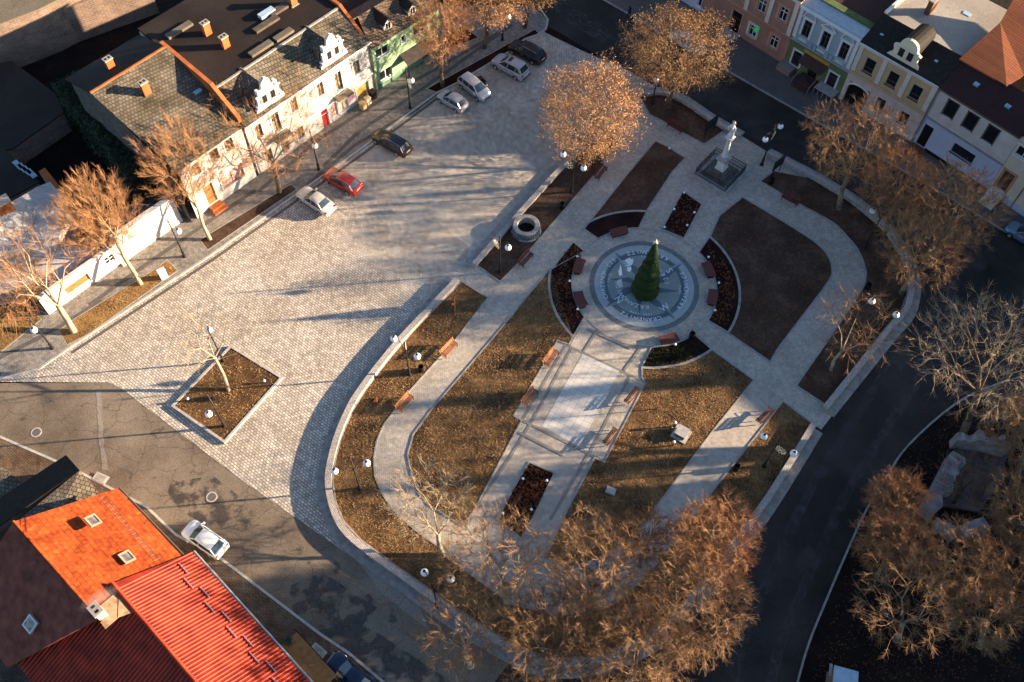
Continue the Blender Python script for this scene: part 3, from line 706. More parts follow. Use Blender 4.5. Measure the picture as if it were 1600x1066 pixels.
# ================================================================ ground lights in the beds
g0 = empty('ground_light', (0, 0, 0), 0, 'x', 'ground light')
m = MB(); m.lathe([(.07, 0), (.05, .05), (.04, .28)], 8); m.build('stem', 'lamp_iron', g0, True)
m = MB(); m.sphere((0, 0, .36), .12, 12, 8); m.build('globe', 'globe', g0, True)
GLT = [((1068, 305), 'small white ground light at the top corner of the narrow bed above the compass'), ((1052.6, 331), 'small white ground light halfway down the left side of the narrow bed'), ((1084, 336), 'small white ground light halfway down the right side of the narrow bed'),
       ((1072.7, 356), 'small white ground light low on the right side of the narrow bed'), ((1037.5, 359), 'small white ground light at the lower left corner of the narrow bed'),
       ((901.6, 405), 'small white ground light touching the upper left compass bench'), ((889.6, 443), 'small white ground light between the two left compass benches'), ((902, 487), 'small white ground light below the lower left compass bench'),
       ((1106, 405.5), 'small white ground light above the upper right compass bench'), ((1122, 446), 'small white ground light between the two right compass benches'), ((1116, 488.5), 'small white ground light below the lower right compass bench'),
       ((1054, 542), 'small white ground light behind the bench below the compass'), ((817, 751), 'small white ground light at the top left of the lower mulch bed'), ((854, 754), 'small white ground light at the top right of the lower mulch bed'),
       ((786, 805), 'small white ground light at the lower left of the lower mulch bed'), ((830, 799), 'small white ground light at the lower right of the lower mulch bed'), ((1045, 236), 'lone white ground light in the dark lawn next to the golden tree'),
       ((415, 600), 'small white ground light in the right corner of the square planter'), ((296, 628), 'small white ground light in the left corner of the square planter')]
for i, (px, lb) in enumerate(GLT):
    z = .06 if i < 17 else .22
    loc = P(*px); loc.z = z
    if i: dup(g0, loc, 0, lb, 'small white ground lights in the beds')
    else: g0.location = loc; g0['label'] = lb; g0['group'] = 'small white ground lights in the beds'
# ================================================================ the round well
wc = P(822, 361); r = empty('stone_well', wc, 0, 'round grey stone well with dark open mouth in the bed beside the square', 'well')
m = MB(); prof = [(1.52, 0), (1.5, .12), (1.3, .16), (1.3, .85)]
m.lathe(prof, 40, caps=False)
brickmat('well_stone', (.33, .34, .36), (.20, .21, .225), (.10, .10, .11), .3, .2, .03, plane='xz', bump=.9, speck=.4)
m.build('wall', 'well_stone', r)
m = MB(); m.lathe([(1.34, .852), (1.36, .95), (1.28, 1.0), (.92, 1.0), (.88, .95), (.88, .2)], 40, caps=False); m.build('rim', 'kerb_pale', r, False)
m = MB(); m.lathe([(.001, .21), (.87, .21)], 40, caps=False); m.build('water', 'near_black', r)
m = MB()
for k in range(34):
    t = 2*math.pi*k/34; c, s_ = math.cos(t), math.sin(t); w = .095
    m.prism([(c*1.302-s_*w, s_*1.302+c*w), (c*1.302+s_*w, s_*1.302-c*w), (c*1.42+s_*w*.9, s_*1.42-c*w*.9), (c*1.42-s_*w*.9, s_*1.42+c*w*.9)], .17+.05*(k % 2), .83)
m.build('buttress_stones', 'well_stone', r)
# ================================================================ christmas tree
ct = P(1007, 456); ct.z = .12
r = empty('christmas_tree', ct, 0, 'green tiered cone Christmas tree with a star, standing in the middle of the compass', 'Christmas tree')
mat('tinsel_green', (.014, .034, .008), .8, .55, 6, bump=1, bscale=14)
rnd = random.Random(3)
tiers = [(0, 1.3, 1.6, .8), (1.45, 1.14, 1.45, .7), (2.75, .96, 1.3, .56), (3.9, .76, 1.2, .4), (4.95, .54, 2.6, .03)]
for z0, r0, hh, r1 in tiers:
    m = MB(); m.lathe([(r0*.6, z0), (r0*.95, z0+.1), (r0*1.06, z0+.4), (r0*.55+r1*.45, z0+hh*.72), (r1*.8, z0+hh)], 28)
    for k in range(520):
        t = rnd.uniform(0, 2*math.pi); u = rnd.random(); rr = (r0*1.02+(r1-r0)*u*(1.1 if r1 < .1 else .9)); z = z0+.12+u*(hh-.25); L = .08
        p = Vector((rr*math.cos(t), rr*math.sin(t), z)); q = p+Vector((math.cos(t)*L, math.sin(t)*L, rnd.uniform(-.08, .1))); w = Vector((-math.sin(t), math.cos(t), rnd.uniform(-.4, .4)))*.035
        m.face([p-w, p+w, q])
    m.build('foliage_tier', 'tinsel_green', r)
mat('bauble_red', (.16, .02, .008), .3, .2, 5); mat('star_gold', (.85, .7, .5), .4, .1, 5)
for k in range(26):
    z0, r0, hh, r1 = tiers[k % 5]; t = rnd.uniform(0, 6.28); u = rnd.random()*.7
    m = MB(); m.sphere((math.cos(t)*(r0+(r1-r0)*u+.05), math.sin(t)*(r0+(r1-r0)*u+.05), z0+.3+u*(hh-.3)), .075, 8, 6); m.build('bauble', 'bauble_red', r, True)
m = MB()
for k in range(10):
    t = 2*math.pi*k/10; rr = .42 if k % 2 == 0 else .18
    t2 = 2*math.pi*(k+1)/10; r2 = .42 if k % 2 == 1 else .18
    for s_ in (.09, -.09):
        m.face([(0, s_, 7.7), (rr*math.sin(t), 0, 7.7+rr*math.cos(t)), (r2*math.sin(t2), 0, 7.7+r2*math.cos(t2))])
m.build('star', 'star_gold', r)
# ================================================================ column monument
sb = P(1124, 272); ax = R(-39)
r = empty('column_monument', (sb.x, sb.y, .05), ax, 'tall white column with a saint statue on a stepped dark stone base', 'monument')
m = MB(); m.box(-2.1, 2.1, -2.1, 2.1, 0, .16); m.build('plinth', 'wall_stone', r)
m = MB(); m.box(-1.4, 1.4, -1.4, 1.4, .16, .42); m.box(-1.12, 1.12, -1.12, 1.12, .42, .68); m.box(-.85, .85, -.85, .85, .68, .95); m.build('steps', 'stone_dark', r)
m = MB(); m.box(-.52, .52, -.52, .52, .95, 1.1); m.box(-.42, .42, -.42, .42, 1.1, 2.3); m.build('pedestal', 'stone_light', r)
m = MB(); m.box(-.62, .62, -.62, .62, 2.3, 2.42); m.box(-.54, .54, -.54, .54, 2.42, 2.6); m.build('cornice', 'wall_stone', r)
m = MB(); m.lathe([(.3, 2.6), (.34, 2.68), (.27, 2.8), (.28, 3.6), (.22, 5.1), (.25, 5.18), (.38, 5.26), (.4, 5.36)], 18); m.build('shaft', 'stone_light', r, True)
m = MB(); m.box(-.4, .4, -.4, .4, 5.36, 5.46); m.build('capital', 'stone_light', r)
m = MB()   # robed saint with child, one continuous turned figure
def ell(z, rx, ry, ox=0, oy=0, n=14): return [(ox+rx*math.cos(2*math.pi*k/n), oy+ry*math.sin(2*math.pi*k/n), z) for k in range(n)]
secs = [ell(5.46, .34, .30), ell(5.7, .30, .26, .02), ell(6.1, .25, .22, .05), ell(6.45, .24, .20, .02), ell(6.75, .30, .22, -.02), ell(6.95, .26, .19, -.04), ell(7.05, .12, .11, -.03), ell(7.12, .09, .09, -.02), ell(7.2, .12, .13, -.01), ell(7.32, .14, .15, 0), ell(7.44, .12, .13, 0), ell(7.52, .04, .04, 0)]
for a, b in zip(secs, secs[1:]): m.quadstrip(a, b, True)
m.path([(-.26, 0, 6.85), (-.42, -.12, 6.6), (-.28, -.3, 6.5), (-.05, -.3, 6.55)], [.09, .08, .06, .05], 8)
m.path([(.26, 0, 6.85), (.36, -.16, 6.62), (.2, -.32, 6.62)], [.09, .08, .06], 8)
m.path([(.12, -.28, 6.5), (.12, -.3, 6.85)], [.12, .09], 8); m.sphere((.12, -.3, 6.95), .09, 8, 6)
m.build('statue', 'stone_light', r, True)
m = MB()
for k in range(16):
    t = 2*math.pi*k/16; m.tube((.22*math.cos(t), 0, 7.42+.22*math.sin(t)), (.22*math.cos(t+.4), 0, 7.42+.22*math.sin(t+.4)), .015, .015, 4)
m.build('halo', 'star_gold', r)
for s_ in range(4):
    a = s_*math.pi/2; m = MB(); c, s2 = math.cos(a), math.sin(a); T = lambda x, y, z: (x*c-y*s2, x*s2+y*c, z)
    for z in (.3, .75, 1.12): m.tube(T(-1.85, -1.85, z), T(1.85, -1.85, z), .035, .035, 5)
    for k in range(24):
        x = -1.85+3.7*k/24; m.tube(T(x, -1.85, .16), T(x, -1.85, 1.28 if k % 6 == 0 else 1.1), .028 if k % 6 == 0 else .014, .014, 4)
    m.build('railing', 'dark_metal', r)
# ================================================================ information boards
for (a, b, ta, tb, lb) in (((1099, 218), (1115, 206), (1101, 205), (1122, 180), 'black information board on two posts in the bed left of the column monument'), ((1203.5, 279), (1218, 267), (1207.5, 266), (1228, 243), 'black information board on two posts in the bed right of the column monument')):
    p, q = P(*a), P(*b); d = q-p; r = empty('information_board', (p.x, p.y, .05), math.atan2(d.y, d.x), lb, 'notice board', 'black notice boards by the monument'); L = d.length
    for x in (.1, L-.1):
        m = MB(); m.tube((x, 0, 0), (x, 0, 2.5), .05, .05, 8); m.build('post', 'dark_metal', r)
    m = MB(); m.box(-.1, L+.1, -.06, .06, 1.15, 2.45); m.build('panel', 'dark_metal', r)
# ================================================================ small memorial in the lit lawn
mp = P(1064, 679); r = empty('memorial_stone', (mp.x, mp.y, .06), R(-32), 'square pale memorial block with a white top on the lit lawn', 'memorial')
m = MB(); m.box(-.72, .72, -.72, .72, 0, .07); m.build('base', 'kerb_stone', r)
m = MB(); m.box(-.46, .46, -.46, .46, .07, .55); m.build('block', 'stone_dark', r)
m = MB(); m.box(-.52, .52, -.52, .52, .552, .62); m.build('top_slab', 'kerb_stone', r)
for px, lb in (((1053, 667), 'short white bollard light standing above left of the memorial block'), ((1051, 697), 'short white bollard light standing below left of the memorial block')):
    p = P(*px); r = empty('bollard_light', (p.x, p.y, .06), 0, lb, 'bollard light', 'bollard lights by the memorial')
    m = MB(); m.lathe([(.08, 0), (.07, .05), (.06, .62)], 10); m.build('post', 'lamp_iron', r, True)
    m = MB(); m.lathe([(.1, .62), (.13, .68), (.13, .82), (.06, .9)], 12); m.build('head', 'globe', r, True)
mp = P(954, 768); m = MB(); m.prism([(-.42, -.3), (.42, -.3), (.42, .3), (-.42, .3)], 0, .16); m.prism([(-.36, -.24), (.36, -.24), (.36, .24), (-.36, .24)], .16, .2)
o = m.build('stone_slab', 'kerb_stone', loc=(mp.x, mp.y, .06)); o.rotation_euler = (0, 0, R(-20)); tag(o, 'small pale stone slab lying in the lawn at the edge of the big shadow', 'stone')
# saplings
for px, tp, lb in (((711, 490), (709, 467), 'thin bare sapling stem in the top strip of lawn by the plaza entrance'), ((590, 631), (587, 622), 'thin sapling stake in the shaded lawn behind the half-shaded bench'), ((1027, 640), (1024, 560), 'thin young tree in the lit lawn right of the terrace')):
    p = P(*px); r = empty('sapling', (p.x, p.y, .06), 0, lb, 'young tree')
    h = min(2.6, hfit(px, tp)) if tp[1] > 500 or True else 2
    m = MB(); m.tube((0, 0, 0), (.05, 0, h), .045, .02, 6); m.build('trunk', 'wood_lit', r)
    m = MB(); rn = random.Random(px[0])
    for k in range(14):
        z = h*rn.uniform(.45, 1); a = rn.uniform(0, 6.28); L = rn.uniform(.2, .45); m.tube((.03, 0, z), (.03+L*math.cos(a), L*math.sin(a), z+L*.8), .012, .006, 3, False)
    m.build('twigs', 'wood_lit', r)
# white utility cabinet in the grass strip
p = P(258, 435); r = empty('utility_cabinet', (p.x, p.y, .13), R(35), 'white upright utility cabinet in the small grass bed on the left', 'utility box')
m = MB(); m.box(-.35, .35, -.16, .16, 0, 1.25); m.build('body', 'window_white', r); m = MB(); m.box(-.3, -.01, -.175, -.162, .15, 1.15); m.box(.01, .3, -.175, -.162, .15, 1.15); m.build('door', 'trim_white', r)
m = MB(); m.box(-.38, .38, -.19, .19, 1.252, 1.3); m.build('top', 'window_white', r)
# manhole frames in the brown pavement
for c, lb in (([(153, 738), (172.5, 746.5), (163.5, 759), (145, 749)], 'upper'), ([(493, 1004), (512.5, 1020), (502, 1034), (482, 1017)], 'lower')):
    q = pl(c); cx = sum(p[0] for p in q)/4; cy = sum(p[1] for p in q)/4
    r = empty('manhole_cover', (cx, cy, .135), 0, ('pale square manhole frame in the brown pavement near the slate roof' if lb == 'upper' else 'pale square manhole frame in the shaded pavement near the dark blue car'), 'manhole cover')
    m = MB(); m.prism([(x-cx, y-cy) for x, y in q], 0, .03); m.build('frame', 'kerb_stone', r)
    m = MB(); m.prism([((x-cx)*.68, (y-cy)*.68) for x, y in q], .03, .042); m.build('lid', 'kerb_pale', r)

for k, (px, lb) in enumerate((((57, 676), 'round iron manhole cover in the sunlit cracked asphalt at the far left'), ((331, 777), 'round manhole ring in the damp stain above the white car'))):
    p = P(*px); r = empty('manhole_cover', (p.x, p.y, .028 if k < 2 else .016), 0, lb, 'manhole cover'); m = MB(); m.lathe([(.48, 0), (.48, .018), (.36, .018), (.36, .012)], 24, caps=False); m.build('frame', 'wall_stone', r); m = MB(); m.lathe([(.001, .016), (.36, .016)], 24, caps=False); m.build('lid', 'dark_paver_strip', r)
# ================================================================ cars
def paint(name, c, metal=.3, rough=.28):
    m = bpy.data.materials.new(name); MATS[name] = m; n, b = nodes(m)
    tc = n.nodes.new('ShaderNodeTexCoord'); t = n.nodes.new('ShaderNodeTexNoise'); t.inputs['Scale'].default_value = 1.2; t.inputs['Detail'].default_value = 6
    r_ = n.nodes.new('ShaderNodeValToRGB'); r_.color_ramp.elements[0].color = (*[v*.86 for v in c], 1); r_.color_ramp.elements[1].color = (*[min(1, v*1.06) for v in c], 1)
    n.links.new(tc.outputs['Object'], t.inputs[0]); n.links.new(t.outputs[0], r_.inputs[0]); n.links.new(r_.outputs[0], b.inputs['Base Color'])
    b.inputs['Metallic'].default_value = metal; b.inputs['Roughness'].default_value = rough; b.inputs['Coat Weight'].default_value = .6; b.inputs['Coat Roughness'].default_value = .08
paint('paint_silver', (.42, .43, .46)); paint('paint_white', (.66, .67, .69), 0); paint('paint_red', (.38, .022, .012), .1); paint('paint_black', (.012, .012, .014), .2)
paint('paint_bronze', (.045, .035, .018), .5); paint('paint_beige', (.55, .50, .45), .2); paint('paint_navy', (.006, .012, .04), .3); paint('paint_blue', (.16, .27, .40), .5)
mat('car_glass', (.022, .035, .045), .05, .25, 1.5, spec=.9); mat('headlamp', (.6, .62, .62), .12, .05, 4); mat('taillamp', (.42, .012, .012), .2, .1, 4); mat('plate', (.7, .7, .66), .5, .05, 3)
mat('rim', (.45, .46, .47), .3, .1, 5, metal=.7); mat('trim_black', (.02, .02, .02), .6, .1, 5)
STY = {  # x positions as fraction of length from front: bonnet start, windscreen base, roof front, roof rear, tail glass base
 'hatch': dict(wb=.235, rf=.42, rr=.84, tb=.965, hood=.80, tailz=.90),
 'estate': dict(wb=.27, rf=.44, rr=.88, tb=.97, hood=.78, tailz=.86),
 'mpv': dict(wb=.20, rf=.37, rr=.90, tb=.985, hood=.86, tailz=.92),
 'suv': dict(wb=.25, rf=.41, rr=.88, tb=.97, hood=.86, tailz=.9),
 'sedan': dict(wb=.27, rf=.45, rr=.74, tb=.88, hood=.76, tailz=.84)}
def car(label, col, style, front, rear, L, Wd=1.74, H=1.46, rails=False, sunroof=False, name='parked_car', group='cars parked round the square', roofcol=None):
    """front, rear: pixels of the two bumper centres on the ground"""
    a, b = P(*front), P(*rear); d = (a-b).normalized(); mid = (a+b)/2
    root = empty(name, (mid.x, mid.y, .045), math.atan2(d.y, d.x), label, 'car', group)
    st = STY[style]; X = lambda f: L*(.5-f); w = Wd/2; zb = .19*1+.06
    belt = H*.60; hood = belt*st['hood']+.12
    # lower body, lofted along the length
    f_ = [0, .012, .05, .12, st['wb'], st['rf'], .6, .78, st['tb']-.03, .965, .99, 1]
    def zt(f):
        if f <= st['wb']: return .52+(hood-.52)*min(1, (f/ .09))**.5+(belt-hood)*max(0, (f-.1)/(st['wb']-.1))
        if f <= st['tb']: return belt+(st['tailz']*H*.64-belt)*0+.03*(f-st['wb'])
        return belt*st['tailz']-(f-.96)*3.0*(1-st['tailz']*0)
    def wt(f): return w*(1-.30*max(0, (.12-f)/.12)**2.2-.17*max(0, (f-.90)/.10)**2.2)
    m = MB(); rings = []
    for f in f_:
        ww, z = wt(f), zt(f); x = X(f)
        if f in (0, 1): z = z-.04
        rings.append([(x, -ww*.93, zb), (x, -ww, .42), (x, -ww, .62), (x, -ww*.955, z-.05), (x, -ww*.88, z), (x, -ww*.45, z+.035), (x, 0, z+.045), (x, ww*.45, z+.035), (x, ww*.88, z), (x, ww*.955, z-.05), (x, ww, .62), (x, ww, .42), (x, ww*.93, zb)])
    for p, q in zip(rings, rings[1:]): m.quadstrip(q, p)
    m.face(rings[0]); m.face(rings[-1][::-1]); m.face([rings[0][0], rings[0][-1], rings[-1][-1], rings[-1][0]])
    body = m.build('body', col, root, True)
    try: body.data.set_sharp_from_angle(angle=R(38))
    except Exception: pass
    # cabin
    bz = belt+.0; tz = H; bw = w*.90; tw = w*.70
    A0, A1, B0, B1 = X(st['wb']), X(st['rf']), X(st['rr']), X(st['tb'])
    lo = [(A0, bw*.92), (X(st['wb']+.10), bw), (X(.75), bw), (B1, bw*.88)]
    hi = [(A1, tw*.90), (X(st['rf']+.08), tw), (X(st['rr']-.08), tw), (B0, tw*.90)]
    # curved roof panel
    m = MB(); secs = []
    n = 7
    for k in range(n):
        x = A1+(B0-A1)*k/(n-1); t = k/(n-1); cz = tz-.10*(2*t-1)**2*1.0; ww = tw*(1-.07*(2*t-1)**4)
        secs.append([(x, -ww, cz-.055), (x, -ww*.9, cz-.015), (x, -ww*.45, cz+.012), (x, 0, cz+.02), (x, ww*.45, cz+.012), (x, ww*.9, cz-.015), (x, ww, cz-.055)])
    for p, q in zip(secs, secs[1:]): m.quadstrip(q, p)
    m.build('roof', roofcol or col, root, True)
    fr, re = secs[0], secs[-1]
    m = MB(); base = [(A0-.06*abs(k-3)/3*1.6, bw*.9*(k-3)/3, bz+.03+.02*(1-abs(k-3)/3)) for k in range(7)]
    m.quadstrip(base, fr); m.build('windscreen', 'car_glass', root, True)
    m = MB(); base2 = [(B1+.04*abs(k-3)/3, bw*.84*(k-3)/3, bz*st['tailz']*1.02+.02) for k in range(7)]
    m.quadstrip(re, base2); m.build('rear_window', 'car_glass', root, True)
    for s_ in (-1, 1):
        q = 0 if s_ < 0 else 6
        top = [s[q] for s in secs]; m = MB(); n = len(top)
        bot = [(A0+(B1-A0)*k/(n-1), s_*(bw*(1-.08*(2*k/(n-1)-1)**4)), bz-.01) for k in range(n)]
        m.quadstrip(bot, top) if s_ > 0 else m.quadstrip(top, bot)
        m.build('side_window', 'car_glass', root, True)
        m = MB()      # pillars and roof rail, body colour
        def pil(b0, b1, rr_=.035): m.tube(b0, b1, rr_, rr_, 5)
        pil((A0-.02, s_*bw*.93, bz), (A1, s_*tw*.93, tz-.15), .04); pil((B1+.03, s_*bw*.88, bz*st['tailz']+.02), (B0, s_*tw*.93, tz-.15), .06 if style in ('estate', 'mpv', 'suv', 'hatch') else .05)
        pil((X(.52), s_*(bw+.0), bz), (X(.545), s_*tw, tz-.06), .03)
        if style in ('estate', 'mpv', 'suv'): pil((X(.76), s_*(bw+.0), bz), (X(.78), s_*tw*.99, tz-.07), .03)
        for p, q2 in zip(top, top[1:]): m.tube(p, q2, .03, .03, 5)
        m.build('pillars', col, root)
        m = MB()
        for xs in (X(.335), X(.53), X(.735)): m.box(xs-.012, xs+.012, s_*(w-.03), s_*(w+.004), .36, belt-.06)
        m.box(X(.735), X(.335), s_*(w-.03), s_*(w+.004), .34, .365); m.build('door_seams', 'trim_black', root)
        m = MB(); m.box(X(.50), X(.46), s_*w, s_*(w+.035), belt-.2, belt-.16); m.box(X(.70), X(.66), s_*w, s_*(w+.035), belt-.2, belt-.16); m.build('door_handles', 'trim_black' if 'black' not in col else 'rim', root)
        if rails:
            m = MB(); m.path([(A1-.1, s_*tw*.9, tz-.05), (A1-.25, s_*tw*.9, tz+.05), (B0+.25, s_*tw*.9, tz+.04), (B0+.1, s_*tw*.9, tz-.06)], [.022]*4, 5); m.build('roof_rail', 'rim', root)
        m = MB(); m.box(A0-.32, A0-.18, s_*(w+.02), s_*(w+.2), belt-.02, belt+.13); m.build('mirror', col if 'black' not in col else 'trim_black', root)
        m = MB(); xf = X(.02); m.face([(xf, s_*wt(.02)*.93, .56), (X(.002), s_*w*.48, .56), (X(.03), s_*w*.5, .72), (X(.10), s_*wt(.1)*.96, .76), (X(.09), s_*wt(.09)*1.01, .62)][::s_]); o = m.build('headlight', 'headlamp', root)
        o.location = (.012, s_*.004, .012)
        m = MB(); z1 = bz*st['tailz']; m.box(X(.985)-.03, X(.955), s_*w*.62, s_*w*.86, z1-.25 if style != 'hatch' else z1-.18, z1+.05); m.build('tail_light', 'taillamp', root)
        for xw in (.18, .80):
            wh = MB(); c = X(xw); rr = .31
            wheel = MB(); wheel.lathe([(rr-.05, -.1), (rr, -.07), (rr, .07), (rr-.05, .1)], 18)
            wheel.v = [(c+x, s_*(w-.09)+z*1.0, .31+y) for x, y, z in wheel.v]
            o = wheel.build('tyre', 'rubber', root, False)
            rim = MB(); rim.lathe([(.20, .0), (.19, .03), (.02, .015)], 12); rim.v = [(c+x, s_*(w+.012)+s_*z*.8, .31+y) for x, y, z in rim.v]; rim.build('rim', 'rim', o)
            arch = MB(); n = 10
            for k in range(n):
                t0, t1 = math.pi*k/n, math.pi*(k+1)/n
                arch.face([(c+.37*math.cos(t0), s_*(w+.006), .3+.37*math.sin(t0)), (c+.37*math.cos(t1), s_*(w+.006), .3+.37*math.sin(t1)), (c+.30*math.cos(t1), s_*(w+.006), .3+.30*math.sin(t1)), (c+.30*math.cos(t0), s_*(w+.006), .3+.30*math.sin(t0))])
            arch.face([(c+.3*math.cos(math.pi*k/n), s_*(w+.004), .3+.3*math.sin(math.pi*k/n)) for k in range(n+1)]); arch.build('wheel_arch', 'trim_black', root)
    m = MB(); m.box(L/2-.06, L/2+.012, -.42, .42, .34, .5); m.build('grille', 'trim_black', root)
    m = MB(); m.box(-L/2-.012, -L/2+.05, -.26, .26, .62, .74); m.build('number_plate', 'plate', root)
    for q in ((-L/2-.03, -L/2+.06, -w*.8, w*.8, .32, .46), (L/2-.05, L/2+.03, -w*.66, w*.66, .24, .33)): m = MB(); m.box(*q); m.build('bumper', 'trim_black' if style == 'suv' else col, root)
    if sunroof: m = MB(); m.box(X(.56), X(.47), -.36, .36, tz-.0, tz+.03); m.build('sunroof', 'car_glass', root)
    return root
car('silver small hatchback, lowest of the row parked against the tree bed, red tail lights', 'paint_silver', 'hatch', (689, 152), (726, 175), 3.65, 1.62, 1.44)
car('silver tall car parked nose out towards the square next to the motorcycle', 'paint_silver', 'mpv', (763, 160), (720, 127), 4.1, 1.7, 1.55)
car('silver off-road car with sunroof and roof rails between the motorcycle and the black car', 'paint_silver', 'suv', (774, 98), (821, 124), 4.55, 1.82, 1.68, rails=True, sunroof=True)
car('black estate car at the top end of the parked row', 'paint_black', 'suv', (800, 76), (846, 99), 4.5, 1.8, 1.6, rails=True)
car('dark bronze estate car with black roof parked alone on the shaded cobbles', 'paint_bronze', 'estate', (588, 214), (637, 243), 4.7, 1.76, 1.46, rails=True, roofcol='paint_black')
car('red hatchback parked between the beige car and the bronze estate', 'paint_red', 'hatch', (512, 275), (561, 303), 4.3, 1.76, 1.46, rails=True)
car('pale beige hatchback parked nose to the kerb beside the red car', 'paint_beige', 'sedan', (470, 303), (519, 336), 4.4, 1.74, 1.42)
car('white hatchback with blue sheen parked half on the kerb above the red roof', 'paint_white', 'hatch', (291, 824), (355, 869), 4.0, 1.68, 1.46)
car('dark navy car with pale blue windscreen cut by the bottom edge of the picture', 'paint_navy', 'sedan', (520, 1035), (580, 1085), 4.5, 1.78, 1.45)
car('light blue car cut by the right edge, parked on the dark street', 'paint_blue', 'hatch', (1577, 362), (1622, 388), 4.1, 1.72, 1.48)
car('white car on the far street seen through the broad golden tree', 'paint_white', 'sedan', (1102, 92), (1046, 55), 4.6, 1.78, 1.45)
# motorcycle
a = P(744, 124); b = P(762, 140); d = a-b
r = empty('parked_motorcycle', ((a+b)/2).to_tuple(), math.atan2(d.y, d.x), 'small black motorcycle parked between two silver cars', 'motorcycle')
for x in (-.62, .62):
    m = MB(); m.lathe([(.24, -.06), (.31, -.045), (.31, .045), (.24, .06)], 16); m.v = [(x+p, z, .36+q) for p, q, z in m.v]; m.build('wheel', 'rubber', r)
m = MB(); m.path([(.62, 0, .36), (.42, 0, .95)], [.05, .05]); m.path([(.42, 0, .9), (.05, 0, .85), (-.62, 0, .4)], [.06, .05, .05]); m.box(-.2, .22, -.14, .14, .3, .68); m.build('frame', 'dark_metal', r)
m = MB(); m.path([(.35, 0, .92), (.15, 0, 1.0), (-.05, 0, .9)], [.1, .17, .12], 8); m.build('fuel_tank', 'paint_black', r, True)
m = MB(); m.path([(-.05, 0, .88), (-.4, 0, .86), (-.78, 0, .96)], [.13, .15, .08], 8); m.build('seat', 'rubber', r, True)
m = MB(); m.path([(.3, -.36, 1.05), (.4, 0, 1.0), (.3, .36, 1.05)], [.02]*3); m.build('handlebar', 'rim', r)
# walking person on the dark street
p = P(982, 30)
r = bpy.data.objects.new('person', None)
me = bpy.data.meshes.new('person')
V = [(0, 0, .93), (0, 0, 1.15), (0, 0, 1.42), (0, 0, 1.52), (.01, 0, 1.62), (.02, 0, 1.74), (0, .1, .9), (.18, .11, .5), (.08, .11, .08), (.22, .11, .04), (0, -.1, .9), (-.14, -.11, .5), (-.36, -.11, .14), (-.26, -.11, .04),
     (0, .19, 1.4), (-.12, .24, 1.14), (-.05, .24, .9), (0, -.19, 1.4), (.12, -.24, 1.14), (.22, -.22, .92)]
Ed = [(0, 1), (1, 2), (2, 3), (3, 4), (4, 5), (0, 6), (6, 7), (7, 8), (8, 9), (0, 10), (10, 11), (11, 12), (12, 13), (2, 14), (14, 15), (15, 16), (2, 17), (17, 18), (18, 19)]
rad = [.15, .14, .15, .06, .10, .09, .1, .065, .05, .04, .1, .065, .05, .04, .075, .055, .04, .075, .055, .04]
me.from_pydata(V, Ed, []); o = bpy.data.objects.new('person', me); COL.objects.link(o); o.location = (p.x, p.y, .02); o.rotation_euler = (0, 0, R(135))
md = o.modifiers.new('skin', 'SKIN')
me.skin_vertices.new() if not me.skin_vertices else None
for i, rr in enumerate(rad): me.skin_vertices[0].data[i].radius = (rr, rr)
me.skin_vertices[0].data[0].use_root = True
o.modifiers.new('sub', 'SUBSURF').levels = 1; o.modifiers['sub'].render_levels = 2
mat('dark_cloth', (.012, .012, .016), .9, .3, 6); me.materials.append(MATS['dark_cloth'])
tag(o, 'person in dark clothes walking across the shaded street', 'person')
m = MB(); m.sphere((.02, 0, 1.73), .115, 12, 8); mat('dark_hair', (.02, .014, .01), .8, .2, 9); m.build('hair', 'dark_hair', o, True)
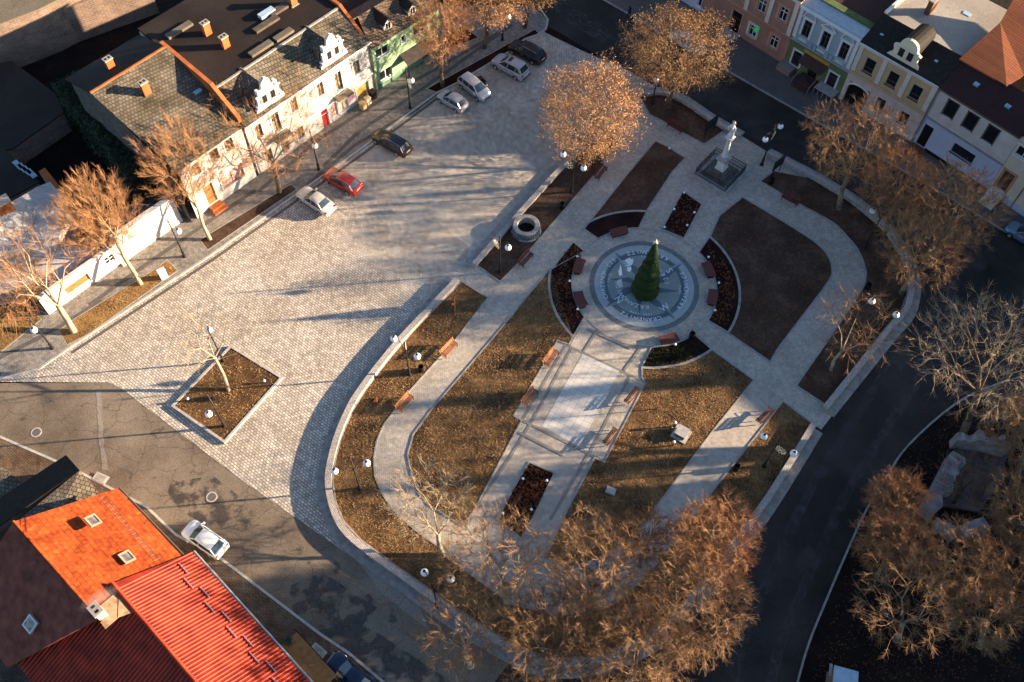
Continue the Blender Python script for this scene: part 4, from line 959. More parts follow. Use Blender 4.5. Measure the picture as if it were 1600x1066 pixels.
# ================================================================ buildings
class House:
    """local axes: x along the facade from pixel A to pixel B, y away from the street, z up"""
    def __init__(s, name, label, A, B, group=None, cat='house', hA=0.0):
        a, b = P(*A, hA), P(*B, hA); s.a = Vector((a.x, a.y, 0)); d = Vector((b.x-a.x, b.y-a.y, 0)); s.L = d.length; s.u = d.normalized(); s.n = Vector((-s.u.y, s.u.x, 0))
        s.root = empty(name, s.a, math.atan2(d.y, d.x), label, cat, group); s.holes = []; s.z0 = 0
    def uz(s, x, y, v=0.0):
        d = rt*(x-800) - up*(y-533) + fw*FPX
        t = (s.a.dot(s.n)+v)/d.dot(s.n); p = d*t; return ((p-s.a).dot(s.u), p.z+CAM_H)
    def uv(s, x, y, z):
        p = P(x, y, z)-s.a; return (p.dot(s.u), p.dot(s.n))
    def front(s, m, z1, u0=0, u1=None, name='front_wall', z0=-.0, v=0.0, depth=.2):
        """wall face with real openings and reveals; holes as (u0,u1,z0,z1)"""
        u1 = s.L if u1 is None else u1
        H = [h for h in s.holes if h[0] < u1 and h[1] > u0 and h[2] < z1 and h[3] > z0]
        us = sorted({u0, u1, *[min(max(h[0], u0), u1) for h in H], *[min(max(h[1], u0), u1) for h in H]})
        zs = sorted({z0, z1, *[min(max(h[2], z0), z1) for h in H], *[min(max(h[3], z0), z1) for h in H]})
        mb = MB()
        for a, b in zip(us, us[1:]):
            for c, d in zip(zs, zs[1:]):
                mx, mz = (a+b)/2, (c+d)/2
                if any(h[0] < mx < h[1] and h[2] < mz < h[3] for h in H): continue
                mb.face([(a, v, c), (b, v, c), (b, v, d), (a, v, d)])
        for h in H:
            a, b, c, d = max(h[0], u0), min(h[1], u1), max(h[2], z0), min(h[3], z1)
            mb.face([(a, v, c), (a, v, d), (a, v+depth, d), (a, v+depth, c)]); mb.face([(b, v, c), (b, v+depth, c), (b, v+depth, d), (b, v, d)])
            mb.face([(a, v, d), (b, v, d), (b, v+depth, d), (a, v+depth, d)]); mb.face([(a, v, c), (a, v+depth, c), (b, v+depth, c), (b, v, c)])
        return mb.build(name, m, s.root)
    def window(s, u, z, w, h, frame='window_white', pane='glass', mull=1, trans=True, surround=None, sw=.14, sill=True, v=0.0, add=True, name='window', tall=.66):
        if add: s.holes.append((u-w/2, u+w/2, z-h/2, z+h/2))
        a, b, c, d = u-w/2, u+w/2, z-h/2, z+h/2; y = v+.13; t = .07
        m = MB(); m.box(a, b, y, y+.06, c, c+t); m.box(a, b, y, y+.06, d-t, d); m.box(a, a+t, y, y+.06, c+t, d-t); m.box(b-t, b, y, y+.06, c+t, d-t)
        for k in range(mull):
            x = a+(b-a)*(k+1)/(mull+1); m.box(x-.035, x+.035, y, y+.06, c+t, d-t)
        if trans: m.box(a+t, b-t, y-.004, y+.05, c+h*tall-.035, c+h*tall+.035)
        o = m.build(name, frame, s.root)
        m = MB(); m.face([(a, y+.04, c), (b, y+.04, c), (b, y+.04, d), (a, y+.04, d)]); m.build('pane', pane, o)
        if surround:
            m = MB(); e = v-.05
            m.box(a-sw, a, e, v+.02, c-.02, d); m.box(b, b+sw, e, v+.02, c-.02, d); m.box(a-sw-.03, b+sw+.03, e-.02, v+.02, d, d+sw)
            m.build('surround', surround, o)
        if sill: m = MB(); m.box(a-.1, b+.1, v-.1, v+.02, c-.1, c); m.build('sill', surround or frame, o)
        return o
    def pwin(s, px, w, h, **k):
        u, z = s.uz(*px); return s.window(u, z, w, h, **k)
    def shell(s, prof, m, u0=0, u1=None, name='side_walls'):
        """gable ends and back, prof = [(v,z)...] of the roof line"""
        u1 = s.L if u1 is None else u1; mb = MB()
        for u, fl in ((u0+.01, 1), (u1-.01, 0)):
            q = [(u, prof[0][0], 0)]+[(u, v, z) for v, z in prof]+[(u, prof[-1][0], 0)]
            mb.face(q if fl else q[::-1])
        v, z = prof[-1]; mb.face([(u0, v, 0), (u0, v, z), (u1, v, z), (u1, v, 0)])
        return mb.build(name, m, s.root)
    def slope(s, p, q, m, u0=0, u1=None, ov=.0, th=.14, name='roof', uq0=None, uq1=None):
        """roof slab between profile points p=(v,z) and q"""
        u1 = s.L if u1 is None else u1; uq0 = u0 if uq0 is None else uq0; uq1 = u1 if uq1 is None else uq1; mb = MB()
        c = [(u0-ov, p[0], p[1]), (u1+ov, p[0], p[1]), (uq1+ov, q[0], q[1]), (uq0-ov, q[0], q[1])]
        hi = [(x, y, z+th) for x, y, z in c]
        mb.face(hi); mb.face(c[::-1])
        for k in range(4): j = (k+1) % 4; mb.face([c[k], c[j], hi[j], hi[k]])
        return mb.build(name, m, s.root)
    def chimney(s, u, v, zb, zt, w=.75, d=.5, m='terracotta', parent=None, cap='chimney_cap'):
        mb = MB(); mb.box(u-w/2, u+w/2, v-d/2, v+d/2, zb-.5, zt-.14); o = mb.build('chimney', m, parent or s.root)
        mb = MB(); mb.box(u-w/2-.06, u+w/2+.06, v-d/2-.06, v+d/2+.06, zt-.14, zt); mb.build('chimney_cap', cap, o)
        mb = MB()
        for x in (-w/4, w/4): mb.box(u+x-.1, u+x+.1, v-.13, v+.13, zt, zt+.012)
        mb.build('flue', 'near_black', o)
        mb = MB(); mb.box(u-w/2-.1, u+w/2+.1, v-d/2-.1, v+d/2+.1, zb-.3, zb+.12); mb.build('flashing', 'tin_grey', o)
        return o
    def box(s, name, m, u0, u1, v0, v1, z0, z1): mb = MB(); mb.box(u0, u1, v0, v1, z0, z1); return mb.build(name, m, s.root)
    def gutter(s, z, u0=0, u1=None, v=-.28, m='zinc'):
        u1 = s.L if u1 is None else u1; mb = MB(); mb.tube((u0, v, z), (u1, v, z), .08, .08, 6); mb.build('gutter', m, s.root)
    def pipe(s, u, z, v=-.1, m='zinc'): mb = MB(); mb.path([(u, -.3, z), (u, v, z-.4), (u, v, .05)], [.05]*3, 6); mb.build('downpipe', m, s.root)
    def text(s, body, u, z, size, m, v=-.06, name='sign_lettering'):
        mb = MB(); n = len(body)
        for k, ch in enumerate(body):
            if ch == ' ': continue
            vs, fs = glyph(ch); i = len(mb.v); cx = u+(k-(n-1)/2)*size*.72
            mb.v += [(cx+p[0]*size, v, z+(p[1]-.35)*size) for p in vs]; mb.f += [tuple(i+k2 for k2 in f) for f in fs]; mb.mi += [0]*len(fs)
        return mb.build(name, m, s.root)
mat('sheet_patch', (.085, .065, .05), .8, .3, 2)
mat('poster_red', (.45, .08, .05), .5, .4, 3, c2=(.7, .55, .45)); mat('poster_pink', (.55, .25, .35), .5, .3, 3); mat('shop_goods', (.5, .2, .06), .5, .6, 3, c2=(.7, .6, .45)); mat('sign_ochre', (.42, .24, .05), .6, .1, 3); mat('roller_ochre', (.62, .40, .12), .6, .25, 1.5)
mat('canopy_dark', (.04, .032, .03), .7, .25, 2); mat('canopy_brown', (.07, .035, .028), .7, .25, 2); mat('balcony_top', (.19, .15, .10), .8, .4, 2); mat('cardboard', (.5, .35, .16), .8, .2, 3); mat('sky_glass', (.20, .33, .40), .08, .2, 2)
mat('mossy_roof_edge', (.07, .10, .035), .9, .3, 2); mat('blue_board', (.30, .42, .50), .5, .15, 2)
# ---------- long white house with two stepped gables
h = House('terraced_house', 'long white two-storey house with two stepped gable dormers and a big dark rear roof', (355, 310), (587, 144)); EV = 7.15
U0 = 4.2
def q6(x, y): return (x/6.27+380, y/6.27+90)
for c, w, hh in (((755, 310), .85, 1.75), ((1110, 95), .85, 1.75), ((495, 460), .85, 1.7)):
    h.pwin(q6(*c), w, hh, frame='window_brown', pane='curtain_glass', surround='trim_white', sw=.2)
h.window(16.1, 4.75, .95, 2.45, frame='window_brown', pane='curtain_glass', surround='trim_white', sw=.2, name='balcony_door')
h.window(7.75, 5.05, .95, 2.5, frame='window_brown', pane='curtain_glass', surround='trim_white', sw=.2, name='balcony_door')
h.window(5.6, 5.4, .85, 1.75, frame='window_brown', pane='curtain_glass', surround='trim_white', sw=.2)
h.window(19.0, 1.35, 1.75, 1.9, frame='roller_ochre', pane='roller_ochre', mull=0, trans=False, surround='trim_white', name='shop_window')
h.window(16.2, 1.4, 1.25, 1.75, frame='window_white', pane='shop_goods', mull=1, trans=True, name='shop_window')
h.window(14.95, 1.45, .75, 1.9, frame='window_white', pane='poster_red', mull=0, trans=False, sill=False, name='poster_window')
h.window(13.6, 1.25, .85, 2.4, frame='window_white', pane='door_red', mull=0, trans=True, sill=False, name='door', tall=.7)
h.window(10.2, 1.7, .9, 1.6, frame='window_brown', pane='curtain_glass', surround='trim_white'); h.window(8.0, 1.4, .95, 1.5, frame='window_brown', pane='curtain_glass', surround='trim_white')
h.window(5.9, 1.7, .9, 1.6, frame='window_brown', pane='curtain_glass', surround='trim_white')
h.front('white_plaster', EV, U0)
h.box('cornice', 'trim_white', U0, h.L, -.22, -.002, EV-.34, EV-.05); h.box('cornice', 'trim_white', U0, h.L-.02, -.12, -.002, 2.75, 2.98); h.box('plinth', 'wall_stone', 14.4, 17.2, -.06, -.002, .0, .42); h.box('poster', 'poster_pink', 17.0, 17.75, -.03, -.002, 1.2, 2.0)
h.shell([(0, EV), (3.6, 9.35), (15.5, 9.6)], 'rose_plaster', U0)
h.slope((-.35, EV-.05), (3.6, 9.42), 'slate_diamond', U0, name='front_roof'); h.slope((3.6, 9.42), (15.6, 9.75), 'tar_roof', U0, name='rear_roof')
h.box('ridge_flashing', 'kerb_pale', U0, h.L, 3.5, 3.72, 9.5, 9.64); h.gutter(EV+.02, U0, v=-.42); h.pipe(h.L-.05, EV-.1, m='window_brown')
for k, (x0, x1, y0, y1) in enumerate(((9.5, 12.2, 4.2, 4.9), (12.6, 14.8, 4.1, 4.8), (5.4, 8.4, 12, 12.7), (12, 15, 6.5, 7.2), (14.6, 17, 7.2, 8.0))):
    zz = 9.56+(y0+y1)/2*.0275; h.box('roof_patch', 'board_roof' if k in (0, 1, 2) else 'sheet_patch', x0, x1, y0, y1, zz-.3, zz+.17)
# party walls of brick that stand above the roofs
mb = MB()
for (v0, za), (v1, zb) in (((.25, 8.1), (3.6, 10.35)), ((3.6, 10.35), (11.2, 10.9))):
    mb.face([(U0-.25, v0, 6), (U0-.25, v0, za), (U0-.25, v1, zb), (U0-.25, v1, 6)]); mb.face([(U0+.15, v0, 6), (U0+.15, v1, 6), (U0+.15, v1, zb), (U0+.15, v0, za)])
    mb.face([(U0-.25, v0, za), (U0+.15, v0, za), (U0+.15, v1, zb), (U0-.25, v1, zb)])
mb.face([(U0-.25, .25, 6), (U0+.15, .25, 6), (U0+.15, .25, 8.1), (U0-.25, .25, 8.1)]); mb.build('party_wall', 'terracotta', h.root)
mb = MB()
for (v0, za), (v1, zb) in (((.3, 7.6), (3.6, 9.85)), ((3.6, 9.85), (9.5, 10.1))):
    uu = h.L-.35; mb.face([(uu, v0, za-1), (uu, v0, za), (uu, v1, zb), (uu, v1, zb-1)]); mb.face([(uu+.35, v0, 6), (uu+.35, v1, 6), (uu+.35, v1, zb), (uu+.35, v0, za)]); mb.face([(uu, v0, za), (uu+.35, v0, za), (uu+.35, v1, zb), (uu, v1, zb)])
mb.build('party_wall', 'terracotta', h.root)
h.chimney(8.6, 10, 9.6, 11.2); h.chimney(8.7, 7.3, 9.5, 11.0); h.chimney(17.4, 7.2, 9.6, 11.2); h.box('roof_hatch', 'blue_board', 13.6, 15.4, 7.6, 8.3, 9.5, 10.1)
def stepped_gable(u, v0=-.02):
    r = MB(); W_ = 1.55
    outl = [(-1.75, EV-.05), (1.75, EV-.05), (1.75, EV+.6), (1.4, EV+.75), (1.35, EV+1.9), (1.05, EV+2.05), (1.0, EV+2.45), (.62, EV+2.65), (.5, EV+3.3), (0, EV+3.75), (-.5, EV+3.3), (-.62, EV+2.65), (-1.0, EV+2.45), (-1.05, EV+2.05), (-1.35, EV+1.9), (-1.4, EV+.75), (-1.75, EV+.6)]
    f = [(u+x, v0, z) for x, z in outl]; b = [(u+x, v0+.3, z) for x, z in outl]
    r.face(f); r.face(b[::-1]); r.quadstrip(b, f, True)
    g = r.build('gable', 'white_plaster', h.root)
    m = MB(); m.box(u-1.5, u+1.5, v0-.1, v0-.002, EV+2.05, EV+2.2); m.box(u-.95, u+.95, v0-.09, v0-.002, EV+2.62, EV+2.74)
    for x in (-1.4, 1.4): m.box(u+x-.2, u+x+.2, v0-.14, v0+.4, EV+.8, EV+1.0)
    for x in (-1.05, 1.05): m.box(u+x-.14, u+x+.14, v0-.12, v0+.36, EV+2.2, EV+2.75)
    m.build('moulding', 'trim_white', g)
    for x in (-.5, .5):
        m = MB(); m.box(u+x-.27, u+x+.27, v0-.015, v0-.002, EV+.95, EV+1.85); w_ = m.build('window', 'window_brown', g)
        m = MB(); m.box(u+x-.2, u+x-.02, v0-.022, v0-.016, EV+1.0, EV+1.8); m.box(u+x+.02, u+x+.2, v0-.022, v0-.016, EV+1.0, EV+1.8); m.build('pane', 'glass', w_)
    m = MB(); m.box(u-.12, u+.12, v0-.02, v0-.002, EV+2.85, EV+3.2); m.build('niche', 'tin_grey', g)
    m = MB(); zr = EV+2.55; m.face([(u-1.3, v0+.3, EV+1.75), (u, v0+.3, zr), (u, 4.0, zr), (u-1.3, 3.2, EV+1.8)]); m.face([(u+1.3, v0+.3, EV+1.75), (u+1.3, 3.2, EV+1.8), (u, 4.0, zr), (u, v0+.3, zr)])
    m.face([(u-1.3, v0+.3, EV-.1), (u-1.3, v0+.3, EV+1.75), (u-1.3, 3.2, EV+1.8), (u-1.3, 3.2, EV-.1)]); m.face([(u+1.3, v0+.3, EV-.1), (u+1.3, 3.2, EV-.1), (u+1.3, 3.2, EV+1.8), (u+1.3, v0+.3, EV+1.75)])
    m.build('dormer_roof', 'slate_diamond', g)
stepped_gable(16.1); stepped_gable(7.75)
for ub in (16.1, 7.75):   # balconies with a lattice rail
    b = h.box('balcony', 'balcony_top', ub-1.0, ub+1.0, -1.0, -.002, 3.0 if ub > 10 else 3.3, 3.2 if ub > 10 else 3.5); m = MB(); z = 3.2 if ub > 10 else 3.5
    for x0, x1, y0, y1 in ((ub-1, ub+1, -.97, -.97), (ub-1, ub-1, -.97, -.05), (ub+1, ub+1, -.97, -.05)):
        m.tube((x0, y0, z+.9), (x1, y1, z+.9), .025, .025, 5)
        n = int(max(abs(x1-x0), abs(y1-y0))/.2)
        for k in range(n+1): t = k/n; m.tube((x0+(x1-x0)*t, y0+(y1-y0)*t, z), (x0+(x1-x0)*t, y0+(y1-y0)*t, z+.9), .014, .014, 4)
    m.build('balcony_railing', 'tin_grey', b)
WHITE = h
# goods outside the shop
for k, (u, v, w, d, z, mm, nm, lb) in enumerate(((18.0, -.9, .6, .6, .75, 'cardboard', 'crate', 'yellow box on the pavement outside the ochre shutter'), (18.9, -.75, .55, .5, .8, 'shop_goods', 'crate', 'orange-brown box between the yellow box and the dark bin'))):
    p = h.a+h.u*u+h.n*v; r = empty(nm, (p.x, p.y, .12), h.root.rotation_euler.z, lb, 'box'); m = MB(); m.box(-w/2, w/2, -d/2, d/2, 0, z); m.build('body', mm, r); m = MB(); m.box(-w/2-.03, w/2+.03, -d/2-.03, d/2+.03, z, z+.06); m.build('lid', mm, r)
p = h.a+h.u*19.8-h.n*.6; r = empty('waste_bin', (p.x, p.y, .12), h.root.rotation_euler.z, 'dark wheeled bin against the corner of the white and green houses', 'waste bin')
m = MB(); m.prism([(-.32, -.3), (.32, -.3), (.3, .32), (-.3, .32)], .08, 1.0); m.build('body', 'bin_dark', r); m = MB(); m.box(-.35, .35, -.34, .34, 1.0, 1.08); m.build('lid', 'canopy_dark', r)
for s_ in (-1, 1): m = MB(); m.tube((s_*.24, .3, .1), (s_*.32, .3, .1), .1, .1, 10); m.build('wheel', 'rubber', r)
# ---------- white house with the broad slate roof
h = House('terraced_house', 'white house under a broad mossy slate roof, with an orange framed shop window', (355, 310), (587, 144))
h.window(.3, 6.15, 1.0, 1.5, frame='window_brown', pane='curtain_glass', surround='trim_white', sw=.16); h.window(2.1, 6.2, 1.0, 1.5, frame='window_brown', pane='curtain_glass', surround='trim_white', sw=.16); h.window(-2.0, 6.0, 1.0, 1.5, frame='window_brown', pane='curtain_glass', surround='trim_white', sw=.16)
h.window(1.35, 2.3, 2.7, 1.9, frame='door_ochre', pane='poster_red', mull=1, trans=False, surround='trim_white', name='shop_window')
h.window(-1.5, 1.95, 1.1, 2.6, frame='door_ochre', pane='door_ochre', mull=0, trans=True, sill=False, name='door')
h.front('rose_plaster' if False else 'white_plaster', 7.45, -3.7, 3.9)
h.shell([(0, 7.4), (10, 10.95), (15, 9.4)], 'stone_dark', -4.4, 3.9)
h.slope((-.3, 7.35), (10, 10.98), 'slate_diamond', -3.9, 3.9, name='front_roof', uq0=-4.7); h.slope((10, 10.98), (15.2, 9.4), 'tar_roof', -4.7, 3.9, name='rear_roof')
h.box('ridge_tiles', 'terracotta', -4.7, 3.9, 9.9, 10.1, 11.05, 11.22); h.gutter(7.42, -3.9, 3.9, m='window_brown')
h.box('verge_flashing', 'kerb_pale', 2.2, 3.6, 6.0, 9.8, 9.2, 9.25) if False else None
h.chimney(-.7, 7.2, 9.9, 11.6); h.chimney(-1.1, 12.2, 10.2, 11.6); h.box('roof_hatch', 'blue_board', 2.7, 3.5, 4.6, 5.4, 8.9, 9.35)
h.box('steps', 'terracotta', -2.3, -.7, -1.1, -.002, 0, .3); h.box('steps', 'terracotta', -2.2, -.8, -.7, -.004, .302, .55)
# ---------- green house
h = House('terraced_house', 'pale green house with a brown shingle roof, two dormers and a dark canopy', (587.6, 143.5), (690, 79)); EV = 6.3
def q7(x, y): return (x/7.105+560, y/7.105+40)
h.window(1.55, 4.75, 1.7, 1.2, mull=1, trans=False); h.window(1.65, 1.55, 1.7, 1.35, mull=1, trans=False); h.window(4.45, 4.75, .6, .95, mull=0, trans=False, surround='trim_white', sw=.08); h.window(6.9, 4.75, 2.0, 1.35, mull=1, trans=False)
h.window(7.3, 1.2, .95, 2.1, frame='door_brown', pane='door_brown', mull=0, sill=False, name='door'); h.front('green_plaster', EV, depth=.16); h.shell([(0, EV), (2.6, 8.0), (5.2, 6.6)], 'cream_plaster')
h.box('plinth', 'green_tile', 0, 3.6, -.03, -.002, 0, .85); h.box('plinth', 'green_tile', 3.9, 6.8, -.03, -.002, 0, .85); h.slope((-.35, EV-.08), (2.6, 8.05), 'brown_shingle', ov=.1, uq0=.9, name='front_roof'); h.slope((2.6, 8.05), (5.3, 6.6), 'brown_shingle', ov=.1, uq0=.9, uq1=None, name='rear_roof')
h.slope((5.3, 6.5), (13, 6.7), 'tar_roof', -.0, h.L+3, name='annex_roof'); h.box('annex_wall', 'wall_stone', 0, h.L+3, 5.4, 12.9, 0, 6.48)
h.box('door_step', 'kerb_pale', 6.8, 7.9, -.55, -.002, 0, .36); h.pipe(0.05, EV, m='window_brown'); h.gutter(EV, v=-.4, m='window_brown')
m = MB(); m.face([(3.7, -.002, 3.0), (8.7, -.002, 3.0), (8.7, -1.35, 2.35), (3.7, -1.35, 2.35)]); m.face([(3.7, -.002, 2.92), (3.7, -1.35, 2.27), (8.7, -1.35, 2.27), (8.7, -.002, 2.92)]); m.face([(3.7, -1.35, 2.27), (3.7, -1.35, 2.35), (8.7, -1.35, 2.35), (8.7, -1.35, 2.27)]); m.face([(3.7, -.002, 2.92), (3.7, -.002, 3.0), (3.7, -1.35, 2.35), (3.7, -1.35, 2.27)])
c = m.build('canopy', 'canopy_dark', h.root)
for u in (3.75, 8.6): m = MB(); m.box(u, u+.12, -1.3, -1.2, .0, 2.27); m.build('canopy_post', 'dark_metal', c)
for u in (2.9, 6.3):
    m = MB(); z0 = EV+.45; m.face([(u-.55, .35, z0-.3), (u+.55, .35, z0-.3), (u+.55, .35, z0+.95), (u, .35, z0+1.45), (u-.55, .35, z0+.95)]); m.face([(u-.55, .35, z0-.3), (u-.55, .35, z0+.95), (u-.55, 2.3, z0+.95), (u-.55, 2.3, z0)]); m.face([(u+.55, .35, z0-.3), (u+.55, 2.3, z0), (u+.55, 2.3, z0+.95), (u+.55, .35, z0+.95)])
    d = m.build('dormer', 'rose_plaster', h.root); m = MB()
    for s_ in (-1, 1):
        q = [(u+s_*.72, .15, z0+.8), (u, .15, z0+1.52), (u, 2.7, z0+1.52), (u+s_*.72, 2.2, z0+.8)]; m.face(q if s_ < 0 else q[::-1]); q = [(x, y, z-.06) for x, y, z in q]; m.face(q[::-1] if s_ < 0 else q)
        m.face([(u+s_*.72, .15, z0+.74), (u+s_*.72, .15, z0+.8), (u, .15, z0+1.52), (u, .15, z0+1.46)])
    m.build('dormer_roof', 'tar_roof', d)
    m = MB(); m.box(u-.35, u+.35, .3, .348, z0, z0+.9); w = m.build('window', 'window_white', d); m = MB(); m.box(u-.29, u-.03, .29, .298, z0+.06, z0+.84); m.box(u+.03, u+.29, .29, .298, z0+.06, z0+.84); m.build('pane', 'glass', w)
# ---------- blank white yard wall with door, arch and garage opening
h = House('boundary_wall', 'long sunlit white boundary wall with a door and a barred opening, along the left pavement', (78, 493), (286, 346), cat='wall')
h.window(7.3, 1.55, 1.0, 1.0, mull=1, trans=True, sill=False, tall=.5); h.window(3.6, 1.25, 2.6, 1.1, frame='window_white', pane='door_ochre', mull=0, trans=False, name='opening')
h.front('wall_white', 2.75, 0, 8.5, depth=.25); h.holes = []; h.front('wall_white', 3.6, 8.5, h.L, name='tall_wall'); h.box('plinth', 'trim_cream', 8.6, h.L, -.07, -.002, 0, .55); h.box('ledge', 'kerb_pale', 9.2, h.L, -.05, -.002, 2.35, 2.43)
h.box('coping', 'trim_white', 0, 8.5, -.04, .3, 2.752, 2.84); h.box('back_wall', 'wall_white', 0, 8.49, .27, .32, 0, 2.75)
h.box('coping', 'trim_white', 8.5, h.L, -.05, .5, 3.602, 3.7); h.box('back_wall', 'rose_plaster', 8.51, h.L, .35, .45, 0, 3.6); h.box('side_wall', 'wall_white', h.L-.02, h.L, .001, .34, 0, 3.6)
h.box('porch_step', 'trim_cream', 8.0, 8.6, -.45, -.002, 0, .3)
# low sheds with whitish roofs behind the wall
def roofbox(name, label, corners, mroof, mwall, cat='shed', extra=None, th=.15):
    """corners: [(px, py, z)...] of a sloping roof; walls go straight down"""
    c0 = P(corners[0][0], corners[0][1], corners[0][2]); r = empty(name, (c0.x, c0.y, 0), 0, label, cat)
    q = [P(x, y, z)-Vector((c0.x, c0.y, 0)) for x, y, z in corners]
    ar = sum(q[k].x*q[(k+1) % len(q)].y-q[(k+1) % len(q)].x*q[k].y for k in range(len(q)))
    if ar < 0: q = q[::-1]
    m = MB(); hi = [(p.x, p.y, p.z) for p in q]; lo = [(p.x, p.y, p.z-th) for p in q]; m.face(hi); m.face(lo[::-1]); m.quadstrip(lo, hi, True); m.build('roof', mroof, r)
    cx = sum(p.x for p in q)/len(q); cy = sum(p.y for p in q)/len(q)
    w = [(cx+(p.x-cx)*.97, cy+(p.y-cy)*.97, p.z-th-.01) for p in q]; m = MB(); m.quadstrip([(x, y, 0) for x, y, z in w], w, True); m.build('walls', mwall, r)
    return r
roofbox('outbuilding', 'whitish flat-roofed outbuilding behind the white wall, blue in the shade at its far edge', [(-40, 350, 5.0), (58, 292, 5.0), (78, 284, 4.7), (106, 318, 3.6), (92, 372, 3.2), (-20, 400, 3.4), (-40, 380, 4)], 'white_roof', 'white_plaster', 'building')
roofbox('outbuilding', 'narrow brick-edged lean-to with an orange coping beside the whitish roof', [(60, 268, 4.6), (70, 262, 4.6), (118, 322, 3.3), (106, 326, 3.3)], 'terracotta', 'old_brick')
roofbox('outbuilding', 'low pale yard roof streaked with branch shadows directly behind the white wall', [(-60, 400, 2.2), (100, 380, 2.4), (150, 392, 2.3), (78, 448, 2.2), (60, 440, 2.2), (-60, 470, 2.1)], 'white_roof', 'white_plaster')
roofbox('outbuilding', 'dark blue-grey sheet roof at the left edge above the whitish outbuilding', [(-60, 300, 3.5), (0, 228, 3.5), (62, 284, 3.3), (-60, 350, 3.3)], 'tar_roof', 'old_brick')
p = P(6, 322, 5.2); r = empty('chimney_stack', (p.x, p.y, 3.2), R(40), 'square brick chimney on the whitish roof at the left edge', 'chimney'); m = MB(); m.box(-.7, .7, -.5, .5, 0, 2.6); m.build('shaft', 'terracotta', r); m = MB(); m.box(-.78, .78, -.58, .58, 2.602, 2.75); m.build('cap', 'chimney_cap', r)
p = P(38, 262, 3.6)
for k in range(4):
    q = P(27+k*7, 256+k*4.5, 3.6); r = empty('roof_light', (q.x, q.y, 3.38), R(48), ['bluish panel nearest the left edge in the row of four by the dark yard', 'second bluish panel from the left in the row of four by the dark yard', 'third bluish panel from the left in the row of four by the dark yard', 'last bluish panel, next to the brick coping, in the row of four'][k], 'roof panel', 'bluish panels on the dark sheet roof'); m = MB(); m.box(-.25, .25, -.7, .7, 0, .1); m.build('frame', 'zinc', r); m = MB(); m.box(-.2, .2, -.64, .64, .1, .112); m.build('pane', 'sky_glass', r)
# back yards, top left
roofbox('barn', 'long barn with a grey sheet roof in the top left corner', [(-120, -90, 6.4), (150, -90, 6.4), (126, -18, 6), (60, 14, 6), (0, 37, 6), (-90, 70, 6)], 'board_roof', 'old_brick', 'barn')
r = empty('brick_wall', (*Pxy(60, 15), 0), 0, 'tall grey brick wall in shadow with a sunlit orange top, behind the dark yard', 'wall')
def wallpx(root, a, b, z, m, name, w=.4, z0=0):
    p, q = P(*a, z), P(*b, z); p.z = q.z = 0; p -= root.location; q -= root.location; d = (q-p).normalized(); n = Vector((-d.y, d.x, 0))*w
    mb = MB(); mb.prism([(p.x, p.y), (q.x, q.y), (q.x+n.x, q.y+n.y), (p.x+n.x, p.y+n.y)], z0, z); mb.build(name, m, root)
wallpx(r, (88, 18), (230, -32), 4.6, 'old_brick', 'wall'); wallpx(r, (-60, 72), (26, 38), 4.6, 'old_brick', 'wall'); wallpx(r, (26, 36), (88, 16), 3.2, 'door_ochre', 'gate')
roofbox('shed', 'large dark shed with a plank-like roof at the left edge below the brick wall', [(-120, 120, 3), (18, 95, 3), (85, 145, 2.8), (100, 175, 2.8), (20, 232, 2.6), (-120, 270, 2.6)], 'tar_roof', 'old_brick', 'shed')
# ================================================================ right hand row
# brown-pink house
h = House('terraced_house', 'pink and salmon three-window house with white pilasters and a green cross sign', (1095, 21), (1222.5, 100.7)); EV = 8.6
for c, w, hh, sr in (((460, 70), 1.0, 1.7, 'salmon_trim'), ((710, 170), 1.0, 1.7, 'salmon_trim'), ((350, 370), 1.0, 1.5, 'trim_cream'), ((600, 500), 1.0, 1.6, 'salmon_trim')):
    h.pwin((c[0]/7.615+1130, c[1]/7.615), w, hh, surround=sr, sw=.28, mull=1)
u, z = h.uz(150/7.615+1130, 250/7.615); h.window(u, 1.6, 1.3, 2.9, frame='door_brown', pane='near_black', mull=0, sill=False, surround='salmon_trim', name='door')
h.window(u, 5.6, 1.0, 1.7, surround='salmon_trim', sw=.28); h.front('pink_plaster', EV)
for uu in (h.uz(1168, 3)[0], h.uz(1202, 20)[0], h.L-.45): h.box('pilaster', 'trim_cream', uu-.25, uu+.25, -.1, -.002, 3.9, EV)
h.box('string_course', 'salmon_trim', 0, h.L, -.12, -.004, 3.75, 3.9); h.box('cornice', 'trim_cream', 0, h.L, -.35, -.002, EV-.3, EV)
h.text('Apteka', u+.1, 3.35, .26, 'sign_ochre', v=-.02)
uc, zc = h.uz(1185, 44); m = MB(); mat('cross_green', (.01, .35, .08), .5, .1, 4, emit=(.003, .045, .01)); m.box(uc-.05, uc+.05, -.75, -.1, 2.55, 2.85); m.box(uc-.05, uc+.05, -.56, -.28, 2.28, 3.12); m.build('pharmacy_cross', 'cross_green', h.root)
h.box('entrance_step', 'wall_stone', u-1.0, u+1.0, -1.5, -.002, 0, .35); h.shell([(0, EV), (4, EV+2), (10, EV)], 'rose_plaster'); h.slope((-.2, EV), (4, EV+2.1), 'rust_tin'); h.slope((4, EV+2.1), (10, EV), 'rust_tin')
# pale white house partly behind the golden tree
h = House('terraced_house', 'white rendered house seen above the broad golden tree at the top edge', (985, -48), (1094, 20.5)); EV = 6.4
for px in ((1096, 3), (1060, -10)): h.pwin(px, 1.0, 1.6)
h.window(3, 1.8, 1.4, 1.8); h.window(6.2, 1.8, 1.4, 1.8); h.front('paleblue_plaster', EV); h.shell([(0, EV), (4, EV+2.5), (9, EV)], 'rose_plaster'); h.slope((-.3, EV), (4, EV+2.6), 'tar_roof'); h.slope((4, EV+2.6), (9, EV), 'tar_roof')
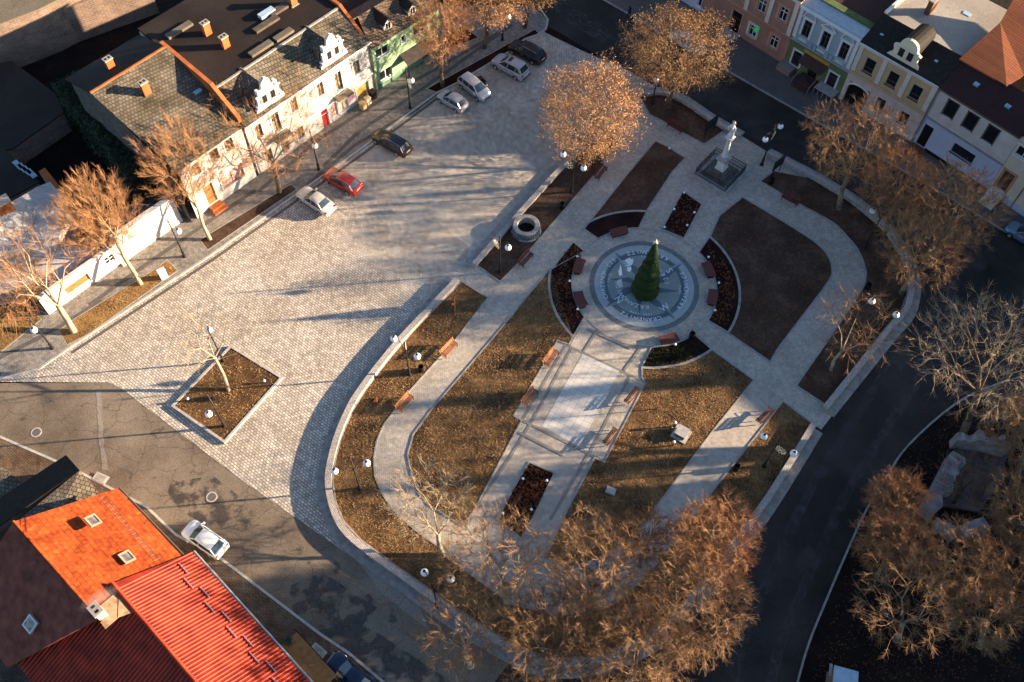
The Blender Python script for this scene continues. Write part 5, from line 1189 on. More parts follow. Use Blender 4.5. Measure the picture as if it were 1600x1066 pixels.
# blue and green shop house
h = House('terraced_house', 'narrow house, pale blue above with arched window heads and moss green shop front below', (1223, 101), (1309, 154.3)); EV = 8.3; SB = 3.95
for i, uu in enumerate((1.35, 3.75, 6.15)):
    h.window(uu, 5.85, .95, 2.1, frame='window_brown', pane='curtain_glass' if False else 'glass', mull=1, surround='trim_white', sw=.24, sill=False)
    h.box('window_sill', 'trim_white', uu-.5, uu+.5, -.22, -.002, 4.35, 4.5)
    m = MB(); n = 14
    if i == 1:
        m.prism([(0, 0)], 0, 0) if False else None
        for a, b in (((uu-.95, 7.3), (uu, 7.95)), ((uu, 7.95), (uu+.95, 7.3)), ((uu-.95, 7.28), (uu+.95, 7.28))): m.tube((a[0], -.1, a[1]), (b[0], -.1, b[1]), .09, .09, 4)
    else:
        for k in range(n):
            t0, t1 = math.pi*k/n, math.pi*(k+1)/n; m.tube((uu-.72*math.cos(t0), -.1, 7.25+.72*math.sin(t0)), (uu-.72*math.cos(t1), -.1, 7.25+.72*math.sin(t1)), .09, .09, 4)
        m.box(uu-.85, uu+.85, -.16, -.005, 7.16, 7.28)
    m.build('pediment', 'trim_white', h.root)
h.window(1.35, 1.75, 1.05, 1.9, frame='window_brown', pane='sky_glass' if False else 'glass', mull=0, surround='trim_white', sw=.2); h.window(6.1, 1.75, 1.05, 1.9, frame='window_brown', mull=0, surround='trim_white', sw=.2); h.window(3.65, 1.6, 1.2, 2.6, frame='window_brown', mull=0, sill=False, name='door')
h.front('moss_plaster', SB, name='shop_front_wall'); h.front('blue_plaster', EV, z0=SB, name='upper_wall')
for uu in (.22, h.L-.22): h.box('pilaster', 'trim_white', uu-.2, uu+.2, -.13, -.003, SB+.3, EV-.3)
for uu in (2.4, 2.95, 4.5, 5.05): h.box('balustrade_block', 'blue_plaster', uu-.2, uu+.2, -.16, -.003, SB+.05, SB+.7)
h.box('cornice', 'trim_white', 0, h.L, -.4, -.002, EV-.22, EV+.02); h.box('string_course', 'blue_plaster', 0, h.L, -.15, -.003, SB-.12, SB+.04)
h.box('sign_board', 'sign_ochre', 1.9, 5.2, -.06, -.002, 3.12, 3.55); [h.box('sign_mark', 'door_brown', 2.15+.19*k, 2.25+.19*k, -.068, -.0605, 3.22+.05*(k%3), 3.44-.04*(k%2)) for k in range(0)]
m = MB(); m.face([(2.1, -.01, 3.1), (5.1, -.01, 3.1), (5.1, -1.2, 2.55), (2.1, -1.2, 2.55)]); m.face([(2.1, -.01, 3.02), (2.1, -1.2, 2.47), (5.1, -1.2, 2.47), (5.1, -.01, 3.02)]); m.build('canopy', 'canopy_brown', h.root)
h.box('steps', 'canopy_brown', 2.6, 4.8, -2.2, -.004, 0, .35); h.box('steps', 'canopy_brown', 2.6, 4.8, -1.6, -.006, .351, .7)
for uu in (2.6, 4.8): m = MB(); m.path([(uu, -2.2, 0), (uu, -2.2, 1.1), (uu, -.2, 1.8)], [.03]*3, 5); m.build('handrail', 'tin_grey', h.root)
h.box('display_case', 'old_brick', -.1, 1.7, -1.3, -.003, 0, .75)
m = MB(); m.box(5.0, 7.4, -1.35, -.01, .86, .95)
for k in range(5): m.box(5.0+.575*k, 5.06+.575*k, -1.34, -1.28, 0, .858)
m.build('terrace_railing', 'wall_stone', h.root)
h.shell([(0, EV), (1.6, EV+.5), (1.61, EV+.2), (10, EV-.5)], 'rose_plaster'); h.slope((-.1, EV+.03), (1.3, EV+.35), 'sky_glass' if False else 'zinc', name='glazed_strip'); h.slope((1.3, EV+.5), (2.2, EV+.45), 'mossy_roof_edge', name='parapet_top'); h.slope((2.2, EV+.1), (10, EV-.3), 'maroon_tile', name='rear_roof'); h.slope((10, EV-.3), (20, EV-.6), 'rust_tin', name='far_roof')
# beige house with the curved dormer gable
h = House('terraced_house', 'beige house with cream pilasters, black roof and a curved dormer gable', (1309.3, 154.6), (1422.7, 222.7)); EV = 8.1
for uu in (1.8, 4.6, 7.35): h.window(uu, 5.85, 1.1, 1.75, frame='window_brown', mull=0, trans=True, surround=None, sill=True, tall=.3)
h.window(4.5, 2.3, 1.0, 1.5, frame='window_brown'); h.window(7.4, 2.3, 1.0, 1.5, frame='window_brown'); h.window(1.75, 1.5, 2.5, 3.0, frame='door_brown', pane='near_black', mull=0, trans=False, sill=False, name='gateway')
h.front('rose_plaster', 3.95, name='ground_floor_wall'); h.front('beige_plaster', EV, z0=3.95, name='upper_wall')
m = MB()
for k in range(9):
    t0 = math.pi*k/9; t1 = math.pi*(k+1)/9; z0 = 2.3
    for a, b in ((t0, t1),): m.prism([(0, 0)]*0 or [(0, 0), (0, 0), (0, 0)], 0, 0) if False else m.tube((1.75-1.35*math.cos(a), -.04, z0+.75*math.sin(a)), (1.75-1.35*math.cos(b), -.04, z0+.75*math.sin(b)), .14, .14, 4)
m.build('gate_arch', 'trim_cream', h.root)
for k in range(5): h.box('quoin', 'trim_cream', .05+.12*(k % 2), .4, -.05, -.002, .1+k*.65, .6+k*.65)
for uu in (.3, 3.2, 6.0, h.L-.35): h.box('pilaster', 'trim_cream', uu-.25, uu+.25, -.1, -.003, 4.4, EV-.3)
h.box('string_course', 'beige_plaster', 0, h.L, -.16, -.004, 3.95, 4.35); h.box('cornice', 'trim_cream', 0, h.L, -.4, -.002, EV-.25, EV); h.gutter(EV+.06, v=-.45); h.pipe(h.L-.02, EV, m='zinc')
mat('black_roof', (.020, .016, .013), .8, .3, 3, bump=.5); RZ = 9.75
h.shell([(0, EV), (3.0, RZ), (14, 8.6)], 'rose_plaster'); h.slope((-.3, EV), (3.0, RZ), 'black_roof', name='front_roof'); h.slope((3.0, RZ-.05), (14, 8.7), 'grey_roof', name='rear_roof')
for uu, vv in ((1.3, 1.3), (7.4, 1.6)): zz = EV+(RZ-EV)*vv/3; h.box('roof_light', 'sky_glass', uu-.18, uu+.18, vv-.2, vv+.2, zz, zz+.22)
u = 4.75; m = MB(); outl = [(-1.9, EV), (1.9, EV), (1.85, EV+.25), (1.45, EV+.6), (1.35, EV+1.1), (1.55, EV+1.6), (1.1, EV+1.8)]+[(1.0*math.cos(R(a)), EV+1.95+.95*math.sin(R(a))) for a in range(0, 181, 20)]+[(-1.1, EV+1.8), (-1.55, EV+1.6), (-1.35, EV+1.1), (-1.45, EV+.6), (-1.85, EV+.25)]
f = [(u+x, -.05, z+.02) for x, z in outl]; b = [(u+x, .3, z+.02) for x, z in outl]; m.face(f); m.face(b[::-1]); m.quadstrip(b, f, True); g = m.build('dormer_gable', 'cream_plaster', h.root)
for x in (-.5, .5): m = MB(); m.box(u+x-.3, u+x+.3, -.08, -.052, EV+.7, EV+1.65); w = m.build('window', 'window_brown', g); m = MB(); m.box(u+x-.25, u+x+.25, -.09, -.081, EV+.75, EV+1.6); m.build('pane', 'glass', w)
m = MB(); m.box(u-1.3, u+1.3, -.12, -.051, EV+1.82, EV+1.95); m.build('moulding', 'trim_cream', g)
m = MB(); n = 8
for k in range(n):
    t0, t1 = math.pi*k/n, math.pi*(k+1)/n; m.face([(u-1.02*math.cos(t0), .3, EV+1.95+.9*math.sin(t0)), (u-1.02*math.cos(t1), .3, EV+1.95+.9*math.sin(t1)), (u-1.02*math.cos(t1), 3.4, EV+1.95+.9*math.sin(t1)), (u-1.02*math.cos(t0), 3.4, EV+1.95+.9*math.sin(t0))])
for s_ in (-1, 1): m.face([(u+s_*1.02, .3, EV), (u+s_*1.02, .3, EV+1.95), (u+s_*1.02, 3.4, EV+1.95), (u+s_*1.02, 3.4, EV)])
m.build('dormer_roof', 'black_roof', g)
h.chimney(3.1, 7.0, 9.35, 11.2, w=.55, d=1.3, m='door_brown'); h.box('skylight', 'blue_board', 5.6, 6.4, 9.6, 10.2, 9.0, 9.3)
h.box('party_parapet', 'wall_white', 0, .3, 3.1, 12, 9.3, 10.1)
# white house; one roof colour, painted maroon on the shaded front, rust on the lit rear
h = House('terraced_house', 'white house with dark square windows, grey band and roof darkened to maroon on its shaded front, with two skylights', (1423.3, 223.2), (1539.5, 299.5)); EV = 8.1
for uu in (1.95, 4.25, 6.6): h.window(uu, 6.3, 1.2, 2.05, frame='window_brown', mull=0, trans=False, surround='window_brown', sw=.08, sill=False)
h.window(5.25, 2.55, 2.5, 1.25, frame='window_brown', mull=0, trans=False, name='shop_window'); h.window(.95, 1.75, 1.05, 2.9, frame='door_brown', pane='near_black', mull=0, trans=False, sill=False, name='doorway')
h.front('paleblue_plaster', 3.95, name='ground_floor_wall'); h.front('cream_plaster' if False else 'white_plaster', EV, z0=3.95, name='upper_wall')
h.box('band', 'tin_grey', .02, h.L-.02, -.08, -.003, 3.95, 4.15); h.box('plinth', 'maroon_tile', 1.6, h.L, -.05, -.002, 0, .5); h.box('entrance_steps', 'door_brown', .2, 1.9, -1.6, -.003, 0, .3); h.pipe(.1, EV, m='zinc'); h.gutter(EV, v=-.5, m='window_brown')
h.shell([(0, EV), (3.1, 9.7), (14, 9.0)], 'rose_plaster'); h.slope((-.5, EV-.1), (3.1, 9.75), 'maroon_tile', name='front_roof')
for uu, vv in ((2.6, 1.7), (6.3, 1.5)): zz = EV+(9.75-EV)*vv/3.1; h.box('roof_light', 'sky_glass', uu-.28, uu+.28, vv-.35, vv+.35, zz, zz+.24)
c = [(1499, 92, 9.9), (1573, 134, 9.9), (1600, 118, 9.9), (1690, 150, 9.9), (1760, -20, 12.6), (1600, -30, 12.4), (1563, 35, 11.0)]
q = [(*h.uv(x, y, z), z) for x, y, z in c]; m = MB(); m.face(q); m.face([(a, b, z-.15) for a, b, z in q][::-1]); m.quadstrip([(a, b, z-.15) for a, b, z in q], q, True); o = m.build('rear_roof', 'rust_tin', h.root)
# the cream house at the right edge, continuing beyond the frame
h = House('terraced_house', 'cream house at the right edge with an arched brown door and stone steps', (1540, 299.8), (1660, 380)); EV = 8.4
h.window(1.0, 6.5, 1.6, 1.2, mull=1, trans=False); h.window(1.0, 2.5, 1.15, 2.5, frame='door_ochre', pane='door_brown', mull=1, trans=False, surround='salmon_trim', sw=.22, sill=False, name='door'); h.window(4.5, 6.5, 1.2, 1.5); h.window(7.5, 6.5, 1.2, 1.5); h.window(4.8, 2.4, 1.2, 1.6)
h.front('cream_plaster', EV); h.box('plinth', 'paleblue_plaster', 0, .3, -.06, -.003, 0, .9); h.box('plinth', 'paleblue_plaster', 1.9, h.L, -.06, -.003, 0, .9); h.box('cornice', 'trim_cream', 0, h.L, -.3, -.003, 7.4, 7.6); h.pipe(2.9, EV, m='window_brown')
for k in range(4): h.box('steps', 'trim_cream', .25, 1.75, -1.9+.45*k, -.005-.001*k, .301*k, .3*(k+1))
h.shell([(0, EV), (4, 11), (9, EV)], 'rose_plaster'); h.slope((-.3, EV), (4, 11), 'maroon_tile', name='front_roof'); h.slope((4, 11), (9, EV), 'maroon_tile', name='rear_roof')
# further houses of the row and an assumed church, unseen outside the frame on the right: they keep the sun off the street
def plain_house(A2, rot, L, D, ev, rz, label, m='cream_plaster', cat='house', tower=None):
    r = empty('row_house' if cat == 'house' else 'church', (*A2, 0), rot, label, cat); mb = MB()
    mb.box(0, L, 0, D, 0, ev); mb.build('walls', m, r); mb = MB(); mb.face([(-.3, -.4, ev+.002), (L+.3, -.4, ev+.002), (L+.3, D/2, rz), (-.3, D/2, rz)]); mb.face([(-.3, D+.4, ev+.002), (-.3, D/2, rz), (L+.3, D/2, rz), (L+.3, D+.4, ev+.002)])
    mb.face([(0, 0, ev+.003), (0, D/2, rz-.1), (0, D, ev+.003)]); mb.face([(L, 0, ev+.003), (L, D, ev+.003), (L, D/2, rz-.1)]); mb.build('roof', 'maroon_tile', r)
    for k in range(int(L/2.6)):
        for z in (1.2, 4.6):
            mb = MB(); mb.box(1+k*2.6, 2.1+k*2.6, -.03, -.003, z, z+1.7); w = mb.build('window', 'window_white', r)
            mb = MB(); mb.box(1.08+k*2.6, 1.52+k*2.6, -.04, -.031, z+.08, z+1.62); mb.box(1.58+k*2.6, 2.02+k*2.6, -.04, -.031, z+.08, z+1.62); mb.build('pane', 'glass', w)
mat('pane_grey', (.045, .04, .045), .3, .5, 2.5, c2=(.11, .10, .11), spec=.3)
mat('frame_tan', (.26, .20, .14), .7, .2, 3)
mat('flashing_brown', (.22, .14, .085), .8, .4, 2, bump=.4)
# ================================================================ bottom left houses
h = House('tiled_house', 'house with a bright orange tiled roof, two skylights and a roof ladder, lower left', (272, 868), (177, 768), hA=5.0); EV = 5.0; RV = 6.3
h.front('white_plaster', EV, -1.5, h.L); h.shell([(0, EV), (RV, 8.9), (12.6, 5.2)], 'old_brick', 2.3, h.L)
h.slope((-.4, EV-.2), (RV, 9.0), 'orange_tile', -2.5, h.L, name='front_roof', uq0=-2.0, uq1=h.L+.9); 
h.slope((RV, 9.0), (13, 4.9), 'orange_tile_shaded', -1.8, h.L+.9, name='rear_roof', uq0=2.1)
h.gutter(EV-.1, -2.3, h.L, v=-.5, m='window_brown')
mb = MB(); mb.path([(-2.2, RV, 9.18), (h.L+.9, RV, 9.18)], [.11, .11], 8); mb.build('ridge_tiles', 'orange_tile', h.root)
def onroof(px, v0, z0, v1, z1):
    """(u, v, z) of a pixel on the slope through (v0,z0)-(v1,z1)"""
    best = None
    for k in range(0, 201):
        v = v0+(v1-v0)*k/200; u, z = h.uz(*px, v=v); e = abs(z-(z0+(z1-z0)*k/200))
        if best is None or e < best[0]: best = (e, u, v, z)
    return best[1:]
sl = (RV+.4, 4.0)
for px, nm in (((146, 816), 0), ((199, 873), 1)):
    u, v, z = onroof(px, -.4, EV-.2, RV, 9.0); t = math.atan2(4.2, RV+.4)
    w = MB(); 
    for (a, b, c, d) in ((-.5, -.38, -.45, .45), (.38, .5, -.45, .45), (-.38, .38, -.45, -.33), (-.38, .38, .33, .45)): w.box(a, b, c, d, .02, .17)
    o = w.build('roof_light', 'frame_tan', h.root); o.location = (u, v, z+.16); o.rotation_euler = (t, 0, 0)
    w = MB(); w.box(-.38, .38, -.33, .33, .02, .1); g = w.build('pane', 'pane_grey', o)
m = MB(); a = (1.0, -.3, EV+.05); u0 = h.L*.02
ua, va, za = onroof((165, 778), -.4, EV-.2, RV, 9.0); ub, vb, zb = onroof((250, 874), -.4, EV-.2, RV, 9.0)
for dv in (0, .32):
    k = 4.2/(RV+.4); m.tube((ua, va+dv, za+.22+dv*k), (ub, vb+dv, zb+.22+dv*k), .025, .025, 4)
for j in range(16):
    t = j/15; m.tube((ua+(ub-ua)*t, va+(vb-va)*t, za+(zb-za)*t+.22), (ua+(ub-ua)*t, va+(vb-va)*t+.32, za+(zb-za)*t+.22+.32*4.2/(RV+.4)), .02, .02, 4)
m.build('roof_ladder', 'window_brown', h.root)
u, v, z = onroof((52, 975), 13, 4.9, RV, 9.0); w = MB(); w.box(-.5, .5, -.5, .5, .1, .28); o = w.build('roof_light', 'zinc', h.root); o.location = (u, v, z+.1); o.rotation_euler = (-.55, 0, 0); w = MB(); w.box(-.38, .38, -.38, .38, .28, .3); w.build('pane', 'curtain_glass', o)
u, v, z = onroof((140, 940), -.4, EV, RV, 9.0)
h.chimney(-1.6, RV-.3, 8.6, 10.2, w=.9, d=.6, m='wall_stone')
mb = MB(); mb.face([(-2.6, 5.4, 8.8), (-.6, 4.2, 7.95), (-1.2, RV, 9.3), (-2.8, RV+.1, 9.2)]); mb.face([(-2.9, 3.6, 7.5), (-1.3, 3.2, 7.1), (-.6, 4.2, 8.0), (-2.6, 5.4, 8.85)]); mb.build('lead_flashing', 'flashing_brown', h.root)
# smoke from the chimney, a small soft cloud
m = bpy.data.materials.new('smoke'); MATS['smoke'] = m; n, b = nodes(m); n.nodes.remove(b); vol = n.nodes.new('ShaderNodeVolumePrincipled'); vol.inputs['Color'].default_value = (.9, .9, .9, 1)
tc = n.nodes.new('ShaderNodeTexCoord'); gr = n.nodes.new('ShaderNodeTexGradient'); gr.gradient_type = 'SPHERICAL'; nz = n.nodes.new('ShaderNodeTexNoise'); nz.inputs['Scale'].default_value = 2.2; nz.inputs['Detail'].default_value = 4
mu = n.nodes.new('ShaderNodeMath'); mu.operation = 'MULTIPLY'; m3 = n.nodes.new('ShaderNodeMath'); m3.operation = 'MULTIPLY'; m3.inputs[1].default_value = .9
n.links.new(tc.outputs['Object'], gr.inputs[0]); n.links.new(tc.outputs['Object'], nz.inputs[0]); n.links.new(gr.outputs[1], mu.inputs[0]); n.links.new(nz.outputs[0], mu.inputs[1]); n.links.new(mu.outputs[0], m3.inputs[0]); n.links.new(m3.outputs[0], vol.inputs['Density']); n.links.new(vol.outputs[0], n.nodes['Material Output'].inputs[1])
mb = MB(); mb.sphere((0, 0, 0), 1, 20, 12); o = mb.build('chimney_smoke', 'smoke'); q = h.root.matrix_basis @ Vector((-1.2, RV-.9, 10.2)); o.location = q; o.scale = (1.5, .6, .45); o.rotation_euler = (0, 0, R(35)); tag(o, kind='stuff', label='pale wisp of chimney smoke between the orange and the red roofs')
# house with the red corrugated roof
h = House('tin_roofed_house', 'house with a red corrugated metal roof and a row of snow guards, lower left corner', (520, 1122), (292, 868), hA=5.0); EV = 5.0; RV = 4.9; RZ = 8.1
h.front('white_plaster', EV, 0, h.L); h.shell([(0, EV), (RV, RZ), (13, 4.4)], 'white_plaster')
h.slope((-.45, EV-.3), (RV, RZ), 'red_tin_shaded_pan', name='front_roof', th=.1, uq1=h.L+.6); h.slope((RV, RZ), (13.2, 4.3), 'red_tin_shaded_pan', uq1=h.L+4.2, u1=h.L+.6, name='rear_roof', th=.1)
def ribs(p, q, u0, u1, name):
    mb = MB(); n = int((u1-u0)/.29)
    for k in range(n+1):
        u = u0+(u1-u0)*k/n; mb.tube((u, p[0], p[1]+.11), (u+.6*(0), q[0], q[1]+.11), .062, .062, 4, False)
    return mb.build(name, 'red_tin', h.root)
ribs((-.45, EV-.3), (RV, RZ), .1, h.L-.02, 'front_ribs'); ribs((RV, RZ), (13.2, 4.3), .1, h.L+.55, 'rear_ribs')
mb = MB()
for k in range(12):
    t = (k+.5)/12; u = h.L+.6+3.6*t; mb.tube((u, RV+(13.2-RV)*t, RZ+(4.3-RZ)*t+.11), (u, 13.2, 4.41), .062, .062, 4, False)
mb.build('rear_ribs', 'red_tin', h.root)
mb = MB(); mb.tube((0, RV, RZ+.16), (h.L+.6, RV, RZ+.16), .14, .14, 8); mb.build('ridge_cap', 'red_tin', h.root); h.gutter(EV-.25, v=-.58, m='zinc')
for k in range(11):
    u = h.L-1.0-k*1.28; v = .75+(k % 2)*.42; z = EV-.3+(RZ-EV+.3)*(v+.45)/(RV+.45)+.3
    mb = MB(); mb.box(u-.55, u+.55, v-.03, v+.03, z-.1, z+.02); mb.build('snow_guard', 'zinc', h.root)
u = h.L-4.6; mb = MB(); mb.box(u-1.4, u+1.0, 10.2, 11.2, 5.2, 7.0); mb.build('roof_vent_box', 'chimney_cap', h.root)
# balcony terrace under the red eave
c = P(445, 1005, 3.0); r = empty('balcony', (c.x, c.y, 0), math.atan2(-(h.u.y), -(h.u.x)), 'wooden balcony with a thin railing and a potted plant beneath the red eave', 'balcony'); m = MB(); m.prism([(0, -.6), (4.5, -.6), (4.5, 1.2), (0, 1.2)], 2.8, 3.0); m.build('deck', 'door_ochre', r)
m = MB(); m.box(.1, .25, .95, 1.1, 0, 2.8); m.box(4.2, 4.35, .95, 1.1, 0, 2.8); m.build('post', 'window_brown', r)
m = MB()
for z in (3.3, 3.6, 3.9): m.tube((0, 1.15, z), (4.5, 1.15, z), .025, .025, 4); m.tube((0, -.6, z), (0, 1.15, z), .025, .025, 4)
m.build('railing', 'dark_metal', r)
mat('leaf_dark', (.05, .09, .04), .7, .4, 8)
p = empty('potted_plant', (c.x+.3, c.y, 3.0), 0, 'leafy green pot plant on the balcony by the red roof', 'plant'); m = MB(); m.lathe([(.16, 0), (.22, .35)], 10); m.build('pot', 'terracotta', p); m = MB(); rn = random.Random(9)
for k in range(120):
    a, e, L = rn.uniform(0, 6.28), rn.uniform(.1, 1.4), rn.uniform(.2, .6); d = Vector((math.cos(a)*math.cos(e), math.sin(a)*math.cos(e), math.sin(e))); b = Vector((0, 0, .35)); w = Vector((-math.sin(a), math.cos(a), 0))*.05; m.face([b+d*L*.5-w, b+d*L*.5+w, b+d*L])
m.build('leaves', 'leaf_dark', p)
# slate roofed annexe on the corner
g = [(124, 735), (30, 800)]
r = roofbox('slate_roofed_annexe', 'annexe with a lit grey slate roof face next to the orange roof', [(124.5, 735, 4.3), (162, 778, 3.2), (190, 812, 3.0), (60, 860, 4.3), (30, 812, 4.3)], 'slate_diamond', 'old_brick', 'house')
r = roofbox('slate_roofed_annexe', 'dark shaded half of a slate roof running to the left edge above the orange house', [(103, 711, 3.0), (124, 734.4, 4.28), (-50, 856, 4.28), (-80, 830, 3.0)], 'black_roof', 'old_brick', 'house')  # other half of the same slate roof, its shade painted near-black
r = roofbox('shed', 'small white edged shed roof cut by the left edge above the slate roof', [(-60, 700, 2.6), (-4, 723, 2.6), (37, 758, 2.4), (-60, 830, 2.4)], 'slate_diamond', 'white_plaster', 'shed')
# lower left pavement
sheet('lower_pavement', [(-200, 586), (0, 684), (110, 732), (230, 794), (275, 837), (345, 874), (415, 927), (500, 992), (545, 1022), (600, 1068), (720, 1200), (-200, 1300)], .12, 'brown_pavers')
strip('lower_kerb', pl([(-200, 585), (0, 683), (110, 731), (230, 793), (275, 836), (345, 873), (415, 926), (500, 991), (545, 1021), (600, 1067), (700, 1170)]), .2, 0, .135, 'kerb_stone')
# kerbs and far pavement of the streets
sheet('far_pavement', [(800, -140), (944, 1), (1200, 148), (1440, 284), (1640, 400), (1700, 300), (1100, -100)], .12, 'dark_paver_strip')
strip('far_kerb', pl([(800, -85), (944, 1), (1200, 148), (1440, 284), (1700, 440)]), .18, 0, .135, 'kerb_pale')
strip('garden_kerb', spl(pl([(1700, 560), (1560, 600), (1492, 632), (1420, 695), (1385, 745), (1352, 800), (1322, 865), (1290, 940), (1262, 1010), (1240, 1090), (1215, 1200)])), .16, 0, .11, 'kerb_pale')
# ================================================================ roofless ruin and garden bits on the right
c = P(1500, 745); r = empty('ruined_shed', (c.x, c.y, 0), 0, 'roofless broken building with pale crumbling wall tops among the trees on the right', 'ruin')
def rel(x, y, z=0): p = P(x, y, z)-c; return (p.x, p.y)
mat('ruin_floor', (.085, .062, .06), .95, .35, 1.2, bump=.6, bscale=5); mat('ruin_white', (.24, .215, .21), .8, .3, 1.6, bump=.5, bscale=4)
m = MB(); m.prism([rel(1495, 690, .3), rel(1578, 700, .3), (rel(1560, 760, .3)), rel(1530, 800, .3), rel(1470, 790, .3)], .02, .3); m.build('floor_slab', 'ruin_floor', r)
rn = random.Random(4)
def brokenwall(pts, h, name, m_, w=.5):
    for a, b in zip(pts, pts[1:]):
        pa, pb = Vector(rel(*a, h)), Vector(rel(*b, h)); n = 8; d = (pb-pa)/n; nn = Vector((-d.y, d.x)).normalized()*w; mb = MB(); i = 0
        hs = [h*rn.uniform(.72, 1.1) for _ in range(n+1)]
        A, B, C, D = [], [], [], []
        for k in range(n+1):
            p = pa+d*k; q = p+nn*rn.uniform(.7, 1.2); A.append((p.x, p.y, 0)); B.append((p.x, p.y, hs[k])); C.append((q.x, q.y, hs[k]*.97)); D.append((q.x, q.y, 0))
        mb.quadstrip(A, B); mb.quadstrip(B, C); mb.quadstrip(C, D); mb.face([A[0], B[0], C[0], D[0]]); mb.face([A[-1], D[-1], C[-1], B[-1]]); mb.build(name, m_, r)
brokenwall([(1500, 684), (1540, 690), (1580, 700)], 2.2, 'back_wall', 'ruin_white', .9); brokenwall([(1488, 705), (1468, 745), (1442, 790)], 1.8, 'side_wall', 'ruin_white', 1.3); brokenwall([(1565, 730), (1535, 775)], 1.2, 'side_wall', 'ruin_floor', .5); brokenwall([(1537, 806), (1498, 822), (1466, 808)], 1.0, 'front_wall', 'ruin_white', 1.2)
c2 = P(1322, 1055, 2.2); r = empty('small_shed', (c2.x, c2.y, 0), R(-14), 'small shed with a pale blue roof cut by the bottom edge on the right', 'shed'); m = MB(); m.box(-.9, .9, -1.6, .5, 2.1, 2.2); m.build('roof', 'blue_board', r); m = MB(); m.box(-.85, .85, -1.55, .45, 0, 2.099); m.build('walls', 'old_brick', r); m = MB(); m.box(-1.1, -.9, -.2, .7, 1.6, 1.7); m.build('gutter', 'tin_grey', r)
c2 = P(1527, 930); o = None; m = MB(); m.prism([(-.45, -.35), (.4, -.45), (.5, .3), (-.3, .45)], 0, .12); o = m.build('stone_slab', 'tin_grey', loc=(c2.x, c2.y, .03)); tag(o, 'grey slab lying in the dark garden below the brown trees', 'stone')
# off-frame neighbours
plain_house((58.6, 55.6), R(-44), 24, 10, 8.5, 12.2, 'row of houses continuing beyond the right edge of the picture')
plain_house((-25, 94.2), R(7), 30, 8, 9, 12.5, 'unseen building added beyond the top edge of the picture to shade the back yards', 'rose_plaster')  # added out of view so the back yard walls fall in shade
plain_house((67, 38.5), R(90), 13, 10, 5.0, 8.8, 'unseen low house added beyond the right edge for its shadow, between the row and the church')  # added to close the sun gap; ridge height set by the shadow's reach
plain_house((74, 5), R(90), 32.9, 14, 11, 15.4, 'unseen church nave assumed beyond the right edge of the picture, sized for its shadow', 'rose_plaster', 'church')  # unseen shadow caster for the lower right, ridge sized to its shadow
# ================================================================ dark evergreen ivy along the gable
def leafmass(name, label, line, z0, z1, wid, n, m_, size=.16, seed=2, cat='hedge', jit=.5):
    rn = random.Random(seed); q = [P(*p, 5.0) for p in line]
    for p in q: p.z = 0
    r = empty(name, q[0], 0, label, cat); mb = MB(); seg = [(a, b) for a, b in zip(q, q[1:])]; tot = sum((b-a).length for a, b in seg)
    for k in range(n):
        s_ = rn.uniform(0, tot)
        for a, b in seg:
            L = (b-a).length
            if s_ <= L: break
            s_ -= L
        p = a.lerp(b, s_/L); d = (b-a).normalized(); nn = Vector((-d.y, d.x, 0)); zt = z1*(.8+.25*noise.noise(Vector((p.x*.5, p.y*.5, 0))))
        z = z0+(zt-z0)*rn.random()**.6; ww = wid*(1-.35*(z/z1))*(1+.4*noise.noise(Vector((p.x*.8, z*.8, 3))))
        p = p+nn*ww*rn.uniform(-1, 1)+Vector((0, 0, z))-q[0]; t = Vector((rn.uniform(-1, 1), rn.uniform(-1, 1), rn.uniform(-.3, 1))).normalized(); s2 = t.orthogonal().normalized()*size*.6
        mb.face([p-s2, p+t*size*.5, p+s2, p+t*size*1.4])
    mb.build('foliage', m_, r)
    m = MB()
    for k in range(7): p = q[0].lerp(q[-1], k/6)-q[0]; m.tube((p.x, p.y, 0), (p.x, p.y, z1*.7), .12, .06, 6)
    m.build('stems', 'bark_dark', r)
mat('bark_dark', (.05, .04, .03), .9, .3, 4); mat('ivy', (.034, .045, .024), .7, .5, 2); mat('shrub_green', (.03, .04, .015), .8, .5, 3); mat('shrub_red', (.10, .028, .014), .8, .5, 3, c2=(.2, .08, .03))
leafmass('evergreen_hedge', 'tall dark evergreen hedge along the gable of the slate roofed house, beside the black yard', [(106, 126), (164, 190), (218, 266)], .3, 6.6, 2.1, 40000, 'ivy', .2)
# low plants in the mulch beds
def bedplants(name, pts, n, m_, label, seed=1, hmax=.28):
    rn = random.Random(seed); q = [P(*p) for p in pts]; mb = MB(); x0, x1 = min(p.x for p in q), max(p.x for p in q); y0, y1 = min(p.y for p in q), max(p.y for p in q)
    def inside(x, y):
        c = False
        for i in range(len(q)):
            a, b = q[i], q[i-1]
            if (a.y > y) != (b.y > y) and x < (b.x-a.x)*(y-a.y)/(b.y-a.y)+a.x: c = not c
        return c
    k = 0
    while k < n:
        x, y = rn.uniform(x0, x1), rn.uniform(y0, y1)
        if not inside(x, y): continue
        k += 1
        for j in range(9):
            a, L = rn.uniform(0, 6.28), rn.uniform(.05, .16); hh = rn.uniform(.05, hmax); w = .03; mb.face([(x-w*math.sin(a), y+w*math.cos(a), .08), (x+w*math.sin(a), y-w*math.cos(a), .08), (x+L*math.cos(a), y+L*math.sin(a), .08+hh)])
    o = mb.build(name, m_); tag(o, kind='stuff', label=label)
bedplants('bed_plants', [(826, 726), (863, 741), (836, 798), (812, 835), (783, 810), (802, 768)], 420, 'shrub_red', 'low russet ground cover in the lower mulch bed', 1)
bedplants('bed_plants', [(1018, 548), (1085, 535), (1105, 546), (1060, 570), (1006, 574)], 260, 'shrub_green', 'low dark ground cover with yellow tips in the bed below the compass', 2)
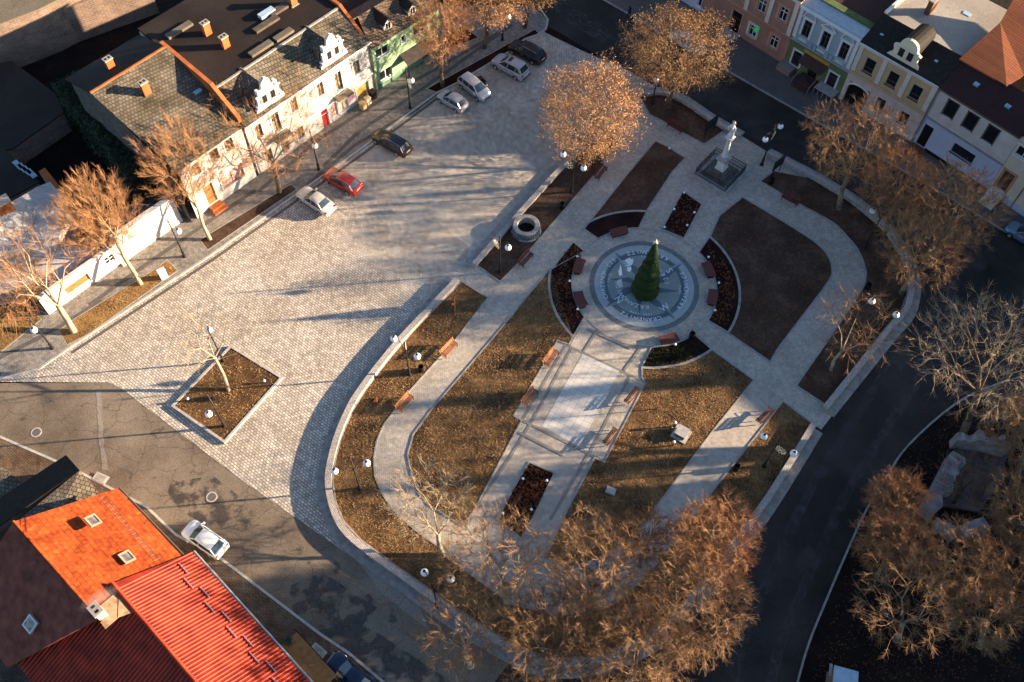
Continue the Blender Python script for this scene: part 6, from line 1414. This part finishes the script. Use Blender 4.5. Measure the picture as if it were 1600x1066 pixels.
bedplants('bed_plants', [(880, 395), (900, 385), (908, 400), (890, 440), (905, 495), (895, 518), (868, 470), (864, 425)], 220, 'shrub_red', 'low dark ground cover in the left compass bed', 3, .16)
bedplants('bed_plants', [(1067, 303), (1094, 321), (1067, 370), (1037, 358)], 120, 'shrub_red', 'low dark ground cover in the narrow bed above the compass', 4, .16)
bedplants('bed_plants', [(1104, 382), (1140, 420), (1150, 460), (1135, 512), (1112, 500), (1124, 450), (1115, 410)], 220, 'shrub_red', 'low dark ground cover in the right compass bed', 5, .16)
# grass blades: upright tufts over the dry lawns and turf
def tufts(name, pts, n, m_, z, label, seed=1, hh=.12):
    rn = random.Random(seed); q = [P(*p) for p in pts]; mb = MB(); x0, x1 = min(p.x for p in q), max(p.x for p in q); y0, y1 = min(p.y for p in q), max(p.y for p in q)
    def inside(x, y):
        c = False
        for i in range(len(q)):
            a, b = q[i], q[i-1]
            if (a.y > y) != (b.y > y) and x < (b.x-a.x)*(y-a.y)/(b.y-a.y)+a.x: c = not c
        return c
    k = 0
    while k < n:
        x, y = rn.uniform(x0, x1), rn.uniform(y0, y1)
        if not inside(x, y) or noise.noise(Vector((x*.5, y*.5, 7)))+rn.random()*.9 < .25: 
            k += .25; continue
        k += 1; a = rn.uniform(0, 6.28); L = rn.uniform(.03, .16); w = rn.uniform(.012, .034); h_ = rn.uniform(.04, hh)
        mb.face([(x-w*math.sin(a), y+w*math.cos(a), z), (x+w*math.sin(a), y-w*math.cos(a), z), (x+L*math.cos(a), y+L*math.sin(a), z+h_)])
    o = mb.build(name, m_); tag(o, kind='stuff', label=label)
mat('straw', (.10, .058, .026), .95, .5, 1.1, c2=(.29, .175, .08), spec=.1)
tufts('dry_grass', [(862, 425), (800, 493), (768, 532), (674, 642), (646, 680), (637, 712), (643, 745), (656, 772), (690, 802), (720, 822), (740, 798), (815, 657), (803, 650), (870, 533), (889, 539), (895, 527)], 26000, 'straw', .07, 'dry grass of the big lawn left of the terrace', 1)
tufts('dry_grass', [(1003, 580), (1110, 548), (1176, 595), (1115, 671), (1020, 798), (990, 835), (900, 880), (855, 870), (886, 798), (929, 717), (945, 722), (1008, 602)], 22000, 'straw', .07, 'dry grass of the lawn right of the terrace', 2)
tufts('dry_grass', [(722, 445), (758, 467), (690, 555), (637, 613), (598, 664), (583, 717), (597, 773), (650, 830), (727, 892), (800, 945), (760, 980), (700, 942), (622, 886), (538, 815), (526, 785), (521, 750), (535, 682), (571, 613), (607, 565)], 24000, 'straw', .07, 'dry grass of the strip inside the curved wall', 3)
tufts('dry_grass', PQ, 3000, 'straw', .22, 'dry grass of the square planter', 4)
tufts('dry_grass', [(1190, 672), (1222, 630), (1266, 662), (1196, 774), (1146, 838), (1090, 800)], 3500, 'straw', .07, 'dry grass of the bed beside the street wall', 5)
tufts('dry_grass', [(262, 409), (276, 424), (140, 521), (107, 537), (94, 518), (120, 501)], 2500, 'straw', .13, 'dry grass of the pavement strip on the left', 6)
tufts('dry_grass', [(-10, 482), (40, 480), (64, 500), (0, 551)], 1200, 'straw', .13, 'dry grass at the left edge', 7)
tufts('fallen_leaves', [(1440, 640), (1640, 560), (1700, 1100), (1260, 1080), (1330, 880), (1400, 740)], 9000, 'shrub_red', .03, 'dead leaves in the dark garden on the right', 8)
# ================================================================ trees
def bark(name, c, var=.3): mat(name, c, .95, var, 2.5, spec=.15)
bark('bark_grey', (.20, .16, .11)); bark('bark_pale', (.36, .29, .19)); bark('bark_brown', (.13, .09, .06))
def leafmat(name, cols, sc=1.3, trans=.25):
    m = bpy.data.materials.new(name); MATS[name] = m; n, b = nodes(m)
    tc = n.nodes.new('ShaderNodeTexCoord'); t = n.nodes.new('ShaderNodeTexNoise'); t.inputs['Scale'].default_value = sc; t.inputs['Detail'].default_value = 6; t.inputs['Roughness'].default_value = .8
    r_ = n.nodes.new('ShaderNodeValToRGB'); r_.color_ramp.elements[0].position = .32; r_.color_ramp.elements[1].position = .68; r_.color_ramp.elements[0].color = (*cols[0], 1); r_.color_ramp.elements[1].color = (*cols[1], 1)
    n.links.new(tc.outputs['Object'], t.inputs[0]); n.links.new(t.outputs[0], r_.inputs[0]); n.links.new(r_.outputs[0], b.inputs['Base Color']); b.inputs['Roughness'].default_value = .9; b.inputs['Specular IOR Level'].default_value = .15
leafmat('twig_brown', ((.15, .084, .043), (.34, .205, .103))); leafmat('twig_orange', ((.20, .10, .046), (.38, .20, .095))); leafmat('twig_pale', ((.20, .15, .095), (.36, .275, .175))); leafmat('twig_dark', ((.10, .055, .03), (.24, .14, .07)))
leafmat('leaf_gold', ((.15, .085, .035), (.36, .215, .095)), 2); leafmat('leaf_orange', ((.28, .15, .068), (.58, .36, .18)), 2)
def grow(rn, start, pts, r0, wood, tips, depth=0):
    """split the crown's end points among branches until one is left"""
    n = len(pts)
    if n == 1:
        wood.append((start, pts[0], max(.012, r0*.8), .010)); tips.append((pts[0], (pts[0]-start).normalized())); return
    k = 2 if n < 12 else 3
    if depth == 0: k = 4
    cs = [pts[rn.randrange(n)] for _ in range(k)]
    for _ in range(3):
        g = [[] for _ in cs]
        for p in pts: g[min(range(len(cs)), key=lambda i: (p-cs[i]).length_squared)].append(p)
        cs = [sum(q, Vector())/len(q) if q else cs[i] for i, q in enumerate(g)]
    for q, c_ in zip(g, cs):
        if not q: continue
        if len(q) == n:
            h_ = n//2; parts = [q[:h_], q[h_:]]
        else: parts = [q]
        for pp in parts:
            cc = sum(pp, Vector())/len(pp); f = .42 if len(pp) > 2 else .55
            end = start.lerp(cc, f); L = (end-start).length; end = end+Vector((rn.uniform(-1, 1), rn.uniform(-1, 1), rn.uniform(-.3, 1)))*L*.16
            r1 = max(.012, r0*(len(pp)/n)**.42); wood.append((start, end, r1*1.08, r1*.86)); grow(rn, end, pp, r1*.86, wood, tips, depth+1)
def tube3(mb, a, b, r0, r1, n=3):
    d = b-a
    if d.length < 1e-5: return
    d.normalize(); o = d.orthogonal().normalized(); w = d.cross(o); i = len(mb.v)
    for c_, r_ in ((a, r0), (b, r1)):
        for k in range(n):
            t = 2*math.pi*k/n; q = c_+o*(r_*math.cos(t))+w*(r_*math.sin(t)); mb.v.append((q.x, q.y, q.z))
    for k in range(n): j = (k+1) % n; mb.f.append((i+k, i+j, i+n+j, i+n+k)); mb.mi.append(0)
def tree(label, base, crown, pxr, pxz=None, kind='twig', n=420, seed=1, bark_='bark_grey', leaf='twig_brown', trunk=.2, name='bare_tree', twl=.55, tw=8, group='trees', hc=None, trunk_h=None, up=.35, open_=0.0, vz=None, twr=.011, droop=0):
    """base: pixel of the foot; crown: pixel of the crown's centre; pxr: crown radius in pixels"""
    n = n if kind == 'leafy' else int(n*(1.3 if kind == 'bare' else 1.35)); twr *= .78; tw = int(tw*(1.0 if kind != 'twig' else 1.15))
    rn = random.Random(seed); g = P(*base); hc = hc or max(2.2, hfit(base, crown)); c = P(*crown, hc); root = empty(name, g, 0, label, 'tree', group)
    dist = (Vector((0, 0, CAM_H))-c).length; rr = pxr*dist/FPX; rz = vz or min(rr*.95, hc*.62); C = c-g
    pts = []
    while len(pts) < n:
        v = Vector((rn.uniform(-1, 1), rn.uniform(-1, 1), rn.uniform(-1, 1))); l = v.length
        if l > 1 or l < .25: continue
        if rn.random() > l**1.3+.1: continue
        lump = 1+.30*noise.noise(v*2.1+Vector((seed, 0, 0)))+(.12*noise.noise(v*4.5+Vector((0, seed, 0))))
        if open_ and noise.noise(v*2.6+Vector((0, 0, seed))) < -.35+open_: continue
        pts.append(C+Vector((v.x*rr*lump, v.y*rr*lump, v.z*rz*lump)))
    th = trunk_h or max(1.6, (hc-rz)*.95+.4); fork = Vector((C.x*th/hc*.8, C.y*th/hc*.8, th)); wood = []; tips = []
    mid = fork*.5+Vector((rn.uniform(-.15, .15), rn.uniform(-.15, .15), 0))
    grow(rn, fork, pts, trunk*.62, wood, tips)
    mb = MB(); mb.path([(0, 0, -.05), (0, 0, .12), tuple(mid), tuple(fork)], [trunk*1.5, trunk*1.05, trunk*.9, trunk*.8], 10); mb.build('trunk', bark_, root, True)
    big = MB(); small = MB()
    for a, b, r0, r1 in wood: (tube3(big, a, b, r0, r1, 5) if r0 > .035 else tube3(small, a, b, r0, r1, 3))
    big.build('limbs', bark_, root, True)
    for p, d in tips:
        for k in range(tw):
            v = Vector((rn.uniform(-1, 1), rn.uniform(-1, 1), rn.uniform(-.6, 1)))*.8+d*1.1+Vector((0, 0, up)); v.normalize(); s_ = p-d*rn.uniform(0, .5); L = twl*rn.uniform(.5, 1.25); e = s_+v*L
            if droop: e.z -= droop*L
            tube3(small, s_, e, twr, twr*.55, 3)
            if kind != 'bare':
                v2 = (v+Vector((rn.uniform(-1, 1), rn.uniform(-1, 1), rn.uniform(-.5, 1)))*.7).normalized(); s2 = s_.lerp(e, .55); tube3(small, s2, s2+v2*L*.6, twr*.7, twr*.45, 3)
    small.build('twigs', leaf, root)
    if kind == 'leafy':
        lf = MB()
        for p, d in tips:
            for k in range(11):
                q = p+Vector((rn.gauss(0, .32), rn.gauss(0, .32), rn.gauss(0, .28))); t = Vector((rn.uniform(-1, 1), rn.uniform(-1, 1), rn.uniform(-1, 1))).normalized(); w = t.orthogonal().normalized(); s_ = rn.uniform(.035, .085)
                i = len(lf.v); lf.v += [tuple(q-w*s_*.6), tuple(q+t*s_), tuple(q+w*s_*.6), tuple(q-t*s_)]; lf.f.append((i, i+1, i+2, i+3)); lf.mi.append(0)
        lf.build('leaves', 'leaf_gold' if leaf != 'twig_orange' else 'leaf_orange', root)
    return root
ROW = 'trees along the left pavement'
tree('leaning bare tree with a bent trunk at the far left of the pavement', (117, 521), (48, 405), 78, kind='bare', n=260, seed=11, bark_='bark_pale', leaf='twig_orange', trunk=.3, twl=.8, tw=7, group=ROW, open_=.25, hc=6.0)
tree('rounded orange-brown tree between two patches of white wall, second from the left', (221, 446), (150, 333), 60, n=420, seed=12, bark_='bark_pale', leaf='twig_orange', trunk=.22, group=ROW, hc=6.2, twl=.8, up=.9)
tree('upright orange-brown tree in front of the slate roofed house', (329, 376), (283, 258), 60, n=400, seed=13, bark_='bark_pale', leaf='twig_orange', trunk=.2, group=ROW, hc=6.4, twl=.9, up=1.3)
tree('wide bare tree in front of the long white house behind the beige car', (437, 303), (412, 190), 96, kind='bare', n=480, seed=14, bark_='bark_brown', leaf='twig_orange', trunk=.24, group=ROW, hc=6.3, twl=.9, up=.7, open_=.12, vz=3.6)
tree('narrow orange tree in front of the green house at the head of the parked cars', (692, 136), (688, 42), 46, n=520, seed=15, leaf='twig_orange', trunk=.24, group=ROW, hc=7.6, bark_='bark_brown', up=.8, vz=4.2)
tree('orange-brown tree at the top edge behind the silver off-road car', (757, 76), (766, -8), 52, n=460, seed=16, kind='leafy', leaf='twig_orange', trunk=.24, group=ROW, hc=7.2, bark_='bark_brown')
tree('brown tree at the top edge behind the black estate car', (820, 44), (832, -32), 46, n=380, seed=17, leaf='twig_brown', kind='leafy', trunk=.24, group=ROW, hc=7.0, bark_='bark_brown')
tree('weeping bush of bare brown shoots at the left edge below the white wall', (22, 492), (14, 452), 58, kind='bare', n=200, seed=18, bark_='bark_brown', leaf='twig_orange', trunk=.14, name='bare_bush', twl=1.1, tw=9, droop=.9, hc=2.4, vz=1.9, trunk_h=1.0)
tree('pale bare tree with few thin limbs in the square planter', (358, 612), (322, 525), 62, kind='bare', n=46, seed=19, bark_='bark_pale', leaf='twig_pale', trunk=.17, twl=1.0, tw=4, hc=5.0, vz=2.4, trunk_h=3.4, twr=.014)
tree('big round golden tree between the cobbled square and the column monument', (918, 262), (926, 173), 78, n=1600, seed=20, kind='leafy', leaf='twig_orange', trunk=.32, hc=6.2, vz=5.2, twl=.5, tw=4, name='golden_tree', bark_='bark_brown')
tree('broad golden-brown tree beside the dark street at the top centre', (1043, 166), (1060, 76), 80, n=1400, seed=21, kind='leafy', leaf='twig_brown', trunk=.3, hc=7.2, vz=3.6, twl=.5, tw=4, name='golden_tree', bark_='bark_brown')
PK = 'bare brown trees round the park'
tree('brown tree in front of the beige house, at the top of the right hand group', (1310, 326), (1338, 222), 74, n=620, seed=22, leaf='twig_brown', trunk=.26, group=PK, hc=7.4, vz=3.6)
tree('brown tree just inside the bend of the right hand wall', (1383, 366), (1402, 290), 56, n=420, seed=23, leaf='twig_orange', trunk=.24, group=PK, hc=6.6)
tree('brown tree over the street next to the arched door of the cream house', (1446, 404), (1488, 325), 70, n=560, seed=24, leaf='twig_brown', trunk=.26, group=PK, hc=7)
tree('brown tree overhanging the right hand wall at the outer bend of the path', (1408, 458), (1440, 392), 62, n=480, seed=25, leaf='twig_brown', trunk=.24, group=PK, hc=6.2)
tree('sparse yellowish young tree on the bed between the curved path and the wall', (1298, 578), (1338, 508), 62, kind='bare', n=150, seed=26, bark_='bark_pale', leaf='twig_brown', trunk=.16, group=PK, hc=5.6, open_=.1, twl=.7)
tree('large pale bare tree at the right edge over the dark street', (1500, 690), (1540, 555), 108, kind='bare', n=400, seed=27, bark_='bark_brown', leaf='twig_pale', trunk=.34, group='garden trees on the right', hc=9.5, vz=3.6, open_=.15, twl=.8, tw=7)
tree('brown tree between the garden kerb and the left wall of the ruin', (1400, 820), (1402, 778), 44, n=300, seed=28, leaf='twig_orange', trunk=.2, group='garden trees on the right', hc=6.6, open_=.1)
tree('dark brown tree right of the ruin, cut by the right edge', (1600, 870), (1612, 790), 62, n=460, seed=29, leaf='twig_brown', trunk=.24, group='garden trees on the right', hc=7.6, open_=.1)
tree('dark brown tree below the ruin', (1500, 930), (1500, 884), 60, n=420, seed=30, leaf='twig_brown', trunk=.24, group='garden trees on the right', hc=7.4, open_=.1)
tree('bare forked tree in the black garden, nearest the garden kerb at the bottom', (1400, 1000), (1410, 945), 74, kind='bare', n=230, seed=31, bark_='bark_grey', leaf='twig_brown', trunk=.22, group='garden trees on the right', hc=7.8, open_=.2, twl=.6)
tree('brown tree in the black garden right of the bare forked tree', (1530, 1010), (1535, 955), 56, n=260, seed=56, leaf='twig_brown', trunk=.2, group='garden trees on the right', hc=6.4)
tree('thin brown tree at the garden kerb above the bare forked tree', (1370, 900), (1385, 850), 48, n=260, seed=37, leaf='twig_orange', trunk=.16, group='garden trees on the right', hc=6.6, open_=.1)
tree('bare branching tree standing inside the ruin', (1490, 790), (1510, 745), 44, kind='bare', n=90, seed=38, bark_='bark_dark', leaf='twig_dark', trunk=.16, group='garden trees on the right', hc=4.6)
tree('open bare tree on the sunny curve of the left park path', (692, 868), (672, 785), 70, kind='bare', n=210, seed=32, bark_='bark_pale', leaf='twig_pale', trunk=.2, group=PK, hc=5.6, open_=.15, twl=.7)
tree('pale bare tree over the junction of the lower paths', (792, 945), (775, 868), 88, kind='bare', n=420, seed=33, bark_='bark_pale', leaf='twig_brown', trunk=.26, group=PK, hc=7, open_=.15, twl=.7)
tree('golden-brown tree above the bottom bend of the path, in the middle of the lower group', (920, 955), (930, 880), 84, n=640, seed=34, leaf='twig_brown', trunk=.28, group=PK, hc=7.2, bark_='bark_grey')
tree('golden-brown tree at the right of the lower group, next to the street wall', (1095, 905), (1118, 842), 70, n=560, seed=35, leaf='twig_orange', trunk=.26, group=PK, hc=6.8)
tree('brown tree at the bottom right of the lower group, over the dark street', (1062, 990), (1085, 945), 84, n=700, seed=36, leaf='twig_brown', trunk=.28, group=PK, hc=7.2)
tree('brown tree left of centre in the lowest row of crowns', (860, 1060), (862, 1000), 90, n=560, seed=40, leaf='twig_dark', trunk=.28, group=PK, hc=7.2, open_=.1)
tree('brown tree at the bottom edge below the lower group', (985, 1070), (1000, 1020), 78, n=520, seed=41, leaf='twig_brown', trunk=.28, group=PK, hc=7.2)
tree('bare tree over the lower road, the leftmost crown of the bottom row', (735, 1040), (716, 985), 70, kind='bare', n=300, seed=42, bark_='bark_pale', leaf='twig_brown', trunk=.24, group=PK, hc=6, open_=.1)
tree('reddish tree between the terrace lawn and the lower group', (1000, 885), (1010, 838), 44, n=260, seed=43, leaf='twig_dark', trunk=.18, group=PK, hc=5.0)
tree('brown crown at the right edge, level with the top wall of the ruin', (1590, 750), (1598, 668), 52, n=300, seed=51, leaf='twig_brown', trunk=.2, group='garden trees on the right', hc=7.2)
tree('brown crown just below left of the ruin', (1410, 900), (1418, 850), 46, n=300, seed=52, leaf='twig_brown', trunk=.18, group='garden trees on the right', hc=6.8)
tree('dark brown crown at the right edge below the ruin', (1570, 950), (1570, 895), 66, n=320, seed=53, leaf='twig_dark', trunk=.2, group='garden trees on the right', hc=7)
tree('low reddish shrub tree at the garden kerb, closest to the dark street', (1385, 800), (1395, 770), 36, n=160, seed=54, leaf='twig_dark', trunk=.1, group='garden trees on the right', hc=3.0)
def far_tree(x, y, H, r_, seed, label):  # unseen trees, placed to throw streaks of shadow over the square
    rn = random.Random(seed); root = empty('bare_tree', (x, y, 0), 0, label, 'tree', 'unseen tall trees added for their shadows'); pts = []
    while len(pts) < 260:
        v = Vector((rn.uniform(-1, 1), rn.uniform(-1, 1), rn.uniform(-1, 1)))
        if .2 < v.length < 1: pts.append(Vector((v.x*r_, v.y*r_, H*.68+v.z*H*.32)))
    wood = []; tips = []; fork = Vector((0, 0, H*.3)); grow(rn, fork, pts, .34, wood, tips)
    mb = MB(); mb.tube((0, 0, 0), tuple(fork), .5, .38, 10); mb.build('trunk', 'bark_grey', root, True); mb = MB()
    for a, b, r0, r1 in wood: tube3(mb, a, b, r0*1.3, r1*1.3, 4)
    for p, d in tips:
        for k in range(6): v = (Vector((rn.uniform(-1, 1), rn.uniform(-1, 1), rn.uniform(-.4, 1)))+d).normalized(); tube3(mb, p, p+v*1.1, .03, .015, 3)
    mb.build('limbs', 'bark_grey', root, True)
far_tree(70, 63.5, 20, 3.2, 61, 'unseen tall bare tree added beyond the right edge for shadow streaks, farthest up the street')
far_tree(78, 59.5, 21, 3.0, 62, 'unseen tall bare tree added beyond the right edge for shadow streaks, second along the street')
def poplar(x, y, H, r_, seed, label):  # unseen slim casters, added to draw shadow bands across lawn and terrace
    rn = random.Random(seed); root = empty('shadow_poplar', (x, y, 0), 0, label, 'tree'); mb = MB(); mb.tube((0, 0, 0), (0, 0, H*.95), .28, .05, 8); mb.build('trunk', 'bark_grey', root); mb = MB()
    for k in range(3000):
        z = H*(.2+.8*rn.random()); a = rn.uniform(0, 6.28); rr = r_*(1.1-z/H*.75)*rn.random()**.5; p = Vector((rr*math.cos(a), rr*math.sin(a), z)); tube3(mb, p, p+Vector((math.cos(a)*.15, math.sin(a)*.15, .9)), .05, .02, 3)
    mb.build('branches', 'bark_grey', root)
poplar(67.5, 40.7, 17.4, .85, 71, 'unseen slim poplar added beyond the right edge for its shadow band, close to the church')
poplar(66.5, 48.4, 17.2, .95, 72, 'unseen slim poplar added beyond the right edge for its shadow band, behind the low house')
tufts('soil_litter', [(1160, 312), (1236, 358), (1292, 402), (1296, 436), (1220, 536), (1203, 563), (1140, 520), (1152, 450), (1112, 372), (1126, 338)], 2200, 'shrub_red', .07, 'dead leaves and clods on the bare soil right of the compass', 11, .07)
tufts('soil_litter', [(1024, 223), (1068, 248), (1010, 330), (950, 338), (915, 357)], 900, 'shrub_red', .07, 'dead leaves on the bare soil above the compass', 12, .07)
tufts('soil_litter', [(1188, 285), (1210, 270), (1330, 318), (1400, 395), (1414, 440), (1372, 520), (1289, 630), (1246, 603), (1350, 440), (1325, 374), (1255, 323)], 3000, 'shrub_red', .07, 'dead leaves on the bed inside the right hand wall', 13, .08)
tufts('soil_litter', [(745, 414), (893, 253), (955, 215), (926, 272), (808, 412), (781, 439)], 1300, 'shrub_red', .07, 'dead leaves on the bed with the round well', 14, .07)
tufts('soil_litter', [(1000, 152), (1040, 150), (1125, 198), (1128, 206), (1098, 222), (1044, 192)], 900, 'shrub_red', .07, 'dead leaves on the rounded bed under the street tree', 15, .07)
